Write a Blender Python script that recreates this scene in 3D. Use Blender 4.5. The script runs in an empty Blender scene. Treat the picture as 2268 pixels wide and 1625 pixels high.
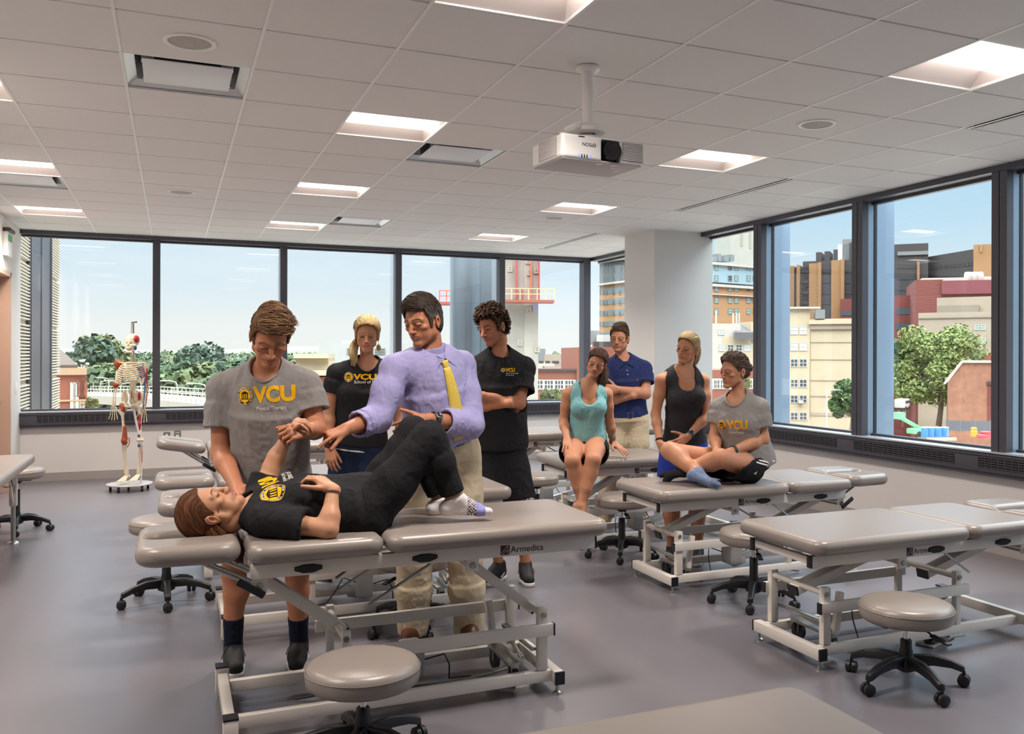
import bpy, bmesh, math, random
import numpy as np
from mathutils import Vector, Matrix, Euler
from mathutils.bvhtree import BVHTree
SC = bpy.context.scene
COL = SC.collection
PI = math.pi
def R(a): return math.radians(a)
rng = random.Random(7)

# ---------------------------------------------------------------- camera constants (measured from the room's ceiling grid)
PXC, FPX, PYC, YAW, ROLL, CAMH = 1252.73, 1991.08, 785.45, 0.41233, -0.00279, 1.53
CT, ST = math.cos(YAW), math.sin(YAW)
CEIL = 3.0
def ray(x, y):
    a = (x-PXC)/FPX; b = (PYC-y)/FPX
    u = a*math.cos(ROLL)+b*math.sin(ROLL); w = -a*math.sin(ROLL)+b*math.cos(ROLL)
    return np.array([u*CT+ST, -u*ST+CT, w])
def atD(x, y, d): return np.array([0, 0, CAMH])+d*ray(x, y)

# ---------------------------------------------------------------- materials
def lin(c):
    return tuple(((v/12.92) if v <= .04045 else ((v+.055)/1.055)**2.4) for v in c)
def HEX(h):
    h = h.lstrip('#'); return lin([int(h[i:i+2], 16)/255 for i in (0, 2, 4)])+(1,)
MATS = {}
def mat(name, col, rough=.5, metal=0., spec=.5, noise=0., nscale=40., bump=0., bscale=200., coat=0., sss=0., stretch=None, attr=None, emit=0.):
    if name in MATS: return MATS[name]
    m = bpy.data.materials.new(name); m.use_nodes = True
    nt = m.node_tree; b = nt.nodes['Principled BSDF']
    c = HEX(col) if isinstance(col, str) else col
    b.inputs['Base Color'].default_value = c
    b.inputs['Roughness'].default_value = rough
    b.inputs['Metallic'].default_value = metal
    b.inputs['Specular IOR Level'].default_value = spec
    if coat: b.inputs['Coat Weight'].default_value = coat; b.inputs['Coat Roughness'].default_value = .15
    if sss:
        b.inputs['Subsurface Weight'].default_value = sss
        b.inputs['Subsurface Radius'].default_value = (.012, .005, .003)
        b.inputs['Subsurface Scale'].default_value = 1.
    if emit:
        b.inputs['Emission Color'].default_value = c; b.inputs['Emission Strength'].default_value = emit
    L = nt.links.new
    tc = nt.nodes.new('ShaderNodeTexCoord')
    mp = nt.nodes.new('ShaderNodeMapping'); L(tc.outputs['Object'], mp.inputs['Vector'])
    if stretch: mp.inputs['Scale'].default_value = stretch
    src = None
    if attr:
        at = nt.nodes.new('ShaderNodeAttribute'); at.attribute_name = attr; src = at.outputs['Color']
    if noise:
        n = nt.nodes.new('ShaderNodeTexNoise'); n.inputs['Scale'].default_value = nscale; n.inputs['Detail'].default_value = 3
        L(mp.outputs['Vector'], n.inputs['Vector'])
        mr = nt.nodes.new('ShaderNodeMapRange'); mr.inputs['From Min'].default_value = .25; mr.inputs['From Max'].default_value = .75
        mr.inputs['To Min'].default_value = 1-noise; mr.inputs['To Max'].default_value = 1+noise
        L(n.outputs['Fac'], mr.inputs['Value'])
        mx = nt.nodes.new('ShaderNodeVectorMath'); mx.operation = 'SCALE'
        if src: L(src, mx.inputs[0])
        else: mx.inputs[0].default_value = c[:3]
        L(mr.outputs['Result'], mx.inputs['Scale']); src = mx.outputs[0]
    if src: L(src, b.inputs['Base Color'])
    if bump:
        n2 = nt.nodes.new('ShaderNodeTexNoise'); n2.inputs['Scale'].default_value = bscale; n2.inputs['Detail'].default_value = 2
        L(mp.outputs['Vector'], n2.inputs['Vector'])
        bp = nt.nodes.new('ShaderNodeBump'); bp.inputs['Strength'].default_value = bump; bp.inputs['Distance'].default_value = .002
        L(n2.outputs['Fac'], bp.inputs['Height']); L(bp.outputs['Normal'], b.inputs['Normal'])
    MATS[name] = m; return m

# ---------------------------------------------------------------- object helpers
def tag(o, label=None, cat=None, group=None, kind=None):
    if label: o['label'] = label
    if cat: o['category'] = cat
    if group: o['group'] = group
    if kind: o['kind'] = kind
    return o
def thing(name, label, cat, loc=(0, 0, 0), rz=0., group=None):
    o = bpy.data.objects.new(name, None); COL.objects.link(o)
    o.location = loc; o.rotation_euler = (0, 0, rz); o.empty_display_size = .1
    return tag(o, label, cat, group)
def copy_tree(o, parent=None):
    c = o.copy(); COL.objects.link(c)
    if parent: c.parent = parent
    for ch in list(o.children): copy_tree(ch, c)
    return c
def link_mesh(name, me, m=None, parent=None, smooth=True, angle=None):
    me.update()
    if smooth: me.polygons.foreach_set('use_smooth', [True]*len(me.polygons))
    if smooth and angle: me.set_sharp_from_angle(angle=R(angle))
    o = bpy.data.objects.new(name, me); COL.objects.link(o)
    if m is not None:
        for mm in (m if isinstance(m, (list, tuple)) else [m]): me.materials.append(mm)
    if parent: o.parent = parent
    return o

class MB:
    """collects simple shapes into one mesh"""
    def __init__(s): s.v = []; s.f = []; s.mi = []; s.m = 0
    def add(s, vs, fs):
        b = len(s.v); s.v.extend(tuple(map(float, q)) for q in vs); s.f.extend(tuple(b+i for i in q) for q in fs); s.mi.extend([s.m]*len(fs)); return s
    def box(s, lo, hi, M=None):
        x0, y0, z0 = lo; x1, y1, z1 = hi
        vs = [(x0,y0,z0),(x1,y0,z0),(x1,y1,z0),(x0,y1,z0),(x0,y0,z1),(x1,y0,z1),(x1,y1,z1),(x0,y1,z1)]
        if M is not None: vs = [tuple(M @ Vector(q)) for q in vs]
        return s.add(vs, [(0,3,2,1),(4,5,6,7),(0,1,5,4),(1,2,6,5),(2,3,7,6),(3,0,4,7)])
    def cbox(s, c, sz, M=None):
        return s.box([c[i]-sz[i]/2 for i in range(3)], [c[i]+sz[i]/2 for i in range(3)], M)
    def bar(s, p, q, w, h, up=(0, 0, 1)):
        p = Vector(p); q = Vector(q); d = (q-p); L = d.length; d.normalize()
        up = Vector(up); sd = d.cross(up)
        if sd.length < 1e-5: sd = d.cross(Vector((0, 1, 0)))
        sd.normalize(); up = sd.cross(d)
        vs = []
        for t in (p, q):
            for a, b in ((-1,-1),(1,-1),(1,1),(-1,1)): vs.append(t+sd*(a*w/2)+up*(b*h/2))
        return s.add(vs, [(0,1,2,3),(7,6,5,4),(0,4,5,1),(1,5,6,2),(2,6,7,3),(3,7,4,0)])
    def cyl(s, p, q, r0, r1=None, n=16, caps=True):
        r1 = r0 if r1 is None else r1
        return s.tube([p, q], [r0, r1], n, caps)
    def tube(s, pts, rad, n=8, caps=True, closed=False):
        pts = [Vector(q) for q in pts]; N = len(pts)
        if not hasattr(rad, '__len__'): rad = [rad]*N
        vs = []; prev = None
        for i, p in enumerate(pts):
            a = pts[(i-1) % N] if (i or closed) else p; b = pts[(i+1) % N] if (i < N-1 or closed) else p
            t = (b-a).normalized()
            if prev is None:
                ax = Vector((0, 0, 1)) if abs(t.z) < .9 else Vector((1, 0, 0)); nrm = t.cross(ax).normalized()
            else:
                nrm = (prev-t*prev.dot(t))
                nrm = nrm.normalized() if nrm.length > 1e-6 else t.orthogonal().normalized()
            prev = nrm; bn = t.cross(nrm)
            for k in range(n):
                a2 = 2*PI*k/n; vs.append(p+(nrm*math.cos(a2)+bn*math.sin(a2))*rad[i])
        fs = []
        for i in range(N if closed else N-1):
            j = (i+1) % N
            for k in range(n): fs.append((i*n+k, i*n+(k+1) % n, j*n+(k+1) % n, j*n+k))
        if caps and not closed: fs += [tuple(range(n-1, -1, -1)), tuple((N-1)*n+k for k in range(n))]
        return s.add(vs, fs)
    def lathe(s, prof, n=32, c=(0, 0, 0)):
        vs = []; fs = []; N = len(prof)
        for r, z in prof:
            for k in range(n): a = 2*PI*k/n; vs.append((c[0]+r*math.cos(a), c[1]+r*math.sin(a), c[2]+z))
        for i in range(N-1):
            for k in range(n): fs.append((i*n+k, i*n+(k+1) % n, (i+1)*n+(k+1) % n, (i+1)*n+k))
        if prof[0][0] > 1e-6: fs.append(tuple(range(n-1, -1, -1)))
        if prof[-1][0] > 1e-6: fs.append(tuple((N-1)*n+k for k in range(n)))
        return s.add(vs, fs)
    def prism(s, poly, z0, z1, M=None):
        n = len(poly); vs = [(x, y, z0) for x, y in poly]+[(x, y, z1) for x, y in poly]
        if M is not None: vs = [tuple(M @ Vector(q)) for q in vs]
        return s.add(vs, [tuple(range(n-1, -1, -1)), tuple(range(n, 2*n))]+[(i, (i+1) % n, n+(i+1) % n, n+i) for i in range(n)])
    def sphere(s, c, r, n=12, m=8, sc=(1, 1, 1)):
        vs = []; fs = []
        for i in range(m+1):
            ph = PI*i/m
            for k in range(n):
                a = 2*PI*k/n; vs.append((c[0]+r*sc[0]*math.sin(ph)*math.cos(a), c[1]+r*sc[1]*math.sin(ph)*math.sin(a), c[2]-r*sc[2]*math.cos(ph)))
        for i in range(m):
            for k in range(n): fs.append((i*n+k, i*n+(k+1) % n, (i+1)*n+(k+1) % n, (i+1)*n+k))
        return s.add(vs, fs)
    def build(s, name, m=None, parent=None, smooth=True, angle=40, bevel=0., off=None, kind=None):
        me = bpy.data.meshes.new(name)
        vs = s.v
        if off is not None: vs = [(a-off[0], b-off[1], c-off[2]) for a, b, c in vs]
        me.from_pydata(vs, [], s.f)
        if any(s.mi): me.polygons.foreach_set('material_index', s.mi)
        bm = bmesh.new(); bm.from_mesh(me)
        bmesh.ops.remove_doubles(bm, verts=bm.verts, dist=1e-6)
        if bevel:
            es = [e for e in bm.edges if len(e.link_faces) == 2 and e.calc_face_angle(0) > .5]
            bmesh.ops.bevel(bm, geom=es, offset=bevel, segments=2, affect='EDGES', profile=.5, clamp_overlap=True)
        bmesh.ops.recalc_face_normals(bm, faces=bm.faces)
        bm.to_mesh(me); bm.free()
        o = link_mesh(name, me, m, parent, smooth, angle)
        if kind: o['kind'] = kind
        return o

# ---------------------------------------------------------------- signed distance fields on sparse grids (soft shapes: cushions, bodies, cloth)
def _v(a): return np.asarray(a, np.float32)
class Prim:
    """fn(points Nx3)->dist, bounds lo/hi"""
    def __init__(s, fn, lo, hi): s.fn = fn; s.lo = _v(lo); s.hi = _v(hi)
def cone(a, b, ra, rb=None):
    rb = ra if rb is None else rb; a = _v(a); b = _v(b); ba = b-a; L2 = float(ba@ba)+1e-12
    def fn(p):
        t = np.clip(((p-a)@ba)/L2, 0, 1)
        return np.linalg.norm(p-a-t[:, None]*ba, axis=1)-(ra+(rb-ra)*t)
    m = max(ra, rb); return Prim(fn, np.minimum(a, b)-m, np.maximum(a, b)+m)
def ell(c, r, M=None):
    c = _v(c); r = _v(r); Q = np.eye(3, dtype=np.float32) if M is None else _v(M)   # rows = local axes
    def fn(p):
        q = (p-c)@Q.T; k0 = np.linalg.norm(q/r, axis=1); k1 = np.linalg.norm(q/(r*r), axis=1)+1e-9
        return np.where(k0 < 1e-4, -r.min(), k0*(k0-1)/k1)
    e = np.sqrt(((Q.T*r)**2).sum(1)); return Prim(fn, c-e, c+e)
def rbox(c, h, rad, M=None):
    c = _v(c); h = _v(h)-rad; Q = np.eye(3, dtype=np.float32) if M is None else _v(M)
    def fn(p):
        q = np.abs((p-c)@Q.T)-h
        return np.linalg.norm(np.maximum(q, 0), axis=1)+np.minimum(q.max(1), 0)-rad
    e = np.abs(Q.T)@(h+rad); return Prim(fn, c-e, c+e)
def path_cones(pts, rads):
    return [cone(pts[i], pts[i+1], rads[i], rads[i+1]) for i in range(len(pts)-1)]
def smin(a, b, k):
    if k <= 0: return np.minimum(a, b)
    h = np.maximum(k-np.abs(a-b), 0)/k; return np.minimum(a, b)-h*h*k*.25

class SDF:
    def __init__(s): s.ops = []
    def u(s, pr, k=.02):                      # smooth union
        for q in (pr if isinstance(pr, (list, tuple)) else [pr]): s.ops.append(('u', q, k))
        return s
    def sub(s, pr, k=.01):
        for q in (pr if isinstance(pr, (list, tuple)) else [pr]): s.ops.append(('s', q, k))
        return s
    def cut(s, fn): s.ops.append(('c', fn, 0)); return s      # max(d, fn(p)) everywhere
    def disp(s, fn): s.ops.append(('d', fn, 0)); return s     # d += fn(p)
    def shell(s, t): s.ops.append(('h', t, 0)); return s
    def bounds(s, pad):
        lo = np.full(3, 1e9); hi = -lo
        for o, q, k in s.ops:
            if o == 'u': lo = np.minimum(lo, q.lo); hi = np.maximum(hi, q.hi)
        return lo-pad, hi+pad
    def eval(s, P, cen=None, rad=0., far=.05):
        """P: (B,n,3) blocks; cen,rad bound each block so that far primitives are skipped"""
        B, n, _ = P.shape; D = np.full((B, n), 9., np.float32)
        for o, q, k in s.ops:
            if o in 'us':
                m = far+k+rad
                idx = np.nonzero(np.all((cen > q.lo-m) & (cen < q.hi+m), axis=1))[0]
                if len(idx) == 0: continue
                e = q.fn(P[idx].reshape(-1, 3)).reshape(len(idx), n).astype(np.float32)
                D[idx] = smin(D[idx], e, k) if o == 'u' else -smin(-D[idx], e, k)
            else:
                if o == 'h': D = np.maximum(D, -(D+q)); continue
                e = q(P.reshape(-1, 3)).reshape(B, n).astype(np.float32)
                D = np.maximum(D, e) if o == 'c' else D+e
        return D
    def mesh(s, h, far=None):
        lo, hi = s.bounds(3*h+.012)
        Bk = 8; N = np.maximum(np.ceil((hi-lo)/(h*Bk)).astype(int), 1)
        g = np.stack(np.meshgrid(*[np.arange(n) for n in N], indexing='ij'), -1).reshape(-1, 3)
        cen = (lo+(g+.5)*Bk*h).astype(np.float32); hr = Bk*h*.5*1.74
        far = far or hr*2.2
        d0 = s.eval(cen[:, None, :], cen, 0., far=far*1.2)[:, 0]
        thick = any(o == 'h' for o, _, _ in s.ops)
        act = np.abs(d0) < hr*(1.7 if not thick else 2.2)
        D = np.repeat(np.repeat(np.repeat(np.where(d0 < 0, -1., 1.).reshape(N).astype(np.float32), Bk, 0), Bk, 1), Bk, 2)
        off = (np.stack(np.meshgrid(*[np.arange(Bk)]*3, indexing='ij'), -1).reshape(-1, 3)*h).astype(np.float32)
        ia = np.nonzero(act)[0]
        for st in range(0, len(ia), 400):
            ii = ia[st:st+400]
            P = (lo+g[ii]*Bk*h).astype(np.float32)[:, None, :]+off[None]
            e = s.eval(P, cen[ii], hr, far=3*h+.01)
            for j, bi in enumerate(ii):
                x, y, z = g[bi]*Bk; D[x:x+Bk, y:y+Bk, z:z+Bk] = e[j].reshape(Bk, Bk, Bk)
        return nets(D, lo, h)
def nets(D, lo, h):
    """surface nets: vertices + quads"""
    S = D < 0
    c = np.zeros(tuple(np.array(D.shape)-1), np.uint8)
    sl = [slice(None, -1), slice(1, None)]
    for a in range(2):
        for b in range(2):
            for d in range(2): c += S[sl[a], sl[b], sl[d]]
    cell = np.argwhere((c > 0) & (c < 8))
    if len(cell) == 0: return np.zeros((0, 3)), np.zeros((0, 4), int)
    vid = np.full(c.shape, -1, np.int32); vid[cell[:, 0], cell[:, 1], cell[:, 2]] = np.arange(len(cell))
    acc = np.zeros((len(cell), 3)); cnt = np.zeros(len(cell))
    cor = [(a, b, d) for a in (0, 1) for b in (0, 1) for d in (0, 1)]
    val = {q: D[cell[:, 0]+q[0], cell[:, 1]+q[1], cell[:, 2]+q[2]].astype(np.float64) for q in cor}
    for q in cor:
        for ax in range(3):
            if q[ax] == 0:
                r = list(q); r[ax] = 1; r = tuple(r)
                a, b = val[q], val[r]; m = (a < 0) != (b < 0)
                t = np.where(m, a/np.where(m, a-b, 1), 0)
                for k in range(3): acc[:, k] += np.where(m, q[k]+(t if k == ax else 0), 0)
                cnt += m
    V = lo+(cell+acc/cnt[:, None])*h
    F = []
    for ax in range(3):
        n = np.array(D.shape); s0 = [slice(1, -1)]*3; s1 = [slice(1, -1)]*3
        s0[ax] = slice(0, -1); s1[ax] = slice(1, None)
        A = S[tuple(s0)]; Bq = S[tuple(s1)]
        e = np.argwhere(A != Bq)
        if len(e) == 0: continue
        sgn = A[e[:, 0], e[:, 1], e[:, 2]]
        for k in range(3):
            if k != ax: e[:, k] += 1
        u, v = [(1, 2), (2, 0), (0, 1)][ax]
        def cid(du, dv):
            q = e.copy(); q[:, u] += du; q[:, v] += dv; return vid[q[:, 0], q[:, 1], q[:, 2]]
        quad = np.stack([cid(-1, -1), cid(0, -1), cid(0, 0), cid(-1, 0)], 1)
        quad[~sgn] = quad[~sgn][:, ::-1]
        F.append(quad)
    F = np.concatenate(F); F = F[(F >= 0).all(1)]
    return V, F
def np_mesh(name, V, F):
    me = bpy.data.meshes.new(name)
    nv, nf = len(V), len(F); k = F.shape[1]
    me.vertices.add(nv); me.vertices.foreach_set('co', np.asarray(V, np.float32).ravel())
    me.loops.add(nf*k); me.loops.foreach_set('vertex_index', F.astype(np.int32).ravel())
    me.polygons.add(nf); me.polygons.foreach_set('loop_start', np.arange(0, nf*k, k, dtype=np.int32))
    me.update(calc_edges=True); me.validate()
    return me
def vnormals(V, F):
    n = np.cross(V[F[:, 2]]-V[F[:, 0]], V[F[:, 3]]-V[F[:, 1]]); N = np.zeros_like(V)
    for k in range(4): np.add.at(N, F[:, k], n)
    return N/(np.linalg.norm(N, axis=1, keepdims=True)+1e-12)
def vnoise(P, seed=0):
    """smooth value noise -1..1"""
    P = np.asarray(P, np.float64)+seed*17.31; i = np.floor(P).astype(np.int64); f = P-i; f = f*f*(3-2*f)
    def hsh(a, b, c):
        n = (a*374761393+b*668265263+c*2147483647+seed*1274126177) & 0x7fffffff
        n = ((n ^ (n >> 13))*1274126177) & 0x7fffffff
        return ((n ^ (n >> 16)) & 0xffff)/32767.5-1
    out = 0
    for a in (0, 1):
        for b in (0, 1):
            for c in (0, 1):
                w = (f[:, 0] if a else 1-f[:, 0])*(f[:, 1] if b else 1-f[:, 1])*(f[:, 2] if c else 1-f[:, 2])
                out = out+w*hsh(i[:, 0]+a, i[:, 1]+b, i[:, 2]+c)
    return out
def sdf_obj(name, s, h, m, parent=None, off=None, post=None, col=None):
    V, F = s.mesh(h)
    if post: V = post(V, vnormals(V, F))
    C = col(V) if col else None
    if off is not None: V = V-np.asarray(off)
    me = np_mesh(name, V, F)
    if C is not None:
        ca = me.color_attributes.new('tint', 'FLOAT_COLOR', 'POINT')
        ca.data.foreach_set('color', np.concatenate([C, np.ones((len(C), 1))], 1).astype(np.float32).ravel())
    return link_mesh(name, me, m, parent)

# ---------------------------------------------------------------- lettering
def text_mesh(s, size, bold=0., align='LEFT', xs=1.):
    cu = bpy.data.curves.new('t', 'FONT'); cu.body = s; cu.size = size; cu.align_x = align; cu.offset = bold; cu.resolution_u = 3
    o = bpy.data.objects.new('t', cu); COL.objects.link(o)
    dg = bpy.context.evaluated_depsgraph_get(); dg.update()
    me = bpy.data.meshes.new_from_object(o.evaluated_get(dg))
    bpy.data.objects.remove(o); bpy.data.curves.remove(cu)
    v = np.zeros(len(me.vertices)*3, np.float32); me.vertices.foreach_get('co', v); v = v.reshape(-1, 3); v[:, 0] *= xs
    fs = [tuple(p.vertices) for p in me.polygons]; bpy.data.meshes.remove(me)
    return v, fs
def flat_text(name, s, size, m, parent, origin, ax, ay, bold=0., thick=.0015, align='LEFT', xs=1.):
    """letters standing on a plane: origin, unit axes ax (reading direction) and ay (up)"""
    v, fs = text_mesh(s, size, bold, align, xs)
    o = np.asarray(origin, float); ax = np.asarray(ax, float); ay = np.asarray(ay, float); nz = np.cross(ax, ay)
    W = o+v[:, :1]*ax+v[:, 1:2]*ay+nz*thick
    me = bpy.data.meshes.new(name); me.from_pydata([tuple(q) for q in W], [], fs)
    return link_mesh(name, me, m, parent, smooth=False)
# ================================================================ ROOM
WX0, WX1, WY0, WY1 = -1.65, 5.85, -3.2, 12.35
GX, GY, TL = -.23431, 4.26565, .6096
def gx(i): return GX+i*TL
def gy(j): return GY+j*TL
m_wall = mat('wall_paint', '#e3ddd8', .6, noise=.015, nscale=3, bump=.08, bscale=300)
m_tile = mat('ceiling_tile', '#e9e6e3', .85, noise=.02, nscale=500, bump=.3, bscale=420)
m_grid = mat('ceiling_grid', '#f2f1ee', .45)
m_dark = mat('charcoal_aluminium', '#55545c', .42, metal=.35, noise=.02, nscale=8)
m_darker = mat('radiator_charcoal', '#524f55', .5, metal=.2)
m_sill = mat('sill_aluminium', '#cdd3da', .35, metal=.5)
m_fin = mat('blue_grey_aluminium', '#90a5ba', .38, metal=.45, noise=.02, nscale=4)
m_base = mat('rubber_base', '#a79f99', .5)
m_white = mat('white_paint', '#eceae7', .35)
m_black = mat('black_plastic', '#17171a', .42)
m_void = mat('dark_void', '#0b0b0c', .9)

def floor_mat():
    m = mat('vinyl_floor', '#898589', .3, spec=.6)
    nt = m.node_tree; b = nt.nodes['Principled BSDF']; L = nt.links.new
    tc = nt.nodes.new('ShaderNodeTexCoord')
    n = nt.nodes.new('ShaderNodeTexNoise'); n.inputs['Scale'].default_value = 2.2; n.inputs['Detail'].default_value = 6; n.inputs['Roughness'].default_value = .7
    mp = nt.nodes.new('ShaderNodeMapping'); mp.inputs['Scale'].default_value = (1, .35, 1); L(tc.outputs['Object'], mp.inputs['Vector']); L(mp.outputs['Vector'], n.inputs['Vector'])
    cr = nt.nodes.new('ShaderNodeValToRGB')
    cr.color_ramp.elements[0].position = .3; cr.color_ramp.elements[0].color = HEX('#68646a')
    cr.color_ramp.elements[1].position = .72; cr.color_ramp.elements[1].color = HEX('#706c72')
    L(n.outputs['Fac'], cr.inputs['Fac'])
    sx = nt.nodes.new('ShaderNodeSeparateXYZ'); L(tc.outputs['Object'], sx.inputs['Vector'])
    def seam(axis, period, off):
        a = nt.nodes.new('ShaderNodeMath'); a.operation = 'ADD'; a.inputs[1].default_value = off; L(sx.outputs[axis], a.inputs[0])
        f = nt.nodes.new('ShaderNodeMath'); f.operation = 'PINGPONG'; f.inputs[1].default_value = period/2; L(a.outputs[0], f.inputs[0])
        c = nt.nodes.new('ShaderNodeMath'); c.operation = 'LESS_THAN'; c.inputs[1].default_value = .003; L(f.outputs[0], c.inputs[0]); return c
    s1 = seam('Y', 1.83, .35)
    mx = nt.nodes.new('ShaderNodeMix'); mx.data_type = 'RGBA'; mx.inputs['B'].default_value = HEX('#6f6b70')
    L(s1.outputs[0], mx.inputs['Factor']); L(cr.outputs['Color'], mx.inputs['A']); L(mx.outputs['Result'], b.inputs['Base Color'])
    rr = nt.nodes.new('ShaderNodeMapRange'); rr.inputs['To Min'].default_value = .26; rr.inputs['To Max'].default_value = .33
    L(n.outputs['Fac'], rr.inputs['Value']); L(rr.outputs['Result'], b.inputs['Roughness'])
    return m
MB().box((WX0-.2, WY0-.2, -.1), (WX1+.12, WY1+.12, 0)).build('floor', floor_mat(), kind='structure')

# ---- ceiling: grid sheet + lay-in tiles, with openings where fixtures sit
LIGHT_T = [(c, r) for c in (-2, 2, 6) for r in (-2, 2, 6, 10)]
DIFF_T = [(0, 1), (3, 3), (3, 9), (-2, 7)]
SLOTS = [(-1, 0), (3, 3), (9, 3)]                      # first row, rows long, along grid line 8
SLOTS = [(-4.0, 4.0), (3.0, 3.0), (9.0, 3.0)]
holes = set(LIGHT_T+DIFF_T)
cb = MB()
for i in range(-3, 11):
    for j in range(-13, 14):
        xa, xb = max(gx(i), WX0), min(gx(i+1), WX1); ya, yb = max(gy(j), WY0), min(gy(j+1), WY1)
        if xb-xa < .01 or yb-ya < .01 or (i, j) in holes: continue
        if i == 8 and any(a <= j < a+n for a, n in SLOTS): xa += .10
        e = .008
        cb.m = 1; cb.box((xa, ya, CEIL), (xb, yb, CEIL+.01))
        cb.m = 0; cb.box((xa+e, ya+e, CEIL-.007), (xb-e, yb-e, CEIL+.002))
cb.m = 1; cb.box((WX0-.2, WY0-.2, CEIL+.16), (WX1+.12, WY1+.12, CEIL+.2))
ceil_o = cb.build('ceiling', [m_tile, m_grid], smooth=False, kind='structure')
bb = MB()                                                # bright main runners of the grid
for i in range(-2, 10):
    bb.box((gx(i)-.0075, WY0, CEIL-.009), (gx(i)+.0075, WY1, CEIL-.001))
rn = bb.build('ceiling_runner', m_grid, smooth=False, kind='structure'); rn.parent = ceil_o

def glass_mat():
    m = bpy.data.materials.new('window_glass'); m.use_nodes = True; nt = m.node_tree; nt.nodes.clear(); L = nt.links.new
    o = nt.nodes.new('ShaderNodeOutputMaterial'); t = nt.nodes.new('ShaderNodeBsdfTransparent'); g = nt.nodes.new('ShaderNodeBsdfGlossy')
    t.inputs['Color'].default_value = (.975, .983, .983, 1); g.inputs['Roughness'].default_value = .01; g.inputs['Color'].default_value = (.9, .9, .95, 1)
    f = nt.nodes.new('ShaderNodeLayerWeight'); f.inputs['Blend'].default_value = .5
    pw = nt.nodes.new('ShaderNodeMath'); pw.operation = 'POWER'; pw.inputs[1].default_value = 5; L(f.outputs['Facing'], pw.inputs[0])
    ma = nt.nodes.new('ShaderNodeMath'); ma.operation = 'MULTIPLY_ADD'; ma.inputs[1].default_value = .93; ma.inputs[2].default_value = .035; L(pw.outputs[0], ma.inputs[0])
    mx = nt.nodes.new('ShaderNodeMixShader'); L(ma.outputs[0], mx.inputs['Fac']); L(t.outputs[0], mx.inputs[1]); L(g.outputs[0], mx.inputs[2]); L(mx.outputs[0], o.inputs['Surface'])
    return m
m_glass = glass_mat()
def S(o, kind='structure'): o['kind'] = kind; return o

# ---- walls
MB().box((WX0-.12, WY1, 0), (WX1+.12, WY1+.12, .66)).build('wall_back', m_wall, kind='structure')
MB().box((WX1, WY0, 0), (WX1+.12, WY1, .62)).build('wall_right', m_wall, kind='structure')
MB().box((WX0-.12, WY0-.12, 0), (WX1+.12, WY0, CEIL)).build('wall_front', m_wall, kind='structure')
DY0, DY1, DZ = 10.55, 11.6, 2.42
w = MB(); w.box((WX0-.12, WY0, 0), (WX0, DY0, CEIL)).box((WX0-.12, DY0, DZ), (WX0, DY1, CEIL)).box((WX0-.12, DY1, 0), (WX0, WY1, CEIL))
w.build('wall_left', m_wall, kind='structure')
m_tan = mat('tan_door', '#c9a995', .5, noise=.03, nscale=4)
d = S(bpy.data.objects.new('door_1', None)); COL.objects.link(d); d.location = (WX0, DY0, 0)
MB().box((-.16, .05, 0), (-.11, DY1-DY0-.05, DZ-.05)).build('door_leaf', m_tan, d)
MB().box((-.17, 0, 0), (.012, .05, DZ)).box((-.17, DY1-DY0-.05, 0), (.012, DY1-DY0, DZ)).box((-.17, 0, DZ-.05), (.012, DY1-DY0, DZ)).build('door_frame', m_tan, d)
MB().cyl((-.11, DY1-DY0-.14, 1.0), (-.06, DY1-DY0-.14, 1.0), .012).cyl((-.06, DY1-DY0-.14, 1.0), (-.06, DY1-DY0-.26, 1.0), .01).build('door_handle', mat('satin_steel', '#b9bbbd', .3, metal=1), d)
MB().box((WX0, WY0, 0), (WX0+.012, DY0, .1)).box((WX0, DY1, 0), (WX0+.012, WY1, .1)).build('baseboard_left', m_base, kind='structure')
MB().box((WX0, WY1-.012, 0), (WX1, WY1, .1)).build('baseboard_back', m_base, kind='structure')
MB().box((WX1-.012, WY0, 0), (WX1, 9.2, .1)).box((WX1-.012, 9.95, 0), (WX1, WY1, .1)).build('baseboard_right', m_base, kind='structure')
MB().box((5.15, 9.2, 0), (WX1+.1, 9.95, CEIL)).build('column', mat('column_paint', '#dedcd8', .6, noise=.01, nscale=3, bump=.06, bscale=300), kind='structure')
MB().box((5.138, 9.188, 0), (WX1, 9.2, .1)).box((5.138, 9.188, 0), (5.15, 9.962, .1)).build('baseboard_column', m_base, kind='structure')

# ---- window heads and corner
MB().box((WX0, WY1-.06, 2.945), (WX1-.16, WY1+.12, CEIL+.02)).build('trim_1', m_dark, kind='structure')
MB().box((WX1-.06, WY0, 2.945), (WX1+.12, 9.2, CEIL+.02)).box((WX1-.06, 9.95, 2.945), (WX1+.12, WY1, CEIL+.02)).build('trim_2', m_dark, kind='structure')
MB().box((WX1-.17, WY1-.05, .6), (WX1-.06, WY1+.12, CEIL)).build('trim_3', m_dark, kind='structure')

# ---- back windows
BM = [WX0, -.184, 1.341, 2.864, 4.381, 5.70]
for n in range(5):
    xa, xb = BM[n], BM[n+1]
    e = S(bpy.data.objects.new('window_%d' % (n+1), None)); COL.objects.link(e); e.location = (xa, WY1, 0)
    ww = xb-xa; l = .043 if n else .0; r = .043 if n < 4 else .0
    fr = MB()
    if n: fr.box((-.043, -.04, .8), (.043, .10, 2.96))
    fr.box((l, .03, .835), (ww-r, .09, .86)).box((l, .03, 2.92), (ww-r, .09, 2.96))
    fr.build('window_frame', m_dark, e)
    if n: MB().box((-.04, .10, .5), (.04, .32, 3.3)).build('exterior_fin', mat('pale_aluminium', '#c3ccd6', .35, metal=.5), e)
    MB().box((l, .055, .85), (ww-r, .065, 2.93)).build('pane', m_glass, e, smooth=False)
    MB().box((0, -.085, .815), (ww, .06, .838)).build('window_sill', m_sill, e)
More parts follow.
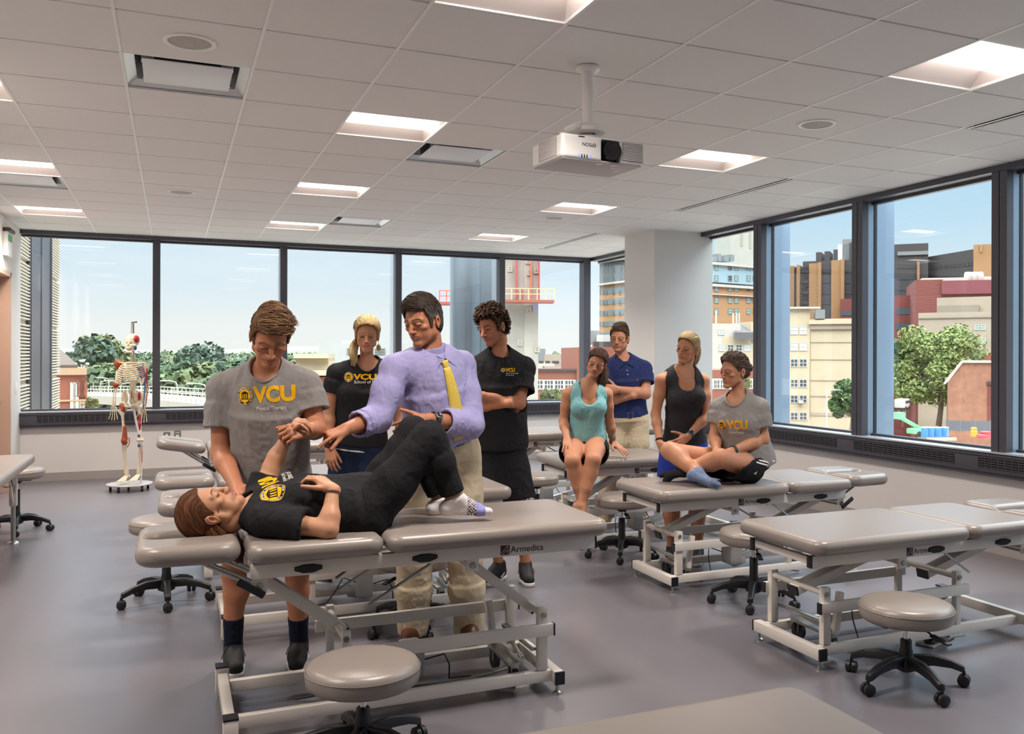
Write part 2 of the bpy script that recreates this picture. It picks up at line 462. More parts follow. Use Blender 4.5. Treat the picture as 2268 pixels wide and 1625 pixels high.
# ---- right windows
RMY = [12.30, 9.95, 9.2, 8.09, 6.54, 4.98, 3.43, 1.88, .33, -1.22, -2.77, WY0]
n = 5
for k in range(len(RMY)-1):
    ya, yb = RMY[k+1], RMY[k]
    if (yb, ya) == (9.95, 9.2): continue
    n += 1
    e = S(bpy.data.objects.new('window_%d' % n, None)); COL.objects.link(e); e.location = (WX1, ya, 0); hh = yb-ya
    fr = MB(); post = ya not in (9.95, 9.2, WY0)
    a = .07 if post else 0.; b2 = .07 if k > 1 and yb != 9.2 else 0.
    if post: fr.box((-.05, -.07, .77), (.02, -.004, 2.97)).box((-.05, .004, .77), (.02, .07, 2.97)).box((-.02, -.06, .77), (.02, .06, 2.97))
    fr.box((.06, a, .79), (.11, hh-b2, .815)).box((.06, a, 2.92), (.11, hh-b2, 2.97))
    fr.build('window_frame', m_dark, e)
    if post:
        MB().box((.02, -.07, .79), (.085, .07, 2.95)).build('mullion_return', m_fin, e)
        MB().box((.12, -.06, .4), (.34, .06, 3.3)).build('exterior_fin', m_fin, e)
        MB().box((.085, -.075, .79), (.12, .075, 2.95)).build('gasket', m_black, e)
    MB().box((.085, a, .8), (.095, hh-b2, 2.93)).build('pane', m_glass, e, smooth=False)
    MB().box((-.085, 0, .775), (.1, hh, .795)).build('window_sill', m_sill, e)

# ---- radiator enclosures under the windows (louvred panels)
def enclosure(name, label, along, p0, p1, z0, z1, fixed, dirn):
    """long charcoal enclosure with groups of slotted louvres"""
    L0 = p1-p0; t = thing(name, label, 'radiator', ((p0, fixed, 0) if along == 'x' else (fixed, p0, 0)), 0)
    def T(a, dpt, z):                       # a along, dpt out from wall into the room
        return (a, -dpt, z) if along == 'x' else (-dpt, a, z)
    def bx(mb, a0, a1, d0, d1, za, zb):
        p, q = T(a0, d0, za), T(a1, d1, zb); mb.box([min(p[i], q[i]) for i in range(3)], [max(p[i], q[i]) for i in range(3)])
    body = MB(); bx(body, 0, L0, 0, .075, z0+.03, z1); bx(body, 0, L0, 0, .085, z1-.035, z1-.005); bx(body, 0, L0, 0, .06, z0, z0+.03)
    body.build('casing', m_darker, t, bevel=.003)
    gr = MB(); vo = MB(); a = .18
    while a < L0-1.3:
        for q in range(20):
            s = a+q*.062
            if q == 19 or s+.055 > L0: break
            bx(vo, s, s+.052, .074, .0765, z0+.06, z1-.05)
            for h in range(4):
                zz = z0+.064+h*(z1-z0-.115)/4; bx(gr, s, s+.052, .075, .080, zz, zz+.008)
        a += 1.40
    vo.build('louvre_slots', m_void, t, smooth=False); gr.build('louvre_blades', m_darker, t, smooth=False)
    return t
enclosure('radiator_cover', 'long charcoal radiator cover with louvre slots under the back windows', 'x', WX0, WX1-.09, .645, .83, WY1, -1)
enclosure('radiator_cover', 'charcoal radiator cover with louvre slots along the right window wall', 'y', WY0, 9.19, .60, .79, WX1, -1)
enclosure('radiator_cover', 'short charcoal radiator cover between the white column and the back corner', 'y', 9.96, 12.25, .60, .79, WX1, -1)

# ---- lights
def lens_mat():
    m = bpy.data.materials.new('lit_lens'); m.use_nodes = True; b = m.node_tree.nodes['Principled BSDF']
    b.inputs['Base Color'].default_value = (.9, .9, .9, 1); b.inputs['Emission Color'].default_value = (1, .93, .87, 1); b.inputs['Emission Strength'].default_value = LAMP
    return m
LAMP = 5.
m_lens = lens_mat(); m_house = mat('fixture_white', '#e9dcd6', .5)
LBL = {(2, -2): 'square ceiling light above the centre front, cut by the top edge of the photo',
       (2, 2): 'square ceiling light beside the large metal vent left of the projector', (2, 6): 'second square ceiling light in the middle row, beyond the vent plate',
       (2, 10): 'small square ceiling light at the far end of the middle row by the back windows',
       (6, -2): 'large square ceiling light at upper right with a rounded lens end', (6, 2): 'square ceiling light just right of the projector',
       (6, 6): 'square ceiling light behind the projector in the right row', (6, 10): 'farthest square ceiling light of the right row, near the window corner',
       (-2, 6): 'square ceiling light at the left edge just in front of a metal vent', (-2, 10): 'square ceiling light at far left nearest the door wall',
       (-2, 2): 'square ceiling light cut by the left edge of the photo'}
LAMPW = 25.
def ceiling_light(c, r):
    t = thing('ceiling_light', LBL.get((c, r), 'square recessed ceiling light behind the camera'), 'ceiling light', (gx(c+.5), gy(r+.5), CEIL), 0, 'recessed square ceiling lights')
    h = .30
    hb = MB()
    for sx in (-1, 1):    # sloping reflectors along the lens, end walls
        hb.add([(-h, sx*h, 0), (h, sx*h, 0), (h, sx*.16, .075), (-h, sx*.16, .075)], [(0, 1, 2, 3)])
        hb.add([(sx*h, -h, 0), (sx*h, h, 0), (sx*(h-.05), .16, .075), (sx*(h-.05), -.16, .075)], [(0, 1, 2, 3)])
    hb.box((-h, -.3, .076), (h, .3, .08))
    hb.build('reflector_housing', m_house, t, smooth=False)
    fr = MB(); q = .304
    for s in (-1, 1): fr.box((-q, s*q-.008, -.006), (q, s*q+.008, .004)); fr.box((s*q-.008, -q, -.006), (s*q+.008, q, .004))
    fr.build('trim_frame', m_grid, t, smooth=False)
    n = 10; poly = [(.15*math.cos(PI*k/n), .078-.062*math.sin(PI*k/n)**.8) for k in range(n+1)]
    lb = MB(); M = Matrix(((0, 0, 1, 0), (1, 0, 0, 0), (0, 1, 0, 0), (0, 0, 0, 1)))
    lb.prism(poly, -.265, .265, M); lb.build('lens', m_lens, t, angle=50)
    al = bpy.data.lights.new('downlight', 'AREA'); al.shape = 'RECTANGLE'; al.size = .52; al.size_y = .28; al.energy = LAMPW; al.color = (1, .91, .83); al.spread = R(128)
    ao = bpy.data.objects.new('downlight', al); COL.objects.link(ao); ao.parent = t; ao.location = (0, 0, .008)
    return t
for c, r in LIGHT_T: ceiling_light(c, r)

m_alu = mat('brushed_aluminium', '#d4d7d9', .3, metal=.7, noise=.05, nscale=3, stretch=(1, 30, 1))
m_aluplate = mat('satin_aluminium_plate', '#e4e6e8', .5, metal=.25)
def air_diffuser(c, r, lab):
    t = thing('air_diffuser', lab, 'air vent', (gx(c+.5), gy(r+.5), CEIL), 0, 'square metal plate air vents')
    h = .30; b = MB()
    for k, (r0, z0, r1, z1) in enumerate(((h, 0, h-.05, .03), (h-.05, .03, h-.075, .11))):
        A = [(-r0, -r0, z0), (r0, -r0, z0), (r0, r0, z0), (-r0, r0, z0)]; B = [(-r1, -r1, z1), (r1, -r1, z1), (r1, r1, z1), (-r1, r1, z1)]
        b.add(A+B, [(i, (i+1) % 4, 4+(i+1) % 4, 4+i) for i in range(4)])
    b.build('cone', m_alu, t)
    MB().box((-.22, -.22, .105), (.22, .22, .11)).build('throat', m_void, t)
    MB().box((-.215, -.215, .004), (.215, .215, .010)).build('face_plate', m_aluplate, t, bevel=.002)
    br = MB()
    for sx in (-1, 1):
        for sy in (-1, 1): br.box((sx*.19-.03, sy*.15-.012, .01), (sx*.19+.03, sy*.15+.012, .10))
    br.build('bracket', m_alu, t)
    q = .304; fr = MB()
    for s in (-1, 1): fr.box((-q, s*q-.008, -.004), (q, s*q+.008, .004)); fr.box((s*q-.008, -q, -.004), (s*q+.008, q, .004))
    fr.build('trim_frame', m_alu, t, smooth=False)
for (c, r), lab in zip(DIFF_T, ('large metal plate air vent at upper left below the round speaker', 'metal plate air vent between ceiling light and projector',
                                'small metal plate air vent in the ceiling over the blonde woman', 'metal plate air vent at the left edge behind a ceiling light')):
    air_diffuser(c, r, lab)
def speaker(c, r, lab):
    t = thing('ceiling_speaker', lab, 'speaker', (gx(c+.5), gy(r+.5), CEIL-.007), 0, 'round ceiling speakers')
    MB().lathe([(.118, 0), (.118, -.006), (.098, -.008), (.096, -.003), (.096, 0)], 40).build('rim', m_grid, t)
    MB().lathe([(.096, -.003), (.05, -.006), (0, -.0065)], 40).build('grille', mat('speaker_grille', '#b5b0a8', .7, noise=.25, nscale=700), t)
    MB().sphere((.01, .02, -.007), .006, 8, 6).build('badge', m_alu, t)
speaker(0, 0, 'round white ceiling speaker just in front of the large metal vent')
speaker(0, 7, 'small round ceiling speaker far off between the left rows of tiles')
speaker(6, 0, 'round ceiling speaker between the large right light and the projector')
speaker(6, 7, 'farthest round ceiling speaker near the right row of lights')
for (a, n_), lab in zip(SLOTS, ('long slot air vent in the ceiling at the right edge of the photo', 'long slot air vent in the ceiling above the right windows', 'long slot air vent in the far ceiling before the white column')):
    t = thing('slot_diffuser', lab, 'air vent', (gx(8), gy(a), CEIL), 0, 'linear slot air vents'); Ln = n_*TL
    MB().box((0, 0, .05), (.1, Ln, .055)).box((0, 0, 0), (.003, Ln, .05)).box((.097, 0, 0), (.1, Ln, .05)).build('plenum', m_void, t, smooth=False)
    s = MB()
    for x, w_ in ((.0, .012), (.038, .024), (.088, .012)): s.box((x, 0, -.0075), (x+w_, Ln, -.006))
    s.build('slot_blade', m_grid, t, smooth=False)

# ---- exit sign, switch, outlets
t = thing('exit_sign', 'small white and green exit sign box high on the left wall', 'sign', (WX0, 11.27, 2.70), 0)
MB().box((.0, -.15, -.13), (.045, .15, .13)).build('sign_box', m_white, t, bevel=.004)
MB().box((.045, -.13, .03), (.047, .13, .10)).build('green_band', mat('sign_green', '#3fa35a', .5), t)
MB().box((.0, -.17, .13), (.07, .17, .165)).build('mounting_canopy', mat('dark_brown', '#3a2722', .5), t, bevel=.004)
t = thing('light_switch', 'white wall switch plate on the left wall beside the door', 'light switch', (WX0, 12.0, 1.13), 0)
MB().box((0, -.06, -.06), (.008, .06, .06)).build('plate', m_white, t, bevel=.002)
MB().box((.008, -.035, -.03), (.013, -.012, .03)).box((.008, .012, -.03), (.013, .035, .03)).build('rocker', m_grid, t)
for x, z, lab, k in ((-.062, .487, 'steel outlet plate with two white sockets low on the back wall', 2), (.062, .50, 'steel data plate beside the outlet, just right of it on the back wall', 1)):
    t = thing('wall_outlet', lab, 'outlet', (x, WY1, z), 0)
    MB().box((-.038, -.008, -.06), (.038, 0, .06)).build('plate', mat('steel_plate', '#8b8780', .35, metal=.6), t, bevel=.002)
    if k == 2:
        for s in (-1, 1): MB().cyl((0, -.008, s*.022), (0, -.011, s*.022), .016, n=20).build('socket', m_white, t)
    else:
        MB().box((-.02, -.012, -.025), (.02, -.008, .01)).build('socket', m_white, t); MB().box((-.025, -.0095, .03), (.025, -.008, .038)).build('mark', m_white, t)

# ---- projector hanging from the ceiling
def projector():
    X, Y = 1.93, 4.14
    t = thing('projector', 'white ceiling projector hung upside down on a white pole', 'projector', (X, Y, 0), R(5))
    mw = mat('projector_white', '#f1edea', .38, noise=.01, nscale=5); mg = mat('projector_grey', '#c9c6c6', .5)
    MB().lathe([(.06, 2.99), (.06, 2.975), (.045, 2.965), (.028, 2.96)], 36).build('ceiling_flange', mw, t)
    MB().cyl((0, 0, 2.97), (0, 0, 2.70), .0285, n=28).cyl((0, 0, 2.72), (0, 0, 2.69), .032, n=28).build('pole', mw, t)
    MB().lathe([(.035, 2.70), (.06, 2.695), (.09, 2.675), (.09, 2.655), (.05, 2.65), (.03, 2.645)], 32).box((-.10, -.05, 2.655), (-.06, .05, 2.685)).cyl((-.09, -.06, 2.675), (-.09, .06, 2.675), .016).build('swivel_head', mw, t, bevel=0)
    MB().cyl((0, 0, 2.66), (0, 0, 2.60), .02).tube([(.0, -.03, 2.66), (.03, -.05, 2.63), (.0, -.04, 2.60)], .006).build('cable', mat('dark_cable', '#23242c', .5), t)
    MB().box((-.09, -.07, 2.605), (.09, .07, 2.618)).lathe([(.08, 2.618), (.07, 2.635), (.03, 2.64)], 28).build('mount_plate', mw, t, bevel=.003)
    for p, q in (((-.08, -.03, 2.61), (-.235, -.11, 2.607)), ((.08, -.03, 2.61), (.235, -.11, 2.607)), ((-.08, .03, 2.61), (-.21, .11, 2.607)), ((.08, .03, 2.61), (.21, .11, 2.607))):
        a = MB(); a.bar(p, q, .026, .018); a.cyl((q[0]*.94, q[1]*.94, 2.605), (q[0]*.94, q[1]*.94, 2.57), .009); a.cyl((q[0]*.94, q[1]*.94, 2.58), (q[0]*.94, q[1]*.94, 2.568), .02); a.build('mount_arm', mw, t, bevel=.002)
    s = SDF().u(rbox((0, 0, 2.49), (.275, .19, .075), .022)).sub(rbox((.045, -.19, 2.487), (.063, .05, .064), .004), .002)
    s.cut(lambda p: (-(p[:, 2]-2.417)-0.0)-.02*0)
    sdf_obj('body', s, .005, mw, t)
    # louvres left side front and right front
    sl = MB(); sv = MB()
    for k in range(11):
        z = 2.44+k*.0098
        sl.box((.125, -.196, z), (.262, -.186, z+.0055)); sl.box((-.277, -.12, z), (-.262, .09, z+.0055))
    sl.build('louvre_blades', mw, t, smooth=False)
    sv.box((.122, -.1905, 2.435), (.265, -.185, 2.55)).box((-.2755, -.125, 2.435), (-.26, .095, 2.55)).build('louvre_recess', mat('louvre_dark', '#8d8580', .7), t, smooth=False)
    MB().box((-.018, -.145, 2.423), (.108, -.14, 2.551)).build('lens_recess', m_black, t, smooth=False)
    l = MB(); l.tube([(.05, -.14, 2.487), (.05, -.185, 2.487), (.05, -.186, 2.487), (.05, -.205, 2.487)], [.052, .052, .058, .058], 36)
    l.build('lens_barrel', m_black, t)
    MB().tube([(.05, -.2055, 2.487), (.05, -.207, 2.487)], [.046, .03], 30).build('lens_glass', mat('lens_glass_dark', '#15100f', .06, coat=.6), t)
    und = MB().box((-.262, -.178, 2.4125), (.262, .178, 2.4155)); und.build('bottom_panel', mg, t, bevel=.001)
    MB().box((.12, -.08, 2.4115), (.23, -.05, 2.4125)).box((.17, -.03, 2.4115), (.22, .02, 2.4125)).build('rating_plate', mat('pale_sticker', '#e9e6e4', .5), t)
    for x in (-.01, .09): MB().lathe([(.0, 2.405), (.02, 2.406), (.02, 2.4125)], 20, (x, -.15, 0)).build('adjusting_foot', mw, t)
    for k, x in enumerate((-.165, -.148, -.131, -.114, -.09)):
        MB().box((x-.003, -.1915, 2.425), (x+.003, -.1895, 2.445)).build('indicator', mat('indicator_blue', '#5c7bff', .4, emit=1.2) if k in (0, 4) else m_black, t)
    MB().box((-.17, -.1915, 2.549), (-.13, -.1895, 2.554)).build('sensor', m_black, t)
    # the unit hangs upside down, so its name reads upside down
    flat_text('lettering', 'EPSON', .030, mat('grey_print', '#4a4648', .5), t, (-.055, -.190, 2.517), (-1, 0, 0), (0, 0, -1), thick=.0012, bold=.0004)
    t.scale = (.86, .86, 1)
    for ch in t.children:
        if not any(q in ch.name for q in ('flange', 'pole', 'swivel', 'cable', 'mount')):
            ch.scale = (1, 1, .8); ch.location = (0, 0, .548)
        elif 'flange' in ch.name or 'pole' in ch.name or 'swivel' in ch.name: ch.scale = (1.16, 1.16, 1)
    return t
projector()
# ================================================================ TREATMENT TABLES AND STOOLS
m_vinyl = mat('taupe_vinyl', '#8f857e', .31, spec=.6, bump=.12, bscale=900, noise=.015, nscale=6)
m_frame = mat('cream_powdercoat', '#e6ded5', .38, noise=.01, nscale=6)
m_steel = mat('zinc_steel', '#b4b6b2', .3, metal=1)
m_chrome = mat('chrome', '#d9dadb', .12, metal=1)
m_motor = mat('actuator_grey', '#a9a7a4', .5)
m_castor = mat('castor_black', '#1d1c1e', .45)
m_maroon = mat('maroon_print', '#4b1c24', .45)
m_ink = mat('dark_ink', '#3a3638', .5)
m_cable = mat('black_cable', '#29282a', .5)

def cushion(name, x0, x1, hw, z1, th, rad, parent, hole=None, tilt=0., piv=0., taper=0.):
    s = SDF()
    cx, hx = (x0+x1)/2, (x1-x0)/2
    s.u(rbox((cx, 0, z1-th/2), (hx, hw, th/2), th*.46), 0)
    def corner(p):            # rounded plan corners and softened upper edge
        hwx = hw-taper*np.clip((p[:, 0]-x0)/(x1-x0), 0, 1)
        q = np.stack([np.abs(p[:, 0]-cx)-hx+rad, np.abs(p[:, 1])-hwx+rad], 1)
        pl = np.linalg.norm(np.maximum(q, 0), axis=1)+np.minimum(q.max(1), 0)-rad
        e = th*.46; zz = np.abs(p[:, 2]-(z1-th/2))-th/2
        a = np.stack([pl+e, zz+e], 1)
        return np.linalg.norm(np.maximum(a, 0), axis=1)+np.minimum(a.max(1), 0)-e
    s.cut(corner)
    if hole:
        s.sub(cone((hole[0], 0, z1-.01), (hole[1], 0, z1-.01), hole[2]), .045)
        s.sub([cone((hole[0]+.01, 0, z1-.03), (hole[1]-.01, 0, z1-.03), hole[2]*.9), cone((hole[0]+.01, 0, z1-.06), (hole[1]-.01, 0, z1-.06), hole[2]*.9)], .02)
    def post(V, N):
        if tilt:
            c, sn = math.cos(tilt), math.sin(tilt); dx = V[:, 0]-piv; dz = V[:, 2]-(z1-th)
            V = V.copy(); V[:, 0] = piv+dx*c-dz*sn; V[:, 2] = z1-th+dx*sn+dz*c
        return V
    return sdf_obj(name, s, .008, m_vinyl, parent, post=post)

def logo(parent, x, y, z, sgn):
    ax = (1, 0, 0) if sgn < 0 else (-1, 0, 0); k = ax[0]
    sq = MB(); sq.box((x-.021, min(y, y+sgn*.0012), z-.021), (x+.021, max(y, y+sgn*.0012), z+.021)); lo = sq.build('logo', m_maroon, parent, bevel=.006)
    st = MB()
    yy = y+sgn*.0016
    st.tube([(x-k*.019, yy, z-.012), (x-k*.004, yy, z+.002), (x+k*.010, yy, z+.019)], .0011, 5)
    st.tube([(x+k*.010, yy, z+.019), (x+k*.013, yy, z-.018)], .0011, 5); st.tube([(x-k*.012, yy, z-.019), (x+k*.001, yy, z-.004), (x+k*.018, yy, z-.003)], .0011, 5)
    st.build('logo_strokes', m_frame, lo)
    flat_text('lettering', 'Armedica', .040, m_ink, parent, (x+k*.026, y, z-.013), ax, (0, 0, 1), bold=.0002, thick=.0015)

def castor(mb, c, r=.025, w=.02):
    mb.tube([(c[0]-w/2, c[1], c[2]), (c[0]+w/2, c[1], c[2])], r, 14)

def make_table(lab, loc, rz=0., z=.64, dx=-.04, tilt=0., base=True, pads=(1, 1, 1), seedlogo=.54, lean=0.):
    """three-section treatment table; local x runs from the foot end to the face-hole end"""
    t = thing('treatment_table', lab, 'treatment table', loc, rz, 'padded treatment tables')
    f0 = dx; th = .075
    p0 = f0-.04
    if pads[0]: cushion('long_cushion', p0, p0+1.014, .345, z, th, .07, t)
    if pads[1]: cushion('middle_cushion', p0+1.022, p0+1.555, .335, z, th, .07, t)
    if pads[2]: cushion('head_cushion', p0+1.575, p0+1.955, .30, z+.012, th+.005, .09, t, hole=(p0+1.66, p0+1.86, .055), tilt=tilt, piv=p0+1.575, taper=.03)
    zr = z-th-.012; f1 = f0+1.50
    # side rails of the top frame
    for s in (-1, 1):
        MB().box((f0, s*.235-.016, zr-.058), (f1, s*.235+.016, zr)).build('frame_rail', m_frame, t, bevel=.003)
        MB().box((f0-.008, s*.235-.0165, zr-.0585), (f0+.003, s*.235+.0165, zr+.0005)).build('end_cap', m_black, t, bevel=.002)
        h = MB()
        for hx in (f0+.80, f0+1.28):
            h.add([(hx+a, s*.251, zr-.03+b) for a, b in ((-.055, -.008), (-.02, -.02), (.02, -.02), (.055, -.008), (.055, .008), (.02, .016), (-.02, .016), (-.055, .008))] +
                  [(hx+a, s*.262, zr-.03+b) for a, b in ((-.05, -.006), (-.02, -.016), (.02, -.016), (.05, -.006), (.05, .006), (.02, .012), (-.02, .012), (-.05, .006))],
                  [tuple(range(8)), tuple(range(15, 7, -1))]+[(i, (i+1) % 8, 8+(i+1) % 8, 8+i) for i in range(8)])
        h.build('release_lever', m_black, t, angle=20)
        logo(t, f0+seedlogo+(.08 if s < 0 else -.1), s*.2512, zr-.029, s)
    c = MB(); 
    for x in (f0+.02, f0+.72, f0+1.06, f1-.03): c.box((x-.018, -.22, zr-.045), (x+.018, .22, zr-.01))
    c.build('cross_tube', m_frame, t, bevel=.002)
    hb = MB()
    for x in (f0+.3, f0+.9, f0+1.1, f0+1.42): hb.box((x-.03, -.25, zr), (x+.03, .25, zr+.012))
    hb.build('hinge_bar', m_steel, t)
    # lifting arms and brackets
    zl = .355; zu = zr-.085
    for lx, ux in ((.06, f0+.585), (.94, f0+1.465)):
        a = MB(); a.bar((lx-.03, 0, zl-.03), (ux, 0, zu), .075, .045, (0, 0, 1)); a.build('lift_arm', m_frame, t, bevel=.004)
        d = Vector((ux-lx, 0, zu-zl)).normalized()
        b = MB(); b.bar(Vector((lx-.03, 0, zl-.03))-d*.004, Vector((lx-.03, 0, zl-.03))+d*.006, .077, .047, (0, 0, 1)); b.build('arm_end_cap', m_black, t)
        br = MB()
        for s in (-1, 1):
            br.box((ux-.028, s*.235-.006, zu-.028), (ux+.028, s*.235+.006, zr-.05)); 
        br.cyl((ux, -.24, zu), (ux, .24, zu), .014).cyl((lx, -.205, zl), (lx, .205, zl), .016)
        br.build('pivot_bracket', m_frame, t, bevel=.003)
        bo = MB()
        for s in (-1, 1): bo.cyl((ux, s*.24, zu), (ux, s*.253, zu), .013, n=6).cyl((lx, s*.2, zl), (lx, s*.236, zl), .013, n=6)
        bo.build('pivot_bolt', m_steel, t)
    # base
    for s in (-1, 1):
        MB().box((.04, s*.21-.018, .105), (.085, s*.21+.018, .385)).build('post', m_frame, t, bevel=.003); MB().box((.92, s*.21-.016, .10), (.955, s*.21+.016, .385)).build('post', m_frame, t, bevel=.003)
    for s in (-1, 1):
        MB().box((.015, s*.228-.014, .262), (1.0, s*.228+.014, .315)).build('middle_rail', m_frame, t, bevel=.003)
        MB().box((.01, s*.228-.0145, .2615), (.018, s*.228+.0145, .3155)).build('end_cap', m_black, t)
        MB().box((.0, s*.21-.018, .052), (1.40, s*.21+.018, .102)).build('base_rail', m_frame, t, bevel=.003)
    MB().box((-.022, -.275, .048), (.022, .275, .104)).build('cross_foot', m_frame, t, bevel=.003)
    for s in (-1, 1):
        MB().box((-.0225, s*.272-.006, .0475), (.0225, s*.272+.006, .1045)).build('end_cap', m_black, t)
        MB().lathe([(.022, 0), (.02, .008), (.008, .014), (.008, .05)], 14, (0, s*.245, 0)).build('levelling_foot', m_steel, t)
        MB().box((1.365, s*.315-.03, .02), (1.42, s*.315+.03, .135)).build('foot_box', m_frame, t, bevel=.003)
        MB().box((1.364, s*.315-.031, .132), (1.421, s*.315+.031, .14)).build('end_cap', m_black, t)
        MB().cyl((1.39, s*.315, 0), (1.39, s*.315, .022), .018, n=14).build('levelling_foot', m_steel, t)
    MB().box((1.372, -.30, .06), (1.412, .30, .115)).build('cross_foot', m_frame, t, bevel=.003)
    # actuator with aluminium profile
    MB().box((.56, -.075, .085), (.66, .055, .235)).build('motor_housing', m_motor, t, bevel=.015)
    q = MB(); q.bar((.62, -.01, .115), (1.02, -.01, .20), .06, .045); q.bar((.60, -.03, .09), (.70, -.03, .11), .04, .05); q.build('actuator_tube', m_alu, t, bevel=.006)
    q = MB(); q.tube([(.56, .03, .16), (.48, .08, .19), (.44, .02, .12), (.42, -.05, .03), (.3, -.1, .008)], .004, 6); q.tube([(.66, .03, .18), (.74, .06, .22), (.78, .02, .13), (.82, -.05, .05), (1.1, -.12, .01)], .004, 6)
    q.build('cable', m_cable, t)
    # transport castors with lever at the foot end
    for s in (-1, 1):
        w = MB(); castor(w, (.17, s*.13, .065), .045, .026); w.build('wheel', m_castor, t)
    q = MB(); q.box((.13, -.15, .115), (.20, .15, .13))
    for s in (-1, 1):
        q.box((.15, s*.13-.022, .06), (.19, s*.13-.018, .125)); q.box((.15, s*.13+.018, .06), (.19, s*.13+.022, .125))
    q.cyl((.09, -.22, .17), (.16, .22, .17), .010).box((.08, -.2, .19), (.11, .2, .205))
    q.build('castor_bracket', m_steel, t, bevel=.001)
    MB().bar((.16, -.17, .13), (.19, -.17, .34), .03, .035).build('castor_lever', m_frame, t, bevel=.004)
    # head-section struts, gas springs, clamp lever
    hx = p0+1.575
    q = MB(); up = math.tan(tilt)*.16
    for s in (-.13, .13):
        q.cyl((hx+.17, s, zr+.015+up), (f1-.02, s, zr-.11), .008, n=8); q.cyl((hx+.14, s+.02, zr+.015+up), (f1-.04, s+.02, zr-.10), .006, n=8)
    q.cyl((f1-.035, -.26, zr-.105), (f1-.035, .26, zr-.105), .007, n=8)
    q.cyl((f0+.86, -.19, zr-.03), (f0+1.10, -.19, zr-.19), .007, n=8); q.cyl((f0+.66, .16, zr-.03), (f0+1.02, .16, zr-.23), .007, n=8); q.cyl((f0+.95, .19, zr-.03), (f0+1.16, .19, zr-.15), .006, n=8)
    q.build('gas_strut', m_steel, t)
    for s in (-1, 1):
        q = MB(); q.bar((f1-.05, s*.268, zr-.12), (f1+.05, s*.268, zr-.055), .012, .03); q.build('clamp_lever', m_black, t, bevel=.006)
    return t

A_T = make_table('padded treatment table nearest the middle, with the woman in black lying on it', (1.60, 3.985, 0), PI, .785, -.185)
make_table('empty low treatment table at right with a bright headrest cut by the photo edge', (2.895, 3.765, 0), 0, .642, -.05)
make_table('treatment table on which the woman in a grey tee sits cross-legged', (2.955, 5.27, 0), 0, .668, -.10)
make_table('treatment table on which the woman in a turquoise top sits', (2.93, 6.65, 0), 0, .715, -.12)
make_table('farthest right treatment table, behind the woman in turquoise', (2.75, 8.15, 0), 0, .80, -.10, seedlogo=.42)
make_table('treatment table behind the one with the lying woman, its headrest left of her head', (1.66, 5.41, 0), PI, .735, -.185)
make_table('low treatment table with its oval headrest third from the front on the left', (1.62, 6.87, 0), PI, .672, -.185)
make_table('treatment table by the back windows with its headrest tilted up on struts', (1.60, 8.3, 0), PI, .76, -.185, tilt=R(9))
make_table('treatment table cut by the bottom edge, only its bare cushion in view', (1.52, 1.86, 0), PI, .55, -.16)

# ---- wall-side examination table at the left edge
def side_table():
    t = thing('examination_table', 'grey padded examination table cut by the left edge, with one slim front leg', 'treatment table', (-1.33, 7.6, 0), 0)
    s = SDF().u(rbox((0, 0, .665), (.30, .93, .04), .034), 0); sdf_obj('cushion', s, .008, m_vinyl, t)
    MB().box((-.24, -.85, .585), (.22, .85, .62)).build('frame_rail', m_frame, t, bevel=.003)
    MB().box((.13, .80, .30), (.185, .85, .60)).build('leg', m_frame, t, bevel=.003); MB().cyl((.157, .825, .30), (.157, .825, .02), .018).lathe([(.045, 0), (.04, .01), (.02, .02)], 16, (.157, .825, 0)).build('leg_extension', m_steel, t)
    MB().box((-.24, .80, .0), (-.185, .85, .60)).build('leg', m_frame, t, bevel=.003)
    for y in (-.85, -.80):
        pass
    MB().box((.13, -.85, .0), (.185, -.80, .60)).build('leg', m_frame, t, bevel=.003); MB().box((-.24, -.85, .0), (-.185, -.80, .60)).build('leg', m_frame, t, bevel=.003)
    q = MB(); q.bar((.157, .80, .33), (.157, .62, .59), .012, .03); q.bar((.17, .84, .36), (.20, .70, .60), .01, .03); q.build('brace', m_frame, t)
    MB().tube([(.21, .3, .60), (.24, .2, .54), (.22, .05, .55), (.2, -.1, .59)], .004, 6).build('cable', m_cable, t)
side_table()

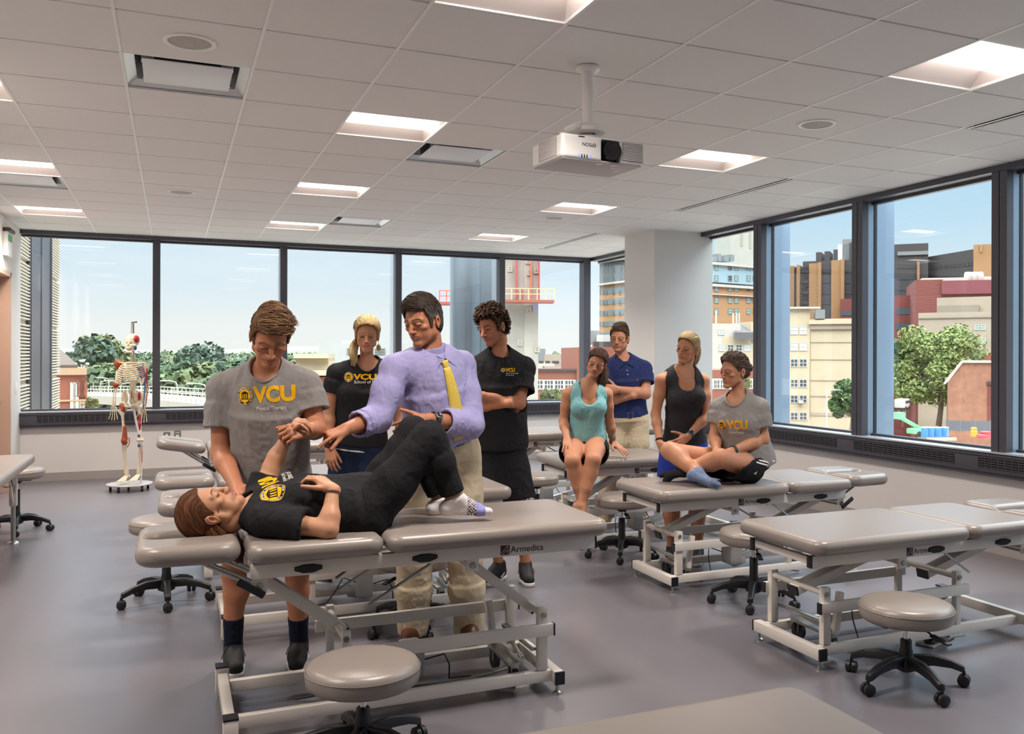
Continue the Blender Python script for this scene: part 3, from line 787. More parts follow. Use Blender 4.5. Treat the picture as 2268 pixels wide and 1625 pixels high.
def make_stool(lab, x, y, zt, rz=0., r=.212):
    t = thing('rolling_stool', lab, 'stool', (x, y, 0), rz, 'round rolling stools')
    prof = [(0, zt+.004), (r*.6, zt+.001), (r*.85, zt-.004), (r*.955, zt-.013), (r, zt-.035), (r, zt-.06), (r*.985, zt-.078), (r*.93, zt-.088), (0, zt-.09)]
    MB().lathe(prof, 56).build('seat', m_vinyl, t, angle=60)
    MB().tube([(r*1.002*math.cos(2*PI*k/48), r*1.002*math.sin(2*PI*k/48), zt-.03) for k in range(48)], .0018, 5, closed=True).build('piping', m_vinyl, t)
    MB().lathe([(.03, zt-.13), (.06, zt-.10), (.08, zt-.09)], 20).build('seat_plate', m_black, t)
    MB().cyl((0, 0, .2), (0, 0, zt-.09), .0125, n=16).build('gas_piston', m_chrome, t)
    MB().lathe([(.032, .105), (.03, .16), (.026, .17), (.026, zt-.185), (.022, zt-.18)], 24).build('column', m_black, t)
    MB().tube([(.03, 0, zt-.105), (.12, .03, zt-.115), (.16, .04, zt-.13)], .005, 6).bar((.14, .035, zt-.125), (.235, .06, zt-.14), .03, .01).build('height_lever', m_black, t, bevel=.002)
    MB().lathe([(.02, .06), (.05, .075), (.052, .105), (.034, .14)], 20).build('hub', m_black, t)
    for k in range(5):
        a = 2*PI*k/5; ca, sa = math.cos(a), math.sin(a)
        m = MB(); pts = [(.03, .115, .05, .05), (.12, .118, .045, .045), (.20, .103, .04, .036), (.262, .078, .038, .03)]
        vs = []
        for q, z, w, h in pts:
            for u, v in ((-1, -1), (1, -1), (.75, 1), (-.75, 1)): vs.append((q*ca-u*w/2*sa, q*sa+u*w/2*ca, z+v*h/2))
        fs = [(0, 1, 2, 3), (12, 15, 14, 13)]
        for i in range(3):
            for j in range(4): fs.append((i*4+j, i*4+4+j, i*4+4+(j+1) % 4, i*4+(j+1) % 4))
        m.add(vs, fs); arm = m.build('base_arm', m_black, t, bevel=.005)
        w = MB(); cx, cy = .262*ca, .262*sa; b = a+1.1*k
        w.cyl((cx, cy, .03), (cx, cy, .07), .008, n=8)
        for s in (-1, 1):
            nx, ny = math.cos(b)*s, math.sin(b)*s
            w.tube([(cx+nx*.004, cy+ny*.004, .027), (cx+nx*.022, cy+ny*.022, .027), (cx+nx*.027, cy+ny*.027, .027)], [.027, .027, .018], 16)
        w.build('castor', m_castor, arm)
    return t
make_stool('stool nearest the camera, its round seat in front of the lying woman\'s table', .66, 3.40, .385, .4)
make_stool('stool at right foreground beside the empty low table', 3.135, 3.20, .392, R(-100))
make_stool('stool on the left beyond the lying woman\'s headrest, its seat half hidden', -.03, 6.08, .525, R(-88))
make_stool('stool at the foot end of the cross-legged woman\'s table', 3.13, 6.08, .475, R(-120))
make_stool('stool tucked behind the far corner of the empty low table at right', 3.30, 4.63, .46, R(-130))
make_stool('dark-based stool behind the khaki trouser legs under the front table', 1.24, 4.93, .44, R(200))
make_stool('stool in the gap between the curly-haired man and the turquoise top', 3.05, 7.62, .44, R(40), .2)
make_stool('stool at far left behind the wall-side examination table', -1.22, 8.95, .545, R(60))

# ---- foot switch and its coiled lead by the low table at right
t = thing('foot_switch', 'grey two-button foot switch on the floor under the low table at right', 'foot pedal', (3.75, 3.62, 0), R(20))
MB().box((-.13, -.05, 0), (.13, .05, .012)).build('base_plate', m_motor, t, bevel=.004)
MB().box((-.035, -.055, .012), (.035, .045, .06)).build('centre_block', m_motor, t, bevel=.008)
for s in (-1, 1): MB().sphere((s*.085, -.01, .018), .03, 16, 10, (1, 1, .8)).build('pedal_button', m_castor, t)
cb = MB(); cb.tube([(.0, .04, .03), (.02, .10, .03), (.10, .12, .10), (.12, .04, .20), (.14, -.02, .24)], [.016, .016, .022, .022, .016], 12); cb.build('coiled_lead', mat('lead_grey', '#b9b8b6', .5, noise=.3, nscale=260), t)
t = thing('foot_switch', 'round grey foot plate on the floor by the right foot of the front table', 'foot pedal', (1.45, 3.93, 0), 0)
MB().lathe([(.10, 0), (.095, .012), (.07, .02), (0, .022)], 32).build('base_plate', m_motor, t)
t = thing('power_cord', 'thin grey power cord lying on the floor under the front table', 'cord', (1.0, 3.9, 0), 0)
MB().tube([(.2, .05, .006), (.0, .12, .006), (-.2, .02, .006), (-.3, .16, .006), (-.1, .2, .006), (.25, .14, .006), (.5, .22, .006)], .005, 6).build('lead', m_motor, t)
# ================================================================ PEOPLE
def P(x, y, d): return np.asarray(atD(x, y, d), float)
def nz(v): v = np.asarray(v, float); return v/np.linalg.norm(v)
def ccone(a, b, ra, rb):                       # cone with flat ends
    a = _v(a); b = _v(b); L = float(np.linalg.norm(b-a)); u = (b-a)/L
    def fn(p):
        q = p-a; t = q@u; rr = np.linalg.norm(q-t[:, None]*u, axis=1); tc = np.clip(t/L, 0, 1)
        x = rr-(ra+(rb-ra)*tc); y = np.maximum(-t, t-L)
        return np.minimum(np.maximum(x, y), 0)+np.sqrt(np.maximum(x, 0)**2+np.maximum(y, 0)**2)
    m = max(ra, rb); return Prim(fn, np.minimum(a, b)-m, np.maximum(a, b)+m)
def econ(a, b, A, B, fx, fy, flat=True):       # elliptical cone: radii A=(rx,ry) at a to B at b, axes fx, fy
    a = _v(a); b = _v(b); L = float(np.linalg.norm(b-a)); u = (b-a)/L; fx = _v(fx); fy = _v(fy)
    def fn(p):
        q = p-a; t = q@u; tc = np.clip(t/L, 0, 1); rx = A[0]+(B[0]-A[0])*tc; ry = A[1]+(B[1]-A[1])*tc
        X = (q@fx)/rx; Y = (q@fy)/ry; k = np.sqrt(X*X+Y*Y); k1 = np.sqrt((X/rx)**2+(Y/ry)**2)+1e-9
        x = k*(k-1)/k1; y = np.maximum(-t, t-L)
        return np.minimum(np.maximum(x, y), 0)+np.sqrt(np.maximum(x, 0)**2+np.maximum(y, 0)**2)
    m = max(A+B); return Prim(fn, np.minimum(a, b)-m, np.maximum(a, b)+m)
def ridged(V, f, seed): return 1-2*np.abs(vnoise(V*f, seed))
def cloth_post(amp=.004, seed=1, drape=(7, 7, 2.6), fine=.0012):
    def fn(V, N):
        w = V+.03*np.stack([vnoise(V*6, seed+1), vnoise(V*6, seed+2), vnoise(V*6, seed+3)], 1)
        r = ridged(w, np.array(drape)*1.5, seed)+.6*ridged(w, np.array(drape)*3.1, seed+5)
        return V+N*(amp*r+fine*vnoise(V*60, seed+7))[:, None]
    return fn
def skin_mat(): return mat('skin', '#c99a7e', .48, spec=.35, sss=.06, bump=.1, bscale=700, attr='tint', noise=.04, nscale=30)
def hair_mat(): return mat('hair', '#4a3526', .6, spec=.22, attr='tint', noise=.15, nscale=160)
def cloth_mat(name, col, n=.05, ns=300, rough=.85, bump=.25, fold=.55):
    if name in MATS: return MATS[name]
    m = mat(name, col, rough, spec=.2, noise=n, nscale=ns, bump=bump, bscale=900)
    if fold:                                   # soft creases of the cloth
        nt = m.node_tree; L = nt.links.new; bp = [q for q in nt.nodes if q.type == 'BUMP'][0]; b2 = nt.nodes.new('ShaderNodeBump'); b2.inputs['Strength'].default_value = fold; b2.inputs['Distance'].default_value = .012
        n2 = nt.nodes.new('ShaderNodeTexNoise'); n2.inputs['Scale'].default_value = 13; n2.inputs['Detail'].default_value = 3.5; n2.inputs['Distortion'].default_value = 1.4; mp = [q for q in nt.nodes if q.type == 'MAPPING'][0]
        m2 = nt.nodes.new('ShaderNodeMapping'); m2.inputs['Scale'].default_value = (1, 1, .55); L(mp.outputs[0], m2.inputs['Vector']); L(m2.outputs[0], n2.inputs['Vector']); L(n2.outputs['Fac'], b2.inputs['Height']); L(b2.outputs['Normal'], bp.inputs['Normal'])
    return m

class Person:
    def __init__(s, lab, root, skin, h=.005, female=False, scale=1., group=None):
        s.root = np.asarray(root, float); s.t = thing('person', lab, 'person', tuple(s.root), 0)
        s.skin = np.array(HEX(skin)[:3]); s.h = h; s.f = female; s.sc = scale; s.J = {}; s.hands = []; s.body_extra = []
    def obj(s, name, sdf, h, m, post=None, col=None, parent=None): return sdf_obj(name, sdf, h, m, parent or s.t, off=s.root, post=post, col=col)
    # ---- skeleton
    def torso(s, pel, neck, shR, shL, hipR, hipL, bust=0., belly=0., bend=(0, 0, 0), w=1.):
        J = s.J; J.update(pel=np.asarray(pel), neck=np.asarray(neck), shR=np.asarray(shR), shL=np.asarray(shL), hipR=np.asarray(hipR), hipL=np.asarray(hipL))
        s.U = nz(J['neck']-J['pel']); x = (J['shL']-J['shR']); s.X = nz(x-s.U*(x@s.U)); s.F = np.cross(s.X, s.U); s.Lt = np.linalg.norm(J['neck']-J['pel'])
        hx = J['hipL']-J['hipR']; s.HX = nz(hx); s.bust = bust; s.belly = belly; s.w = w; s.bend = np.asarray(bend, float)
    def at(s, t, x=0., f=0.):                  # point in the torso frame: t up the spine, x to the person's left, f forward
        return s.J['pel']+s.U*(s.Lt*t)+s.X*x+s.F*f+s.bend*(4*t*(1-t) if 0 < t < 1 else 0)
    def tp(s, e=0.):                           # torso primitives inflated by e
        w = s.w; M = np.stack([s.X, s.F, s.U]); fm = s.f; L = s.Lt/.52
        g = [ell(s.at(.03), ((.160 if fm else .162)*w+e, (.112)*w+e, .125*L+e), M),
             ell(s.at(.36, 0, .005+s.belly), ((.112 if fm else .142)*w+e, (.096+s.belly)*w+e, .17*L+e), M),
             ell(s.at(.70, 0, .004), ((.136 if fm else .156)*w+e, (.104 if fm else .118)*w+e, .185*L+e), M)]
        if s.bust:
            for k in (-1, 1): g.append(ell(s.at(.63, k*.068, .078), (.062+e, .052+e, .062+e), M))
        J = s.J; r = (.047 if fm else .055)*w
        a, b = J['shR']-s.U*.012, J['shL']-s.U*.012; c = s.at(.90)
        g += [cone(a, c, r+e, r*1.25+e), cone(b, c, r+e, r*1.25+e)]
        n = J['neck']+s.U*(.012 if fm else .026); q = .036 if fm else .044
        g += [cone(n, J['shR']+s.U*.002, q*w+e*.4, .032+e), cone(n, J['shL']+s.U*.002, q*w+e*.4, .032+e)]
        return g
    def arm(s, side, el, wr, r=1.):
        s.J['el'+side] = np.asarray(el, float); s.J['wr'+side] = np.asarray(wr, float); s.ar = getattr(s, 'ar', {}); s.ar[side] = r*(.86 if s.f else 1.)
    def ap(s, side, e=0.):
        J = s.J; sh, el, wr = J['sh'+side], J['el'+side], J['wr'+side]; r = s.ar[side]
        m1 = sh+(el-sh)*.45; m2 = el+(wr-el)*.3
        return [cone(sh-s.U*.008, m1, .058*r+e, .050*r+e), cone(m1, el, .049*r+e, .040*r+e), cone(el, m2, .041*r+e, .043*r+e), cone(m2, wr, .042*r+e, .026*r+e)]
    def leg(s, side, kn, an, r=1.):
        s.J['kn'+side] = np.asarray(kn, float); s.J['an'+side] = np.asarray(an, float); s.lr = getattr(s, 'lr', {}); s.lr[side] = r
    def lp(s, side, e=0., shin=True):
        J = s.J; hp, kn, an = J['hip'+side], J['kn'+side], J['an'+side]; r = s.lr[side]
        sd = nz(an-kn); th = nz(kn-hp); back = -th+sd*(th@sd)
        if np.linalg.norm(back) < .25: back = -s.F+sd*(s.F@sd)
        bk = nz(back); m = hp+(kn-hp)*.35; c1 = kn+(an-kn)*.28+bk*.018
        g = [cone(hp, m, .088*r+e, .080*r+e), cone(m, kn, .079*r+e, .054*r+e)]
        if shin: g += [cone(kn, c1, .052*r+e, .056*r+e), cone(c1, kn+(an-kn)*.62, .055*r+e, .040*r+e), cone(kn, an, .044*r+e, .034*r+e)]
        return g
    # ---- hand
    def hand(s, side, D, N, curl=(25, 35, 25), thumb=(.5, .8, .35), spread=.1, per=None, sz=1., tcurl=20):
        """D wrist->knuckles, N the way the palm faces; thumb on the right side for the hand"""
        wr = s.J['wr'+side]; D = nz(D); N = np.asarray(N, float); N = nz(N-D*(N@D)); S = np.cross(D, N)*(-1 if side == 'L' else 1)
        k = sz*(.9 if s.f else 1.)*s.sc; G = []; KN = []
        for i in range(4):
            o = (1.5-i); q = wr+D*.018*k+S*o*.011*k; kp = wr+D*(.092-.004*abs(o-.5))*k+S*o*.0205*k-N*(.003 if i in (1, 2) else 0)
            G.append((cone(wr-D*.01, q, .022*k, .016*k), .012)); G.append((cone(q, kp, .0155*k, .0118*k), .010)); KN.append(kp)
        G.append((cone(wr+D*.02*k+S*.018*k+N*.006, wr+D*.055*k+S*.026*k+N*.008, .016*k, .014*k), .012))
        G.append((cone(wr+D*.02*k-S*.02*k+N*.006, wr+D*.06*k-S*.026*k+N*.005, .014*k, .012*k), .012))
        for i in range(4):
            o = 1.5-i; c = per[i] if per else curl; ln = [.043, .048, .044, .034][i]; rr = [.0092, .0095, .0090, .0078][i]*k
            d = nz(D+S*o*spread); p = KN[i]; ang = 0
            for j in range(3):
                ang += math.radians(c[j]); dd = nz(d*math.cos(ang)+N*math.sin(ang)); q = p+dd*ln*(1, .62, .5)[j]*k
                G.append((cone(p, q, rr*(1-.08*j), rr*(1-.08*(j+1))), .0035 if j else .006)); p = q
        p = wr+D*.022*k+S*.022*k+N*.006*k; d = nz(D*thumb[0]+S*thumb[1]+N*thumb[2]); b = nz(D+N*.4)
        for j, (ln, rr) in enumerate(((.046, .0135), (.034, .011), (.028, .0098))):
            q = p+d*ln*k; G.append((cone(p, q, rr*k, rr*.88*k), .010 if j == 0 else .004)); p = q; a = math.radians(tcurl); d = nz(d*math.cos(a)+b*math.sin(a))
        s.hands += G; s.J['kn_'+side] = KN
    def foot(s, side, D, sz=1.):               # bare or socked foot
        an = s.J['an'+side]; D = nz(D); k = sz*(.9 if s.f else 1.); up = nz(s.J['kn'+side]-an); dn = -nz(up-D*(up@D)); L = np.cross(D, dn)
        hl = an-D*.035*k+dn*.045*k
        return [(cone(an, hl, .034*k, .030*k), .02), (cone(hl, an+D*.13*k+dn*.058*k, .028*k, .021*k), .02), (cone(an+D*.01, an+D*.12*k+dn*.05*k, .033*k, .022*k), .02),
                (cone(an+D*.13*k+dn*.06*k-L*.02*k, an+D*.175*k+dn*.062*k-L*.018*k, .019*k, .014*k), .012), (cone(an+D*.12*k+dn*.06*k+L*.02*k, an+D*.16*k+dn*.064*k+L*.024*k, .017*k, .012*k), .012)]
    # ---- head
    def head(s, c, yaw=0, pitch=0, roll=0, size=1., axes=None, lips=None, brow=None, stub=0., eyes=.35, jaw=1., nose=1., eyec='#4a3a2c', smile=0.):
        c = np.asarray(c, float)
        if axes is None:
            B = -np.array([c[0], c[1], 0]); B /= np.linalg.norm(B); RI = np.array([-B[1], B[0], 0]); RI = RI if RI@np.array([CT, -ST, 0]) > 0 else -RI
            Z = np.array([0, 0, 1.]); y, p_, r_ = map(math.radians, (yaw, pitch, roll))
            F = B*math.cos(y)-RI*math.sin(y); X = RI*math.cos(y)+B*math.sin(y)
            F, Z = F*math.cos(p_)-Z*math.sin(p_), Z*math.cos(p_)+F*math.sin(p_)
            X, Z = X*math.cos(r_)-Z*math.sin(r_), Z*math.cos(r_)+X*math.sin(r_)
        else: F, Z = nz(axes[0]), np.asarray(axes[1], float); Z = nz(Z-F*(Z@F)); X = np.cross(Z, F)
        s.hc, s.HM, s.hs = c, np.stack([X, F, Z]), size*(.95 if s.f else 1.)
        s.hp = dict(lips=lips or ('#b5776a' if not s.f else '#b86a66'), brow=brow or '#4a3a2e', stub=stub, eyes=eyes, jaw=jaw*(.92 if s.f else 1.), nose=nose*(.88 if s.f else 1.), eyec=eyec, smile=smile)
    def hw(s, x, y, z): return s.hc+s.hs*(s.HM.T@np.array([x, y, z]))
    def hl(s, V): return ((V-s.hc)@s.HM.T)/s.hs
    def head_ops(s, S):
        w, k, M, h = s.hw, s.hs, s.HM, s.hp; j = h['jaw']; n = h['nose']
        E = lambda x, y, z, r, MM=None: ell(w(x, y, z), np.array(r)*k, M if MM is None else MM)
        C = lambda a, b, ra, rb: cone(w(*a), w(*b), ra*k, rb*k)
        S.u(C((0, -.026, -.03), (0, -.03, -.085), .047 if not s.f else .040, .047 if not s.f else .040), .02)
        S.u(cone(w(0, -.03, -.07), s.J['neck']-s.U*.01, (.048 if not s.f else .041)*k, (.054 if not s.f else .047)), .02)
        S.u(E(0, -.012, .043, (.0725, .094, .084)), .02)
        S.u(E(0, .037, .004, (.0600, .051, .070)), .02)
        for q in (-1, 1):
            S.u(C((q*.0465*j, .004, -.052), (q*.012*j, .066, -.0885), .0165, .0150), .018)
            S.u(C((q*.060, .0, -.010), (q*.0475*j, .004, -.05), .010, .0165), .02)
            S.u(E(q*.0445, .057, -.013, (.0190, .0175, .0125)), .014)
        S.u(E(0, .040, -.052, (.039*j, .042, .046)), .018)
        for q in (-1, 1): S.u(E(q*.030*j, .044, -.043, (.0215, .025, .030)), .016)
        S.u(E(0, .073, -.0895, (.0195*j, .0165, .0145)), .014)
        S.u(E(0, .072, -.050, (.027, .0225, .021)), .014)
        br = .0015 if s.f else .0035
        for q in (-1, 1): S.u(C((q*.012, .0815+br, .0225), (q*.046, .066+br, .0235), .0115, .0095), .012)
        for q in (-1, 1): S.sub(E(q*.0305, .1010, .0030, (.0205, .0215, .0125)), .010)
        S.u([C((0, .0835, .024), (0, .0970*(.85+.15*n), -.006), .0080, .0085*n), C((0, .0970*(.85+.15*n), -.004), (0, .1085*(.8+.2*n), -.0265), .0085*n, .0098*n)], .008)
        for q in (-1, 1):
            S.u(E(q*.0122*n, .0945, -.0275, (.0078, .0120, .0080)), .006)
            S.sub(C((q*.0062, .1015, -.0385), (q*.006, .097, -.029), .0042, .003), .002)
        up = .003*h['smile']; ly = .0900; lt = 1.15 if s.f else .92
        for a, b, r in (((-.0225, .0775, -.0515+up), (-.007, ly, -.0490), .0036), ((-.007, ly, -.0490), (.007, ly, -.0490), .0050*lt), ((.007, ly, -.0490), (.0225, .0775, -.0515+up), .0036),
                        ((-.0195, .0785, -.0550+up), (-.006, ly-.0005, -.0590), .0046*lt), ((-.006, ly-.0005, -.0590), (.006, ly-.0005, -.0590), .0062*lt), ((.006, ly-.0005, -.0590), (.0195, .0785, -.0550+up), .0046*lt)):
            S.u(C(a, b, r, r), .004)
        S.sub([C((-.0245, .0825, -.0528+up), (0, .0975, -.0535), .0010, .0019), C((0, .0975, -.0535), (.0245, .0825, -.0528+up), .0019, .0010)], .002)
        S.sub(E(0, .0935, -.0675, (.016, .006, .0035)), .008); S.sub(C((0, .103, -.038), (0, .098, -.044), .002, .0025), .005)
        for q in (-1, 1):                                   # lids: balls around the eyes, opened by a slit
            ec = w(q*.031, .0765, .005); S.u(ell(ec, np.array([.0158, .0142, .0112])*k, M), .0035)
            o = h['eyes']
            if o > .02: S.sub(ell(w(q*.031, .0915, .0035-.002*(1-o)), np.array([.0125, .0078, .0050*o+.0006])*k, M), .0015)
            eM = np.stack([M[0]*.94+M[1]*.34*q*-1, M[1]*.94+M[0]*.34*q, M[2]])
            S.u(ell(w(q*.075, -.012, -.004), np.array([.0065, .017, .031])*k, eM), .006); S.u(ell(w(q*.079, -.018, .004), np.array([.006, .016, .024])*k, eM), .006)
            S.sub(ell(w(q*.083, -.008, -.002), np.array([.0055, .0085, .016])*k, eM), .004)
    def head_col(s, V):
        C = np.repeat(s.skin[None], len(V), 0); L = s.hl(V); x, y, z = np.abs(L[:, 0]), L[:, 1], L[:, 2]; h = s.hp
        inh = (np.abs(L) < .2).all(1)
        def mix(m, col): nonlocal C; C = C*(1-m[:, None])+np.array(col)*m[:, None]
        sm = lambda a, b, t: np.clip((t-a)/(b-a), 0, 1)
        red = s.skin*np.array([1.05, .86, .83])
        mix(.3*inh*np.exp(-((x-.045)**2+(z+.02)**2)/.0006)*(y > .02), red); mix(.55*inh*np.exp(-((x)**2/.0002+(z+.025)**2/.0002))*(y > .08), red); mix(.5*inh*(x > .069)*(np.abs(z) < .04), red)
        if h['stub']:
            m = inh*sm(.0, .03, y)*sm(-.030, -.052, z)*sm(-.125, -.105, z); mus = inh*(y > .07)*np.exp(-((z+.041)/.007)**2)*(x < .026); mix(h['stub']*np.clip(m+mus, 0, 1), s.skin*np.array([.48, .44, .42]))
        lz = z+.0535-.003*h['smile']*sm(0, .022, x); mix(.8*inh*(y > .07)*sm(1.15, .85, np.sqrt((x/.0235)**2+(lz/(.0115-.006*sm(.006, .024, x)))**2)), HEX(h['lips'])[:3])
        mix(.8*inh*(y > .075)*(x < .03)*np.exp(-(lz/.0012)**2), s.skin*.22)
        bz = .0265+.004*np.sin(np.clip((x-.012)/.04, 0, 1)*PI)-.004*sm(.04, .056, x); th = (.0052 if not s.f else .0034)*(1-.5*sm(.03, .055, x))
        mix(.92*inh*(y > .03)*sm(.008, .013, x)*sm(.057, .05, x)*np.exp(-((z-bz)/th)**4), HEX(h['brow'])[:3])
        o = h['eyes']; ez = z-(.0035-.002*(1-o)); rr = np.sqrt(((x-.031)/.0148)**2+((ez-.001)/(.0052*o+.0034))**2)
        mix(.9*inh*(y > .06)*np.exp(-((rr-.96)/.22)**2)*(ez > -.0035+.002*o), s.skin*.10)
        if s.f: mix(.25*inh*(y > .06)*sm(1.9, 1.2, rr)*(z > .004), s.skin*.5)
        fx = x*0
        for side in 'LR':
            for kp in s.J.get('kn_'+side, []): fx = np.maximum(fx, np.exp(-((V-kp)**2).sum(1)/.00012))
        mix(.35*fx, red)
        return C
    def eyeballs(s, gaze=(0, 0)):
        if s.hp['eyes'] < .12: return
        m_e = mat('eye_white', '#b9aea6', .25, spec=.5)
        for q in (-1, 1):
            c = s.hw(q*.031, .0765, .005)-s.root; k = s.hs; d = s.HM.T@nz([gaze[0], 1, gaze[1]])
            e = MB().sphere(tuple(c), .0118*k, 20, 14).build('eye', m_e, s.t)
            ir = MB(); c2 = c+d*.0100*k; ir.cyl(tuple(c2), tuple(c2+d*.0021*k), .0070*k, .0056*k, 18); ir.build('iris', mat('iris'+s.hp['eyec'], s.hp['eyec'], .15, spec=.7), e)
    def body(s, legs='LR', arms='LR', cut=None, extra=(), h=None, kt=.035):
        S = SDF(); S.u(s.tp(), kt)
        for q in legs: S.u(s.lp(q), .03)
        for q in arms: S.u(s.ap(q), .022)
        for g, k in list(extra): S.u(g, k)
        for g, k in s.hands: S.u(g, k)
        s.head_ops(S)
        if cut is not None: S.cut(cut)
        c0 = s.hw(0, -.03, -.116); c1 = s.hw(0, -.03, -.131); zz = s.HM[2]; ops = list(S.ops)
        S.cut(lambda p: np.where(((p-s.hc)**2).sum(1) < .20**2, (p-c0)@zz, -1.)); V1, F1 = S.mesh(h or s.h)
        H = SDF(); H.ops = [o for o in ops if not (o[0] in 'us' and (np.any(o[1].lo > s.hc+.19) or np.any(o[1].hi < s.hc-.19)))]
        H.cut(lambda p: np.maximum((c1-p)@zz, np.linalg.norm(p-s.hc, axis=1)-.190)); V2, F2 = H.mesh(.0026*s.hs if s.h < .0049 else .0031*s.hs)
        V = np.concatenate([V1, V2]); F = np.concatenate([F1, F2+len(V1)]); C = s.head_col(V)
        me = np_mesh('body', V-s.root, F); ca = me.color_attributes.new('tint', 'FLOAT_COLOR', 'POINT'); ca.data.foreach_set('color', np.concatenate([C, np.ones((len(C), 1))], 1).astype(np.float32).ravel())
        s.bodyobj = link_mesh('body', me, skin_mat(), s.t)
        return s.bodyobj
    # ---- garments
    def front(s, t, x, e):
        """point on the front of a garment of thickness e over the torso alone"""
        S = SDF(); S.ops = list(s.fops); f = np.arange(0., .30, .0015); q = np.array([s.at(t, x, v) for v in f], np.float32)[None]
        d = S.eval(q, q.mean(1), .3, far=.5)[0]; i = np.nonzero(d > 0)[0]; return s.at(t, x, f[i[0]] if len(i) else .13)
    def tee(s, m, hem=-.20, sl=.55, e=.016, name='t_shirt', neckr=.072, flare=.0, seed=1, amp=.004, loose=1., longsl=None, h=None, arms='LR', neckf=.035, drop=0., hole=True):
        S = SDF(); S.u(s.tp(e), .045); w = s.w
        r0 = ((.140 if s.f else .158)*w+e, (.110 if s.f else .124)*w+e); r1 = ((.160 if s.f else .160)*w+e+flare, .122*w+e+flare+s.belly)
        S.u(econ(s.at(.66), s.at(hem), r0, r1, s.X, s.F), .05); s.fops = list(S.ops)
        for q in arms:
            sh, el, wr = s.J['sh'+q], s.J['el'+q], s.J['wr'+q]; d = nz(el-sh); r = s.ar[q]
            if longsl is None:
                end = sh+(el-sh)*sl; md = sh+(el-sh)*.28; S.u(cone(sh-s.U*.012, md, .053*r+e*.6, .056*r+e*.8), .03); S.u(ccone(md, end, .055*r+e*.8, (.059*r+e)*loose), .03)
                ro = (.059*r+e)*loose; S.sub(cone(end-d*.05, end+d*.07, ro-.022, ro-.009), .004)
            else:
                d2 = nz(wr-el); end = el+(wr-el)*longsl
                S.u([cone(sh-s.U*.012, sh+(el-sh)*.5, .052*r+e*.7, .053*r+e), cone(sh+(el-sh)*.5, el, .053*r+e, .048*r+e)], .025); S.u(ccone(el-d2*.01, end, .048*r+e, .046*r+e), .025)
                S.sub(cone(end-d2*.04, end+d2*.06, .046*r+e-.018, .046*r+e-.009), .004)
        if hole: S.sub(econ(s.at(hem)+s.U*.06, s.at(hem)-s.U*.05, (r1[0]-.012, r1[1]-.012), (r1[0]-.006, r1[1]-.006), s.X, s.F), .004)
        S.cut(lambda p: (s.at(hem)-p)@s.U)
        nb = s.J['neck']; S.sub(cone(nb-s.U*(.012+drop)+s.F*neckf, nb+s.U*.16+s.F*(neckf+.005), neckr*w, neckr*w*1.12), .01)
        return s.obj(name, S, h or s.h, m, post=cloth_post(amp, seed))
    def collar_ring(s, m, neckr=.073, neckf=.035, drop=0., name='neckband'):
        bv = s.bvh(s.top); pts = []
        nb = s.J['neck']
        for k in range(40):
            a = 2*PI*k/40; d = s.X*math.cos(a)+s.F*math.sin(a); o = nb+s.F*neckf-s.U*drop+d*(neckr*s.w+.004)
            h = bv.ray_cast(Vector(o+s.U*.14-s.root), Vector(-s.U))
            if h[0] is not None: pts.append(h[0]+Vector(d)*.0+Vector(s.U)*.001)
        if len(pts) > 20: return MB().tube(pts, .0065, 8, closed=True).build(name, m, s.top)
    def tank(s, m, hem=-.16, e=.009, name='tank_top', seed=2, scoop=.10, flare=.01, strapx=.085, amp=.003, back=True, wide=.095):
        S = SDF(); S.u(s.tp(e), .04); r1 = (.152*s.w+e+flare, .115*s.w+e+flare)
        S.u(econ(s.at(.50), s.at(hem), (.128*s.w+e, .105*s.w+e), r1, s.X, s.F), .05)
        S.sub(econ(s.at(hem)+s.U*.05, s.at(hem)-s.U*.05, (r1[0]-.012, r1[1]-.012), (r1[0]-.006, r1[1]-.006), s.X, s.F), .004)
        S.cut(lambda p: (s.at(hem)-p)@s.U)
        for q, sg in (('R', -1), ('L', 1)):
            sh = s.J['sh'+q]; S.sub(cone(sh+s.X*sg*.035+s.U*.10, sh+s.X*sg*.03-s.U*.10, .075, .062), .012)
        nb = s.J['neck']; S.sub(cone(nb+s.F*.05-s.U*(scoop-.01), nb+s.F*.03+s.U*.12, .062, wide), .015); S.sub(ell(nb+s.F*.10-s.U*scoop, (.066, .07, .062), np.stack([s.X, s.F, s.U])), .01)
        return s.obj(name, S, s.h, m, post=cloth_post(amp, seed))
    def pants(s, m, frac=1., e=.014, name='trousers', seed=3, wst=.16, loose=0., taper=.050, amp=.004, upto='leg', flat=True, h=None, legs='LR'):
        """frac: 1 = to the ankle, below .5 = shorts down the thigh"""
        S = SDF(); tps = s.tp(e); S.u(tps[0], .03); S.u(econ(s.at(-.02), s.at(wst), ((.168 if s.f else .165)*s.w+e, .120*s.w+e), (.150*s.w+e, .112*s.w+e+s.belly*.6), s.X, s.F), .03)
        for q in legs:
            hp, kn, an = s.J['hip'+q], s.J['kn'+q], s.J['an'+q]; r = s.lr[q]
            if frac <= .55:
                end = hp+(kn-hp)*(frac*2); d = nz(kn-hp); S.u(ccone(hp, end, .092*r+e, .084*r+e+loose), .035); S.sub(cone(end-d*.05, end+d*.08, .077*r+e+loose, .081*r+e+loose), .004)
            else:
                d = nz(an-kn); end = kn+(an-kn)*(frac-.5)*2; m_ = hp+(kn-hp)*.4
                S.u([cone(hp, m_, .092*r+e, .086*r+e), cone(m_, kn, .084*r+e, .064*r+e+loose*.5)], .035); S.u([cone(kn, kn+(an-kn)*.4, .062*r+e+loose*.5, .060*r+e+loose)], .03); S.u(ccone(kn+(an-kn)*.35, end, (.060+taper-.05)*r+e+loose, taper*r+e+loose), .03)
                S.sub(cone(end-d*.03, end+d*.05, taper*r+e+loose-.016, taper*r+e+loose-.009), .004)
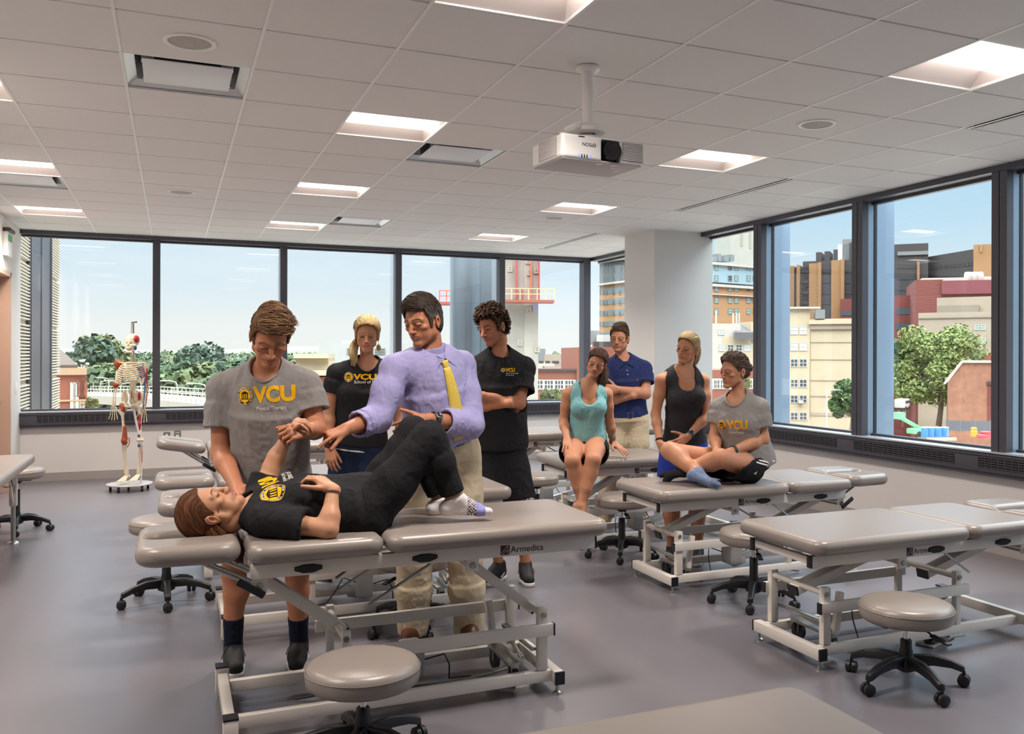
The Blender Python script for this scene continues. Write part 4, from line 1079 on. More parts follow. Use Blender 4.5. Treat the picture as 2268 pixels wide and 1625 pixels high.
        S.cut(lambda p: (p-s.at(wst))@s.U)
        return s.obj(name, S, h or s.h, m, post=cloth_post(amp, seed, (6, 6, 3)))
    def belt(s, m, t=.155, e=.022):
        S = SDF(); S.u(econ(s.at(t-.035), s.at(t+.035), (.154*s.w+e, .117*s.w+e+s.belly*.6), (.150*s.w+e, .114*s.w+e+s.belly*.6), s.X, s.F), 0)
        o = s.obj('belt', S, .005, m); b = MB(); c = s.at(t, .0, .117*s.w+e+s.belly*.6+.004)-s.root; M_ = Matrix((tuple(s.X)+(0,), tuple(s.F)+(0,), tuple(s.U)+(0,), (0, 0, 0, 1))).transposed()
        for lo, hi in (((-.028, -.003, -.02), (.028, .003, -.015)), ((-.028, -.003, .015), (.028, .003, .02)), ((-.028, -.003, -.02), (-.023, .003, .02)), ((.023, -.003, -.02), (.028, .003, .02))):
            b.box(lo, hi, Matrix.Translation(c) @ M_)
        b.build('buckle', m_steel, o); return o
    def shoe(s, side, toe, m_up, m_sole, sz=1., laces=True, swoosh=False, z0=None, heel=.0):
        an = s.J['an'+side]; D = np.array([toe[0]-an[0], toe[1]-an[1], 0.]); D = nz(D); W = np.array([-D[1], D[0], 0]); k = sz*(.9 if s.f else 1.); Z = np.array([0, 0, 1.]); g = np.array([an[0], an[1], z0 or 0.])
        q = lambda d, w_, z: g+D*d*k+W*w_*k+Z*z
        S = SDF(); S.u([cone(q(-.035, 0, .052), q(.06, 0, .055), .036*k, .040*k), cone(q(.06, 0, .050), q(.155, .006, .040), .042*k, .036*k), cone(q(-.02, 0, .06), q(-.02, 0, .105), .040*k, .041*k), cone(q(.0, 0, .10), q(.10, 0, .055), .038*k, .03*k)], .03)
        S.cut(lambda p: .018-(p[:, 2]-g[2])); S.sub(cone(q(-.012, 0, .10), q(-.012, 0, .16), .030*k, .036*k), .006)
        up = s.obj('shoe', S, .005, m_up)
        S = SDF(); S.u([cone(q(-.035, 0, .012), q(.06, 0, .012), .042*k, .043*k), cone(q(.06, 0, .012), q(.16, .006, .014), .046*k, .038*k)], .03); S.cut(lambda p: np.abs(p[:, 2]-g[2]-.013)-.013)
        sdf_obj('sole', S, .005, m_sole, up, off=s.root)
        if laces:
            l = MB()
            for i in range(5):
                d, z = .035+.022*i, .098-.011*i; l.tube([q(d, -.022, z-.012)-s.root, q(d+.006, 0, z+.002)-s.root, q(d, .022, z-.012)-s.root], .0028, 6)
            for sg in (-1, 1): l.tube([q(.03, 0, .10)-s.root, q(.045, sg*.025, .115)-s.root, q(.06, sg*.045, .09)-s.root, q(.055, sg*.055, .06)-s.root], .002, 6)
            l.build('laces', m_up if laces is True else laces, up)
        if swoosh:
            b = MB(); 
            for sg in (-1, 1):
                pts = [q(.07, sg*.046, .045)-s.root, q(.04, sg*.0455, .040)-s.root, q(.01, sg*.043, .048)-s.root, q(-.035, sg*.040, .072)-s.root]; b.tube(pts, [.003, .0065, .005, .002], 6)
            b.build('side_mark', m_sole, up)
        return up
    def sock(s, side, m, t0=.72, e=.005):
        kn, an = s.J['kn'+side], s.J['an'+side]; a = kn+(an-kn)*t0; S = SDF().u(ccone(a, an-(kn-an)*.03, .044*s.lr[side]+e, .037*s.lr[side]+e), 0); return s.obj('sock', S, .004, m, post=cloth_post(.0012, 9, (30, 30, 8)))
    def foot_sock(s, ops, m, e=.004, name='sock', cut=None, col=None):
        S = SDF()
        for g, k in ops: S.u(g, k)
        if cut is not None: S.cut(cut)
        def post(V, N): return V+N*(e+.0008*vnoise(V*90, 3))[:, None]
        return s.obj(name, S, .004, m, post=post, col=col)
    def bvh(s, o):
        me = o.data; return BVHTree.FromPolygons([v.co.copy() for v in me.vertices], [tuple(p.vertices) for p in me.polygons])
    def watch(s, side, m_band, m_face, N, t=.10, face=True, wdt=.012):
        wr, el = s.J['wr'+side], s.J['el'+side]; u = nz(el-wr); c = wr+u*t*.35; N = nz(np.asarray(N)-u*(np.asarray(N)@u)); W = np.cross(u, N); r = .031*s.ar[side]+.002*(t > .1)
        b = MB(); pts = [c+(W*math.cos(a)+N*math.sin(a))*r*1.02-s.root for a in np.linspace(0, 2*PI, 28, endpoint=False)]
        vs = []; fs = []
        for i, p in enumerate(pts):
            rad = nz(p+s.root-c)
            for du, dr in ((-wdt, 0), (wdt, 0), (wdt, .0035), (-wdt, .0035)): vs.append(p+u*du+rad*dr)
        for i in range(28):
            for j in range(4): fs.append((i*4+j, i*4+(j+1) % 4, ((i+1) % 28)*4+(j+1) % 4, ((i+1) % 28)*4+j))
        o = b.add(vs, fs).build('wrist_band', m_band, s.t)
        if face:
            M_ = Matrix((tuple(u)+(0,), tuple(W)+(0,), tuple(N)+(0,), (0, 0, 0, 1))).transposed(); T = Matrix.Translation(Vector(c+N*(r+.004)-s.root)) @ M_
            MB().box((-.019, -.0165, -.004), (.019, .0165, .005), T).build('watch_case', m_steel, o, bevel=.003); MB().box((-.0165, -.014, .005), (.0165, .014, .006), T).build('watch_face', m_face, o, bevel=.001)
        return o
    # ---- printed marks on cloth: flat shapes laid on to the garment
    def decal(s, o, bv, v2, fs, m, org, ax, ay, n, name, lift=.0022, fine=.008):
        me = bpy.data.meshes.new(name); me.from_pydata([(a, b, 0) for a, b in v2], [], fs)
        bm = bmesh.new(); bm.from_mesh(me); bmesh.ops.triangulate(bm, faces=bm.faces)
        for _ in range(5):
            es = [e for e in bm.edges if e.calc_length() > fine]
            if not es: break
            bmesh.ops.subdivide_edges(bm, edges=es, cuts=1); bmesh.ops.triangulate(bm, faces=bm.faces)
        org = np.asarray(org)-s.root
        for v in bm.verts:
            p = org+ax*v.co.x+ay*v.co.y; h = bv.ray_cast(Vector(p+n*.16), Vector(-n))
            v.co = (h[0]+Vector(n)*lift) if h[0] is not None else Vector(p)
        bm.to_mesh(me); bm.free(); return link_mesh(name, me, m, o, smooth=True)
    def print_logo(s, o, org, ax, ay, size, lines=(), seal=True, gold='#f0b411', xs=.86, sr=.60, lxs=.72):
        """three gold capitals, small white lines below, round emblem with columns to their left"""
        bv = s.bvh(o); ax = nz(ax); ay = nz(np.asarray(ay)-ax*(np.asarray(ay)@ax)); n = np.cross(ax, ay); mg = cloth_mat('gold_print'+gold, gold, .03, 200, .7, .05); mw = cloth_mat('white_print', '#e8e4dc', .03, 200, .7, .05); mk = cloth_mat('black_print', '#1c1a17', .03, 200, .8, .05)
        v, fs = text_mesh('VCU', size*1.35, size*.062, xs=xs); s.decal(o, bv, v[:, :2], fs, mg, org, ax, ay, n, 'lettering')
        y = -size*.42
        for k, (tx, sc) in enumerate(lines):
            v, fs = text_mesh(tx, size*sc, 0, xs=lxs); s.decal(o, bv, v[:, :2]+np.array([size*.08, y-size*sc*.35]), fs, mw, org, ax, ay, n, 'lettering'); y -= size*sc*1.05
        if seal:
            R0 = size*sr; cx, cy = -R0*1.10, size*.42
            def disc(r0, r1, nn=40):
                a = np.linspace(0, 2*PI, nn, endpoint=False)
                if r0 == 0: return np.stack([cx+r1*np.cos(a), cy+r1*np.sin(a)], 1), [tuple(range(nn))]
                V = np.concatenate([np.stack([cx+r*np.cos(a), cy+r*np.sin(a)], 1) for r in (r0, r1)]); return V, [(i, (i+1) % nn, nn+(i+1) % nn, nn+i) for i in range(nn)]
            v, fs = disc(0, R0); em = s.decal(o, bv, v, fs, mk, org, ax, ay, n, 'emblem', .002)
            v, fs = disc(0, R0*.70); s.decal(em, bv, v, fs, mg, org, ax, ay, n, 'emblem_disc', .0032)
            for r in (.98, ): v, fs = disc(R0*.93, R0*r); s.decal(em, bv, v, fs, mg, org, ax, ay, n, 'emblem_ring', .0032)
            V = []; F = []
            def rect(x0, y0, x1, y1): b = len(V); V.extend([(cx+x0*R0, cy+y0*R0), (cx+x1*R0, cy+y0*R0), (cx+x1*R0, cy+y1*R0), (cx+x0*R0, cy+y1*R0)]); F.append((b, b+1, b+2, b+3))
            for x in (-.36, -.12, .12, .36): rect(x-.055, -.30, x+.055, .20)
            rect(-.5, -.38, .5, -.31); rect(-.48, .21, .48, .28); b = len(V); V.extend([(cx-.48*R0, cy+.29*R0), (cx+.48*R0, cy+.29*R0), (cx, cy+.5*R0)]); F.append((b, b+1, b+2))
            s.decal(em, bv, np.array(V), F, mk, org, ax, ay, n, 'emblem_columns', .0042)
            # ring of small characters
            rv = []; rf = []; txt = 'VIRGINIA COMMONWEALTH UNIVERSITY * 1838 * '
            v0, f0 = [], []
            for i, ch in enumerate(txt):
                if ch == ' ': continue
                v, fs = text_mesh(ch, R0*.20, R0*.006, 'CENTER'); a = PI*1.25-2*PI*i/len(txt); c_, s_ = math.cos(a-PI/2), math.sin(a-PI/2)
                q = np.stack([cx+R0*.75*math.cos(a)+v[:, 0]*c_-v[:, 1]*s_, cy+R0*.75*math.sin(a)+v[:, 0]*s_+v[:, 1]*c_], 1); b = len(rv); rv.extend(map(tuple, q)); rf.extend(tuple(b+j for j in f) for f in fs)
            s.decal(em, bv, np.array(rv), rf, mw, org, ax, ay, n, 'emblem_lettering', .0034)
    # ---- hair
    def hairline(s, L, hl):
        ph = np.degrees(np.arctan2(np.abs(L[:, 0]), L[:, 1])); return np.interp(ph, [0, 30, 50, 66, 78, 88, 104, 125, 180], hl)
    def hair(s, col, hl=(.088, .086, .066, .030, -.012, .022, .008, -.035, -.055), thick=.010, top=0., flow=None, locks=420, length=.05, lr=.0035, colvar=.25, col2=None, lift=.004, seed=4, extra=None, steps=8, curl=0., side_thick=None, rough=.0, cutback=None, greyside=None, tail=()):
        """cap over the skull plus many tapering locks that follow flow(p_local) over it; tail: list of (points_local, radius list, n strands)"""
        rr = np.random.RandomState(seed); w, k, M = s.hw, s.hs, s.HM; c0 = np.array(HEX(col)[:3]); c1 = np.array(HEX(col2)[:3]) if col2 else c0*1.7
        st = thick if side_thick is None else side_thick
        S = SDF(); S.u(ell(w(0, -.012, .043), np.array([.073+st, .094+thick, .084+thick+top])*k, M), 0)
        if top: S.u(ell(w(0, .02, .075), np.array([.060+st, .070, .052+top])*k, M), .03)
        S.u(ell(w(0, -.045, -.01), np.array([.060+st*.6, .052+thick*.6, .055])*k, M), .03)
        if extra: extra(s, S)
        S.cut(lambda p: (s.hairline(s.hl(p), hl)-s.hl(p)[:, 2])*k*.8)
        V, F = S.mesh(.0035); N = vnormals(V, F); Lc = s.hl(V)
        V = V+N*(rough*vnoise(V*45, 5)+.0012*vnoise(V*np.array([160, 160, 160]), 6))[:, None]
        def colour(Lq, r): 
            cc = c0[None]*(1-r[:, None])+c1[None]*r[:, None]
            if greyside is not None: g = np.clip((np.abs(Lq[:, 0])-.045)/.03, 0, 1)*np.clip((.085-Lq[:, 2])/.05, 0, 1)*greyside; cc = cc*(1-g[:, None])+np.array(HEX('#6f6b68')[:3])*g[:, None]
            return cc
        Cs = [colour(Lc, .15+.15*vnoise(V*70, 8))]; Vs = [V]; Fs = [F]; nv = len(V)
        if locks and flow:
            idx = rr.choice(len(V), locks); p = Lc[idx]+0.; base = p.copy()
            pts = [p.copy()]; R_e = np.array([.073+st, .094+thick, .084+thick+top*.9]); cen = np.array([0, -.012, .043])
            ph = rr.rand(locks)*2*PI; Ls = length*(.6+.8*rr.rand(locks)); lf = lift*(.3+rr.rand(locks))
            for i in range(steps):
                d = flow(p, base, rr); q = (p-cen)/R_e; nn = q/R_e; nn /= np.linalg.norm(nn, axis=1, keepdims=True)
                d = d-nn*(d*nn).sum(1, keepdims=True)*.85; d /= np.linalg.norm(d, axis=1, keepdims=True)+1e-9
                if curl:
                    t_ = np.cross(nn, d); a = ph+i*(1.35 if steps < 14 else .48); d = d+curl*(t_*np.cos(a)[:, None]+nn*np.sin(a)[:, None]); d /= np.linalg.norm(d, axis=1, keepdims=True)
                p = p+d*(Ls/steps)[:, None]; q = (p-cen)/R_e; qn = np.linalg.norm(q, axis=1, keepdims=True)
                inside = (qn[:, 0] < 1.0) & (p[:, 2] > .0); p = np.where(inside[:, None], cen+q/np.maximum(qn, .3)*R_e*1.0, p); pts.append(p+nn*(lf*math.sin(PI*min(1, (i+1)/steps*.8)))[:, None])
            pts = np.stack(pts, 1); q3 = pts.reshape(-1, 3); bad = ((q3[:, 2] < s.hairline(q3, hl)-.010) & (q3[:, 1] > .035) & (q3[:, 1] > np.abs(q3[:, 0])*.6)) | ((np.abs(q3[:, 0]) > .062) & (np.abs(q3[:, 2]+.002) < .034) & (q3[:, 1] > -.036) & (q3[:, 1] < .014)); bad = bad.reshape(pts.shape[:2]).any(1)
            pts = pts[~bad]; locks = len(pts); nS = 5; lockr = lr*(.6+.8*rr.rand(locks)); prof = np.sin(np.linspace(.18, 1., steps+1)*PI*.97)**.7
            T = np.gradient(pts, axis=1); T /= np.linalg.norm(T, axis=2, keepdims=True)+1e-9; nrm = pts-cen; nrm = nrm-T*(nrm*T).sum(2, keepdims=True); nrm /= np.linalg.norm(nrm, axis=2, keepdims=True)+1e-9; bn = np.cross(T, nrm)
            a = np.arange(nS)*2*PI/nS
            ring = pts[:, :, None]+(nrm[:, :, None]*np.cos(a)[None, None, :, None]*.6+bn[:, :, None]*np.sin(a)[None, None, :, None]*1.5)*(lockr[:, None]*prof[None])[:, :, None, None]
            W = s.hc+k*(ring.reshape(-1, 3)@M); ids = np.arange(len(W)).reshape(locks, steps+1, nS); nx = np.roll(ids, -1, 2)
            Fl = np.stack([ids[:, :-1], nx[:, :-1], nx[:, 1:], ids[:, 1:]], -1).reshape(-1, 4)+nv
            Vs.append(W); Fs.append(Fl); nv += len(W); r = np.repeat(rr.rand(locks)**1.6*colvar*2.2, (steps+1)*nS); Cs.append(colour(ring.reshape(-1, 3), np.clip(r, 0, 1)))
        for tp, tr, ns in tail:                            # gathered hair: strands bundled along a path
            tp = np.array(tp, float); nP = 14; u = np.linspace(0, len(tp)-1, nP); 
            cr = np.stack([np.interp(u, np.arange(len(tp)), tp[:, i]) for i in range(3)], 1); 
            for _ in range(2): cr[1:-1] = (cr[:-2]+2*cr[1:-1]+cr[2:])/4
            rad = np.interp(u, np.arange(len(tr)), tr); T = nz(cr[-1]-cr[0]); ax = nz(np.cross(T, [.3, 1, .2])); ay = np.cross(T, ax)
            for j in range(ns):
                a0, q0 = rr.rand()*2*PI, math.sqrt(rr.rand()); wv = rr.rand()*6; lr_ = .0026*(.7+.7*rr.rand())/max(k, .5)
                pts = cr+(ax*math.cos(a0)+ay*math.sin(a0))*(q0*rad)[:, None]+(ax*np.sin(u*1.6+wv)[:, None]+ay*np.cos(u*1.3+wv)[:, None])*.0035*(1+curl*2)
                pts = pts[:max(5, int(nP*(.75+.25*rr.rand())))]; m_ = MB().tube([tuple(s.hw(*q)) for q in pts], [lr_*k*math.sin(PI*(.25+.72*i/(len(pts)-1)))**.6*1.3 for i in range(len(pts))], 5, caps=False)
                V_ = np.array(m_.v); F_ = np.array(m_.f)+nv; Vs.append(V_); Fs.append(F_); nv += len(V_); Cs.append(np.repeat((c0*(1-(q_ := rr.rand()**1.5*colvar*2.2))+c1*q_)[None], len(V_), 0))
        V = np.concatenate(Vs)-s.root; F = np.concatenate(Fs); C = np.concatenate(Cs); me = np_mesh('hair', V, F)
        ca = me.color_attributes.new('tint', 'FLOAT_COLOR', 'POINT'); ca.data.foreach_set('color', np.concatenate([C, np.ones((len(C), 1))], 1).astype(np.float32).ravel())
        return link_mesh('hair', me, hair_mat(), s.t)
def fl_const(*v):
    v = np.array(v, float); return lambda p, b, rr: np.repeat(v[None], len(p), 0)+.18*rr.randn(len(p), 3)
def fl_to(pt, back=1.3):
    pt = np.array(pt, float)
    def fn(p, b, rr): d = pt-p; d /= np.linalg.norm(d, axis=1, keepdims=True)+1e-9; return d+np.clip(p[:, 1:2]/.06, 0, 1)*back*np.array([0, -1., .7])+.035*rr.randn(len(p), 3)
    return fn
def fl_short(sweep):                           # sides down and back, top swept
    sweep = np.array(sweep, float)
    def fn(p, b, rr):
        t = np.maximum(np.clip((b[:, 2:3]-.085)/.025, 0, 1), np.clip((b[:, 1:2]-.03)/.03, 0, 1)*np.clip((.058-np.abs(b[:, :1]))/.015, 0, 1)); d = np.array([0, -.35, -1.])*(1-t)+sweep*t; return d+.16*rr.randn(len(p), 3)
    return fn
# ---------------------------------------------------------------- the nine people
SK_M, SK_F = '#b87b5c', '#c08768'
m_heather = cloth_mat('heather_grey', '#8f8a88', .16, 500); m_btee = cloth_mat('black_jersey', '#201f22', .08, 500); m_lav = cloth_mat('lavender_shirt', '#a5a0cd', .05, 700, .7, .12, .85)
m_khaki = cloth_mat('khaki_cotton', '#c6b59a', .04, 300); m_bshort = cloth_mat('black_shorts', '#1d1d20', .06, 300); m_btrous = cloth_mat('black_trousers', '#1c1b1d', .06, 400); m_jean = cloth_mat('dark_denim', '#1d2940', .15, 600)
m_navyp = cloth_mat('navy_polo', '#26305c', .06, 500); m_teal = cloth_mat('turquoise_jersey', '#86bfc4', .05, 500); m_char = cloth_mat('charcoal_jersey', '#37373b', .10, 500); m_blue = cloth_mat('royal_shorts', '#2b3fa0', .06, 300)
m_leather = mat('brown_leather', '#5a3120', .4, spec=.5, noise=.1, nscale=40); m_shoeb = mat('black_knit', '#161517', .7, noise=.1, nscale=300); m_solew = mat('white_sole', '#d9d5cf', .5); m_soleb = mat('dark_sole', '#1b1a1b', .6); m_tsock = cloth_mat('navy_sock', '#1a1f30', .08, 500)
m_wband = mat('watch_band_dark', '#2a2a2e', .4); m_wface = mat('watch_screen', '#1a2a44', .08, spec=.8); m_white_c = cloth_mat('white_cotton', '#e6e2dc', .03, 400)

def man_grey():
    p = Person('young man in a grey printed T-shirt leaning over, holding the lying woman\'s wrist', (.33, 4.62, 0), SK_M, .0042)
    p.torso(P(600, 1083, 4.32), P(594, 822, 4.20), P(496, 858, 4.25), P(674, 852, 4.26), P(563, 1098, 4.34), P(640, 1098, 4.34), w=1.0)
    p.arm('R', P(489, 1003, 4.22), P(527, 1082, 4.0), 1.08); p.arm('L', P(700, 950, 4.22), P(684, 951, 4.02), 1.08)
    p.leg('R', P(517, 1262, 4.34), P(517, 1428, 4.40), .98); p.leg('L', P(658, 1262, 4.34), P(662, 1425, 4.46), .98)
    p.hand('R', P(552, 1094, 3.92)-P(527, 1082, 4.0), (.2, .3, -.9), curl=(18, 25, 15), thumb=(.8, .6, .2))
    p.hand('L', P(645, 957, 3.955)-P(684, 951, 4.02), (0, .85, -.5), per=[(50, 62, 40)]*4, thumb=(.75, .5, .6), tcurl=25)
    p.head(P(598, 748, 4.05), yaw=-4, pitch=36, roll=3, size=1.06, eyes=.10, brow='#6b4b33', jaw=1.04, lips='#b06f60')
    p.body(); p.eyeballs()
    o = p.top = p.tee(m_heather, hem=-.10, sl=.60, e=.018, seed=3, amp=.0045, flare=.006, neckr=.070); p.collar_ring(m_heather, .071)
    p.print_logo(o, P(566, 890, 4.1), P(650, 886, 4.1)-P(566, 890, 4.1), (0, 0, 1), .072, [('Physical Therapy', .36)])
    p.pants(m_bshort, .42, e=.018, name='shorts', seed=5, wst=.10, loose=.014)
    p.hair('#5d4230', hl=(.082, .080, .070, .040, .0, .024, .006, -.035, -.05), thick=.008, top=.022, side_thick=.004, flow=fl_short((.95, .12, .10)), locks=2600, length=.050, lr=.0017, colvar=.42, col2='#a07a52', lift=.005, seed=4)
    for q, toe in (('R', P(520, 1512, 4.15)), ('L', P(648, 1482, 4.22))):
        p.shoe(q, toe, m_shoeb, m_solew, swoosh=True); sk = p.sock(q, m_tsock, .62)
    bv = None
    return p
def woman_blonde():
    p = Person('blonde woman in black printed T-shirt and jeans, side ponytail and big earrings', (1.05, 6.03, 0), SK_F, .005, True)
    p.torso(P(793, 982, 5.95), P(813, 806, 5.90), P(749, 824, 5.88), P(872, 822, 5.95), P(768, 995, 5.96), P(820, 995, 5.96), bust=1, w=1.06)
    p.arm('R', P(728, 905, 5.86), P(730, 990, 5.80), 1.08); p.arm('L', P(888, 905, 5.98), P(884, 985, 5.90), 1.05)
    p.leg('R', P(752, 1125, 5.95), P(722, 1268, 5.95), 1.05); p.leg('L', P(812, 1125, 5.95), P(800, 1266, 6.0), 1.05)
    p.hand('R', (.10, -.15, -1), (.5, .8, 0), curl=(15, 22, 14), thumb=(.85, .4, .3)); p.hand('L', (0, 0, -1), (-.5, .8, 0))
    p.head(P(813, 744, 5.87), yaw=2, pitch=8, roll=3, eyes=.58, brow='#8a6a48', lips='#bd7468')
    p.body(legs=''); p.eyeballs((0, -.35))
    o = p.top = p.tee(m_btee, hem=.02, sl=.56, e=.013, seed=8, amp=.003, neckr=.066, neckf=.032, flare=-.004); p.collar_ring(m_btee, .067, .032)
    p.print_logo(o, P(783, 840, 5.78), (CT, -ST, 0), (0, 0, 1), .036, [('School of Medicine', .80)], xs=1.45, sr=.9, lxs=.95)
    S = SDF(); S.u(econ(p.at(-.06), p.at(.16), (.180, .130), (.160, .115), p.X, p.F), 0); S.cut(lambda q: (p.at(-.055)-q)@p.U); p.obj('undershirt', S, .005, m_white_c, post=cloth_post(.002, 3))
    p.pants(m_jean, .98, e=.006, name='jeans', seed=9, wst=.10, amp=.002)
    p.hair('#9c8258', hl=(.092, .082, .058, .020, -.03, .0, -.01, -.04, -.06), thick=.013, top=.008, flow=fl_to((-.075, -.045, -.055)), locks=2000, length=.085, lr=.0017, colvar=.45, col2='#d2b88a', lift=.004, seed=6,
           tail=[([(-.07, -.05, -.04), (-.085, -.01, -.075), (-.085, .04, -.12), (-.075, .065, -.18), (-.068, .07, -.225)], [.018, .026, .024, .020, .012], 130)])
    for q in (-1, 1):
        c = p.hw(q*.080, -.004, -.044)-p.root; e = MB(); e.tube([c+Vector((0, 0, .012)), c+Vector((0, 0, -.006))], .0015, 6)
        e.build('earring_hook', m_steel, p.t); d = MB().sphere(tuple(c+np.array([0, 0, -.030])), .015, 18, 12, (1, .28, 1.55)).build('earring', mat('amber_disc', '#3a160a' if q > 0 else '#b99a60', .2, spec=.7), p.t)
        MB().cbox(tuple(c+np.array([0, -.004, -.026])), (.026, .004, .004)).build('earring_band', mat('gold', '#d8b25a', .25, metal=1), d)
    for q, toe in (('R', P(700, 1302, 5.6)), ('L', P(800, 1290, 5.7))): p.shoe(q, toe, m_shoeb, m_soleb)
def man_tie():
    p = Person('man in a lavender shirt and yellow tie pointing at the lying woman', (1.33, 4.62, 0), SK_M, .0042)
    p.torso(P(985, 1005, 4.78), P(956, 787, 4.63), P(876, 814, 4.52), P(1020, 806, 4.78), P(945, 1020, 4.74), P(1020, 1020, 4.82), belly=.012, w=1.08)
    p.arm('R', P(838, 924, 4.42), P(764, 951, 4.20), 1.1); p.arm('L', P(1043, 940, 4.66), P(948, 928, 4.42), 1.1)
    p.leg('R', P(918, 1235, 4.72), P(915, 1400, 4.80), 1.05); p.leg('L', P(1030, 1232, 4.80), P(1038, 1400, 4.86), 1.05)
    p.hand('R', P(722, 966, 4.15)-P(764, 951, 4.22), (.1, .25, -.9), per=[(8, 10, 5), (62, 80, 50), (70, 85, 50), (72, 85, 50)], thumb=(.85, .35, .35), tcurl=12)
    p.hand('L', P(903, 944, 4.36)-P(948, 928, 4.42), (.1, .85, -.3), per=[(20, 18, 10), (30, 22, 12), (36, 25, 12), (40, 25, 15)], thumb=(.75, .75, .1), tcurl=5, spread=.10)
    p.head(P(938, 715, 4.58), yaw=38, pitch=13, roll=-4, size=1.06, eyes=.22, brow='#2f241d', stub=.22, jaw=1.05, nose=1.0, lips='#a3685a')
    p.body(legs=''); p.eyeballs()
    o = p.top = p.tee(m_lav, hem=.17, e=.013, seed=12, amp=.0055, neckr=.056, neckf=.018, longsl=.50, name='dress_shirt', loose=1., flare=.012, hole=False)
    for q in 'RL':                                         # rolled cuffs
        el, wr = p.J['el'+q], p.J['wr'+q]; a = el+(wr-el)*.34; b = el+(wr-el)*.62; r = p.ar[q]
        S = SDF().u(ccone(a, b, .050*r+.010, .049*r+.010), 0); S.sub(cone(b-(b-a)*.25, b+(b-a)*.5, .040*r+.010, .044*r+.010), .003); p.obj('rolled_cuff', S, .004, m_lav, post=cloth_post(.0035, 14, (12, 12, 12)), parent=o)
    nb = p.J['neck']; U, F, X = p.U, p.F, p.X
    # collar: band and two points
    S = SDF(); S.u(ccone(nb+F*.012-U*.02, nb+F*.010+U*.050, .072, .064), 0); S.sub(cone(nb+F*.012-U*.05, nb+F*.010+U*.09, .058, .053), .003); p.obj('collar_band', S, .004, m_lav, parent=o)
    for sg in (-1, 1):
        c = MB(); pts = [p.front(.965, sg*.006, .026)+F*.004+U*.022, nb+F*.030+X*sg*.066+U*.050, nb-F*.02+X*sg*.072+U*.054, nb+F*.020+X*sg*.088+U*.010, p.front(.90, sg*.062, .027)]
        th = (F*.6+X*sg*.5)*.006; vs = [q-p.root for q in pts]+[q+th-p.root for q in pts]; n = 5
        c.add(vs, [tuple(range(n)), tuple(range(2*n-1, n-1, -1))]+[(i, (i+1) % n, n+(i+1) % n, n+i) for i in range(n)]); c.build('collar_point', m_lav, o, bevel=.002, angle=60)
    bv = p.bvh(o)
    def on(t, x, lift): return p.front(t, x, .019)-p.root+F*lift
    mt = mat('yellow_tie', '#e5c757', .55, spec=.4, noise=.12, nscale=220)
    rows = [(.925, .019), (.90, .021), (.86, .024), (.7, .031), (.5, .037), (.36, .042), (.24, .044)]; vs = []; fs = []
    for t, w_ in rows:
        for x, l in ((-w_, .012), (-w_*.5, .0155), (0, .0165), (w_*.5, .0155), (w_, .012)): vs.append(on(t, x, l))
    for i in range(len(rows)-1):
        for j in range(4): fs.append((i*5+j, i*5+j+1, i*5+6+j, i*5+5+j))
    tb = MB().add(vs, fs); tie = tb.build('tie', mt, o); tie.modifiers.new('s', 'SOLIDIFY').thickness = .004
    kn = MB(); a = p.front(.965, 0, .030)+U*.012; b = p.front(.915, 0, .030); kn.add([q-p.root for q in (a-X*.021, a+X*.021, b+X*.014, b-X*.014, a-X*.018+F*.016, a+X*.018+F*.016, b+X*.012+F*.014, b-X*.012+F*.014)], [(3, 2, 1, 0), (4, 5, 6, 7), (0, 1, 5, 4), (1, 2, 6, 5), (2, 3, 7, 6), (3, 0, 4, 7)]); kn.build('tie_knot', mt, tie, bevel=.005, angle=60)
    dots = MB(); dm = mat('tie_dot', '#9a7d2a', .6)
    for i in range(24):
        t = .86-i*.026; w_ = np.interp(-t, [-r[0] for r in rows], [r[1] for r in rows])
        for j in (-2, -1, 0, 1, 2):
            x = (j+.5*(i % 2))*.0165
            if abs(x) < w_*.9: q = on(t, x, .0195-.004*abs(x)/w_); dots.add([q-X*.0018, q-U*.0026, q+X*.0018, q+U*.0026], [(0, 1, 2, 3)])
    dots.build('tie_dots', dm, tie, smooth=False)
    # placket, buttons, pocket
    pk = MB(); pts = [(on(.80, .075, .003), on(.80, .155, .003)), (on(.56, .155, .003), on(.56, .075, .003))]; q4 = [pts[0][0], pts[0][1], pts[1][0], pts[1][1]]
    pk.tube(q4, .0014, 5, closed=True).build('pocket_seam', m_lav, o)
    p.pants(m_khaki, .99, e=.014, seed=15, wst=.20, loose=.012, amp=.005); p.belt(m_leather, .185, .022)
    p.watch('L', m_wband, m_wface, (-.1, -.8, .6), t=.12)
    p.hair('#2e2520', hl=(.080, .078, .074, .045, .004, .024, .008, -.035, -.052), thick=.008, top=.012, side_thick=.005, flow=fl_short((-.85, .05, .10)), locks=2600, length=.045, lr=.0016, colvar=.3, col2='#5b4c42', lift=.004, seed=9, greyside=.75)
    for q, toe in (('R', P(890, 1438, 4.55)), ('L', P(1046, 1440, 4.55))): p.shoe(q, toe, m_leather, m_soleb, laces=m_leather)
